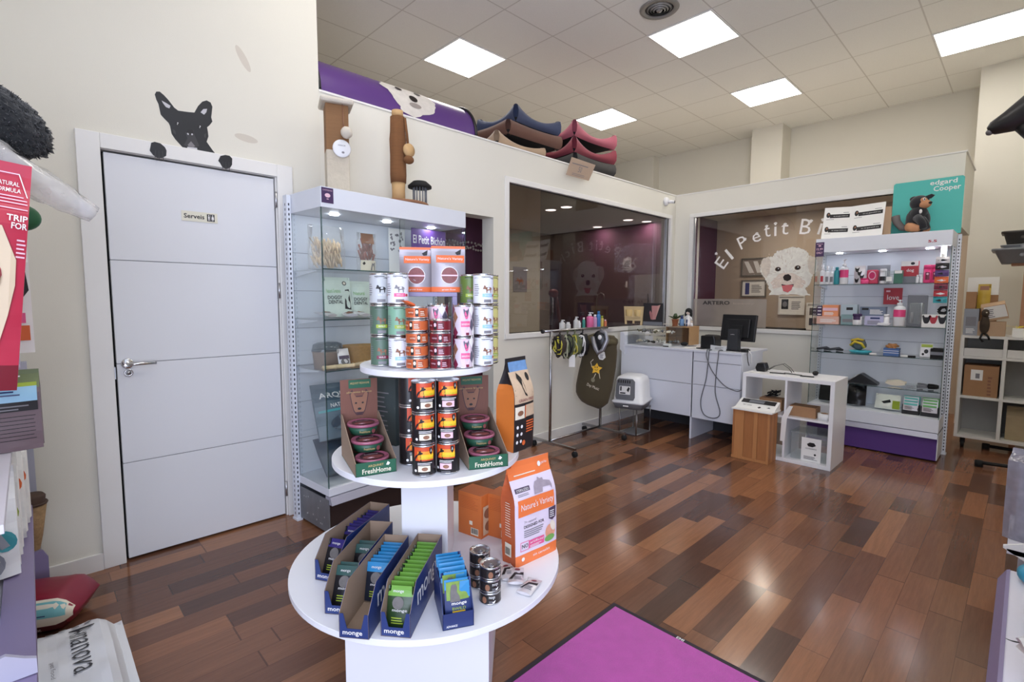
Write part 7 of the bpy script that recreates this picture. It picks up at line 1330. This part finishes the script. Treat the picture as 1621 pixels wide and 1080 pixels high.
def tray2(name, label, z, w, d, h, m, flare, flip):
    t = thing(name, label, 'litter tray', (6.50, .03, z), HP); q = MB(); prof = ((0, 1 - flare), (.85, 1), (.86, 1.09), (1, 1.09)) if not flip else ((0, 1.12), (.35, 1.07), (.4, 1), (1, 1 - flare))
    q.loft([[(x, y, k * h) for x, y in rr(w * s, d * s, .05)] for k, s in prof], m); q.build('tray_body', t); q = MB(); q.lathe([(0, 0), (.018, 0), (.018, .003), (0, .003)], m, 14, M=frame((-.04, -d / 2 * (1 + .02), h * .5), (1, 0, 0), (0, 0, 1))); q.build('clip', t)
tray2('litter_tray', 'grey litter tray upside down on the wooden display', 1.6645, .44, .36, .13, mat('tray_grey', (126, 128, 134), .45), .22, False)
tray2('litter_tray', 'pale grey tray base stacked on the upside down grey tray', 1.7965, .34, .30, .03, mat('tray_pale', (170, 172, 178), .45), .05, False)
tray2('litter_tray', 'dark flared litter tray topmost on the wooden display', 1.8285, .34, .30, .12, mat('tray_dark', (72, 68, 64), .5, var=.25, scale=20), .16, False)
# black rack feet
t = thing('floor_rack', 'black metal display rack whose two feet show on the floor', 'rack', (5.44, -.12, 0)); q = MB(); q.tube([(-.03, .32, .035), (.03, 0, .035)], .014, BLACKM, 10); q.build('foot', t); q = MB(); q.tube([(.66, .31, .03), (.66, 0, .03)], .014, BLACKM, 10); q.build('foot', t)
for x, y in ((-.03, .32), (.66, .31)): q = MB(); q.rod((x, y, 0), (x, y, .05), .026, BLACKM, 14); q.build('foot_cap', t)
q = MB(); q.rod((.03, 0, .03), (.03, 0, 1.1), .014, BLACKM); q.rod((.66, 0, .03), (.66, 0, 1.1), .014, BLACKM); q.rod((.03, 0, 1.1), (.66, 0, 1.1), .014, BLACKM); q.rod((.03, 0, .035), (.66, 0, .03), .012, BLACKM); q.build('upright_frame', t)

# ------------------------------------------------------------------ right gondola along the entrance wall
t = thing('gondola_shelf', 'lilac-railed gondola along the entrance wall beside the purple mat', 'shelf', (0, 0, 0)); q = MB(); q.prism([(.016, .23), (.018, .26), (-.004, .305), (-.014, .31), (-.014, .23)], 1.2, 2.63, LILAC, XZ); q.build('price_rail', t)
MB().box(1.2, 2.63, -.5, -.012, .285, .307, GS).build('shelf_board', t, .001); MB().box(1.2, 2.63, -.5, -.02, .02, .285, GS).build('base_deck', t); MB().box(1.2, 3.4, -.54, -.5, .02, 1.92, GS).build('back_panel', t); MB().box(1.2, 3.4, -.5, -.06, 1.90, 1.92, GS).build('top_board', t); MB().box(3.38, 3.4, -.5, -.04, .02, 1.90, GS).build('end_panel', t)
MB().box(2.9, 3.38, -.5, .0, .27, .29, GS).build('shelf_board', t); q = MB(); q.prism([(-.06, .25), (.012, .29), (.012, .30), (-.06, .33)], 2.9, 2.915, WHITEP, XZ); q.build('shelf_end_stop', t)
packet('white_bag', 'glossy white food bag with black spots on the near right shelf', 'bag', (1.92, -.16, .395), (radians(-70), 0, radians(100)), .26, .36, .12, mat('bag_gloss_white', (226, 228, 232), .3), lambda m, S, W, H: [m.disc(S, -W * .3 + .06 * k, H * (.3 + .13 * (k % 3)), .013, .018, INK, .004) for k in range(5)], None, 3, wr=.016)
q = MB(); q.ell((0, 0, 0), (.05, .03, .03), mat('toy_cyan', (60, 150, 180), .45), 14, 10, .2); tag(q.build('blue_toy', None, loc=(2.55, -.06, .342)), 'small blue toy at the far end of the near right shelf', 'toy')
q = MB(); q.ell((0, 0, 0), (.05, .03, .03), mat('toy_cyan', (60, 150, 180), .45), 14, 10, .2); tag(q.build('blue_toy', None, loc=(2.18, -.09, .342)), 'small blue toy behind the glossy white bag', 'toy')
t = thing('wrapped_bundle', 'clear wrapped grey bundle standing at the end of the right gondola', 'bag', (3.08, -.10, .292), radians(80)); mb, S = bag(.22, .39, .16, glass_mat('grey_film', (.8, .8, .83), 1.5, .12, .5, (176, 174, 186), .8, 18), glass_mat('grey_film'), top=.12, c=.85, p=6, wr=.008, seed=2); mb.rect(S, .02, .08, .10, .13, RED, .004, 3); mb.lines(S, -.0, .09, .15, .24, 4, GREYI, .004); mb.build('film', t); q = MB(); q.box(-.08, .08, -.05, .05, .01, .33, mat('bundle_grey', (186, 184, 192), .7, var=.1, scale=20)); q.build('contents', t, .02)
t = thing('dog_mannequin', 'black dog mannequin head jutting in above the right gondola', 'mannequin', (2.80, -.10, 1.921), 0); MAN = mat('mannequin_black', (26, 24, 23), .35, var=.2, scale=8)
q = MB(); q.tube([(0, .258, .085), (0, .245, .09), (0, .20, .105), (0, .14, .135), (0, .09, .155), (0, .02, .16), (0, -.05, .14)], [.012, .026, .042, .062, .080, .088, .08], MAN, 20); q.build('head', t); q = MB(); q.ell((0, .253, .077), (.016, .012, .012), mat('mannequin_nose', (92, 86, 82), .35), 14, 10); q.build('nose', t)
q = MB(); q.tube([(0, .0, .12), (0, -.08, .10), (0, -.14, .097)], [.075, .08, .09], MAN, 18); q.build('neck', t)
for x in (-.06, .06): q = MB(); q.prism([(.06, .19), (-.02, .26), (-.05, .19)], x - .008, x + .008, MAN, XZ); q.build('ear', t, .004)
q = MB(); q.tube([(.0, .165, .095), (.0, .13, .055), (.0, .09, .045), (0, .04, .06)], [.03, .036, .04, .05], MAN, 14); q.build('lower_jaw', t)

# ------------------------------------------------------------------ standees on the purple-footed cabinet
TEAL = mat('board_teal', (82, 188, 178), .55, var=.015)
q = MB(); q.prism([(-.235, 0), (.235, 0), (.235, .455), (.222, .468), (-.222, .468), (-.235, .455)], 0, .012, TEAL, YZ); S = plane_S((0, -.0004, 0), (1, 0, 0), (0, 0, 1)); q.text(S, 'edgard', .015, .19, .405, .455, INKW, .0006, .012); q.text(S, 'Cooper', .04, .215, .35, .405, INKW, .0006, .012)
o = q.build('display_board', None, loc=(5.585, .665, 1.886), rot=HP); tag(o, 'teal board lettered edgard Cooper on top of the cabinet', 'board')
t = thing('plush_dog', 'black and tan plush dog sitting before the teal board', 'plush toy', (5.46, .70, 1.898), HP - .35); DG = mat('plush_black', (34, 35, 40), .9, var=.15, scale=20, bump=.5, bscale=90, sheen=.2); TN = mat('plush_tan', (196, 142, 104), .9, var=.12, scale=20); GRD = mat('plush_grey', (112, 106, 104), .9, var=.15)
q = MB(); q.ell((0, 0, .105), (.085, .075, .11), DG, 26, 18, .06); q.ell((.02, -.03, .16), (.06, .055, .06), DG, 20, 14); q.build('body', t)
q = MB(); q.ell((.015, -.02, .245), (.068, .062, .062), DG, 24, 16); q.ell((.065, -.04, .225), (.045, .038, .035), TN, 20, 14); q.ell((.055, -.045, .255), (.028, .03, .026), TN, 14, 10); q.ell((.108, -.05, .23), (.014, .014, .011), BLACK, 12, 8); q.ell((.075, -.074, .262), (.010, .006, .012), INKW, 10, 8); q.ell((.079, -.078, .262), (.005, .004, .007), INK, 8, 6); q.build('head', t)
q = MB(); q.prism([(.03, .285), (.10, .305), (.125, .29), (.10, .268), (.05, .262)], -.03, -.018, DG, YZ); q.build('ear', t, .004); q = MB(); q.ell((-.03, -.02, .285), (.03, .02, .022), DG, 14, 10); q.build('ear', t)
for s in (-1, 1): q = MB(); q.tube([(.03, -.05 + .02 * s, .12), (.08, -.075 + .02 * s, .07), (.10, -.08 + .02 * s, .02)], [.034, .028, .026], DG, 12); q.build('front_leg', t); q = MB(); q.tube([(-.03, .0 + .05 * s, .05), (.02, -.03 + .06 * s, .035), (.07, -.05 + .07 * s, .022)], [.04, .032, .024], TN, 12); q.build('hind_leg', t)
q = MB(); q.tube([(-.07, .02, .05), (-.12, .0, .06), (-.155, -.01, .11), (-.17, -.01, .16)], [.03, .028, .03, .034], GRD, 12); q.build('tail', t); q = MB(); q.ell((.055, -.075, .165), (.012, .005, .018), INKW, 10, 8); q.build('chest_badge', t)
t = thing('white_leaflet', 'open white leaflet with four product pictures on the cabinet', 'leaflet', (5.40, 1.225, 1.889), HP); MZ = Matrix.Rotation(radians(-16), 4, 'X')
for x0, x1, a in ((-.17, .045, .15), (.045, .30, -.1)):
    Mf = Matrix.Translation((.035, 0, 0)) @ MZ @ Matrix.Rotation(a, 4, 'Z') @ Matrix.Rotation(radians(-9), 4, 'Y') if False else MZ @ Matrix.Translation((.035, 0, 0)) @ Matrix.Rotation(a, 4, 'Z') @ Matrix.Translation((-.035, 0, 0))
    q = MB(); q.box(x0, x1, -.0008, .0008, 0, .305, WHITEP, Mf); S = lambda u, v, d: Mf @ Vector((u, -.001 - d, v))
    for k in range(2): v = .06 + .14 * k; w = x1 - x0; q.rect(S, x0 + w * .22, x1 - w * .06, v, v + .036, INK); q.disc(S, x0 + w * .16, v + .03, .016, .026, INK, .001); q.disc(S, x0 + w * .17, v + .036, .007, .01, BROWN, .0014); q.text(S, 'cepillo', x0 + w * .35, x1 - w * .12, v + .012, v + .022, INKW, .0012); q.lines(S, x0 + w * .1, x0 + w * .4, v - .016, v - .008, 1, GREYI); q.rect(S, x1 - w * .3, x1 - w * .1, v + .048, v + .053, GREYI)
    q.build('leaflet_page', t)
pbox('tray_carton', 'low brown carton tray behind the white leaflet', 'box', (5.555, 1.11, 1.886), HP, .38, .14, .16, CARD); pbox('tray_flap', 'narrow raised brown carton flap between leaflet and teal board', 'box', (5.478, .912, 1.886), HP, .05, .008, .26, CARDL)
# ------------------------------------------------------------------ grooming rooms behind the panes
def picture(label, y, z0, z1, w, m, deco, fm):
    t = thing('framed_certificate', label, 'picture', (7.718, y, z0), HP, 'framed papers on the beige wall'); h = z1 - z0
    q = MB(); q.box(-w / 2, w / 2, -.008, 0, 0, h, m); S = plane_S((0, -.0085, 0), (1, 0, 0), (0, 0, 1)); deco(q, S, w, h); q.build('print', t)
    q = MB(); [q.box(*b, fm) for b in ((-w / 2 - .018, w / 2 + .018, -.02, 0, -.018, 0), (-w / 2 - .018, w / 2 + .018, -.02, 0, h, h + .018), (-w / 2 - .018, -w / 2, -.02, 0, 0, h), (w / 2, w / 2 + .018, -.02, 0, 0, h))]; q.build('frame', t)
FG = mat('frame_grey', (110, 106, 102), .5)
picture('grey framed print with a white diagonal letter, upper on the beige wall', 2.86, 1.69, 1.92, .30, mat('print_ash', (150, 140, 134), .6), lambda q, S, w, h: (q.shape(S, [(-.13, .2), (-.07, .2), (.02, .03), (-.05, .03)], INKW), q.shape(S, [(.0, .2), (.06, .2), (.13, .03), (.06, .03)], INKW)), FG)
picture('grey framed certificate with blue side strip, below the diagonal letter print', 2.84, 1.385, 1.60, .32, WHITEP, lambda q, S, w, h: (q.rect(S, -.12, -.06, .02, .19, mat('cert_blue', (60, 70, 130), .5)), q.lines(S, -.03, .12, .05, .17, 5, GREYI)), FG)
picture('pale framed certificate with dark portrait under the dog head', 2.32, 1.135, 1.37, .30, WHITEP, lambda q, S, w, h: (q.rect(S, -.13, -.04, .06, .2, INK), q.disc(S, -.085, .13, .03, .04, GREYI, .0012), q.lines(S, 0, .12, .06, .18, 5, GREYI)), FRAMEW)
picture('pale framed sheet with two dark pictures near the cabinet', 2.04, .93, 1.27, .14, WHITEP, lambda q, S, w, h: (q.rect(S, -.05, .05, .19, .29, mat('photo_grey', (92, 84, 82), .6)), q.rect(S, -.05, .05, .05, .15, mat('photo_navy', (62, 60, 72), .6))), FRAMEW)
t = thing('grooming_table', 'dark grooming table top behind the far window sill', 'table', (7.25, 2.30, 0)); q = MB(); q.prism([(-.2, .88), (.2, .88), (.16, .95), (-.16, .95)], -.26, .26, BLACKM, YZ); q.build('table_top', t); q = MB(); q.rod((0, 0, 0), (0, 0, .88), .05, STEEL); q.build('pedestal', t)
t = thing('tall_cabinet', 'pale grey cabinet in the grooming room at the corner of the windows', 'cabinet', (5.97, 3.34, 0)); GC = mat('cabinet_taupe', (170, 160, 158), .5); q = MB(); q.box(0, .45, 0, .42, 0, 1.66, GC); q.build('cabinet_body', t, .003); q = MB(); q.box(-.012, -.001, .01, .41, .02, 1.64, GC); q.build('cabinet_door', t, .002); q = MB(); q.box(-.03, -.012, .2, .212, 1.2, 1.4, STEEL); q.build('door_handle', t)
t = thing('wall_shelf', 'steel shelf of grooming tools against the back beige wall', 'shelf', (4.0, 6.05, 0)); q = MB(); q.box(0, 1.3, 0, .24, 1.30, 1.325, STEEL); q.build('shelf_board', t)
for x in (.05, 1.24): q = MB(); q.box(x, x + .02, .2, .24, 0, 1.3, STEEL); q.build('shelf_leg', t)
for k, (x, h, m, lb) in enumerate(((4.15, .16, WB, 'white'), (4.35, .12, GREYP, 'grey'), (4.52, .2, BLACKM, 'black'), (4.75, .15, BROWN, 'brown'), (5.0, .13, WB, 'squat white'))): jar('%s bottle on the steel shelf in the grooming room' % lb, (x, 6.16, 1.3255), .05, h, m, m, rz=0)
for k, (x, w, h, z, m, lb) in enumerate(((4.55, .3, .34, 1.75, CREAM, 'cream poster with a dog outline on the back wall'), (5.15, .42, .32, 1.80, mat('poster_sage', (170, 176, 150), .6), 'sage poster on the back wall nearest the purple wall'), (6.3, .34, .44, 1.45, GREYI, 'grey framed poster low on the back wall'))): pbox('hanging_poster', lb, 'poster', (x, 6.296, z), 0, w, .006, h, m, lambda q, S, w, h: (fig(q, S, QUAD, -w * .3, h * .3, w * .6, h * .4, BROWN), q.lines(S, -w * .3, w * .3, h * .08, h * .2, 2, GREYI)))
q = MB(); CH_ = mat('chain_silver', (206, 206, 206), .3, 1.)
for k in range(40): q.tube([(.012 * cos(2 * pi * j / 8) * (1 if k % 2 else .3), .012 * cos(2 * pi * j / 8) * (.3 if k % 2 else 1), -.022 * k + .016 * sin(2 * pi * j / 8)) for j in range(9)], .0035, CH_, 5)
tag(q.build('hanging_chain', None, loc=(4.25, 4.6, 2.24)), 'silver chain hanging in the grooming room near the left window edge', 'chain')
t = thing('chain_rod', 'steel ceiling rod from which the silver chain hangs', 'rod', (4.25, 4.6, 0)); q = MB(); q.rod((0, 0, 2.24), (0, 0, 2.528), .012, STEEL); q.build('rod', t)
t = thing('red_dryer', 'red hair dryer on a stand in the grooming room', 'dryer', (4.80, 4.2, 0)); q = MB(); q.ell((0, 0, 1.40), (.07, .06, .055), mat('dryer_red', (150, 28, 40), .35), 20, 12); q.build('dryer_head', t); q = MB(); q.tube([(.02, -.02, 1.36), (.04, -.03, 1.25), (.07, -.03, 1.12), (.09, -.03, 1.04)], [.026, .024, .02, .014], mat('dryer_red', (150, 28, 40), .35)); q.build('nozzle', t); q = MB(); q.rod((0, .02, 0), (0, .02, 1.36), .012, STEEL); q.rod((-.2, .02, .01), (.2, .02, .01), .012, STEEL); q.build('stand', t)
pbox('hanging_note', 'small patterned sheet pinned on the purple wall', 'paper', (7.095, 4.62, 1.80), HP, .16, .004, .2, mat('sheet_grey', (190, 186, 190), .6), lambda q, S, w, h: q.lines(S, -.06, .07, .02, .17, 5, INK))
for k, (y, z, lb) in enumerate(((4.62, 1.52, 'upper white hook on the purple wall'), (4.62, 1.02, 'lower white hook on the purple wall'))): q = MB(); q.box(-.012, 0, -.014, .014, 0, .1, WHITEP); q.tube([(-.012, 0, .02), (-.05, 0, .01), (-.06, 0, .04)], .007, STEEL); tag(q.build('wall_hook', None, .002, loc=(7.099, y, z)), lb, 'hook')
q = MB(); q.tube([(0, .10, 0), (0, .10, .35), (0, .08, .45), (0, .02, .48), (0, -.04, .45), (0, -.06, .38)], .012, STEEL); q.box(-.03, .03, .06, .14, -.95, 0, GREYP); tag(q.build('grooming_hoop', None, loc=(6.8, 4.9, .95)), 'bent steel grooming hoop before the purple wall', 'hoop')
# passage behind the white cabinet: plum wall, silver garland, hanging tools
q = MB()
for k in range(70): a = k * 2.399; q.ell((.012 * k, -.012 + .01 * cos(a), .035 * sin(a * 1.7)), (.013, .008, .011), CH_, 8, 6)
o = q.build('garland', None, loc=(2.55, 3.755, 1.83)); tag(o, 'glittering silver garland across the plum wall in the passage', 'garland')
for k, (x, w, m, lb) in enumerate(((2.74, .07, mat('panel_bone', (206, 198, 190), .6), 'bone coloured hanging panel in the passage, widest'), (2.835, .03, mat('panel_stone', (160, 150, 146), .6), 'stone grey hanging strip in the passage'), (2.90, .04, mat('panel_plum', (84, 56, 84), .6), 'plum hanging strip in the passage'))): pbox('curtain_strip', lb, 'panel', (x, 3.765, .9), 0, w, .01, .88, m)
t = thing('hanging_tongs', 'open steel tongs hanging low in the passage', 'tongs', (2.80, 3.70, 1.25)); q = MB(); q.tube([(0, 0, .12), (.04, 0, .0), (.06, 0, -.12)], .006, STEEL); q.build('tong_arm', t); q = MB(); q.tube([(0, 0, .12), (-.03, 0, 0), (-.02, 0, -.12)], .006, STEEL); q.build('tong_arm', t)
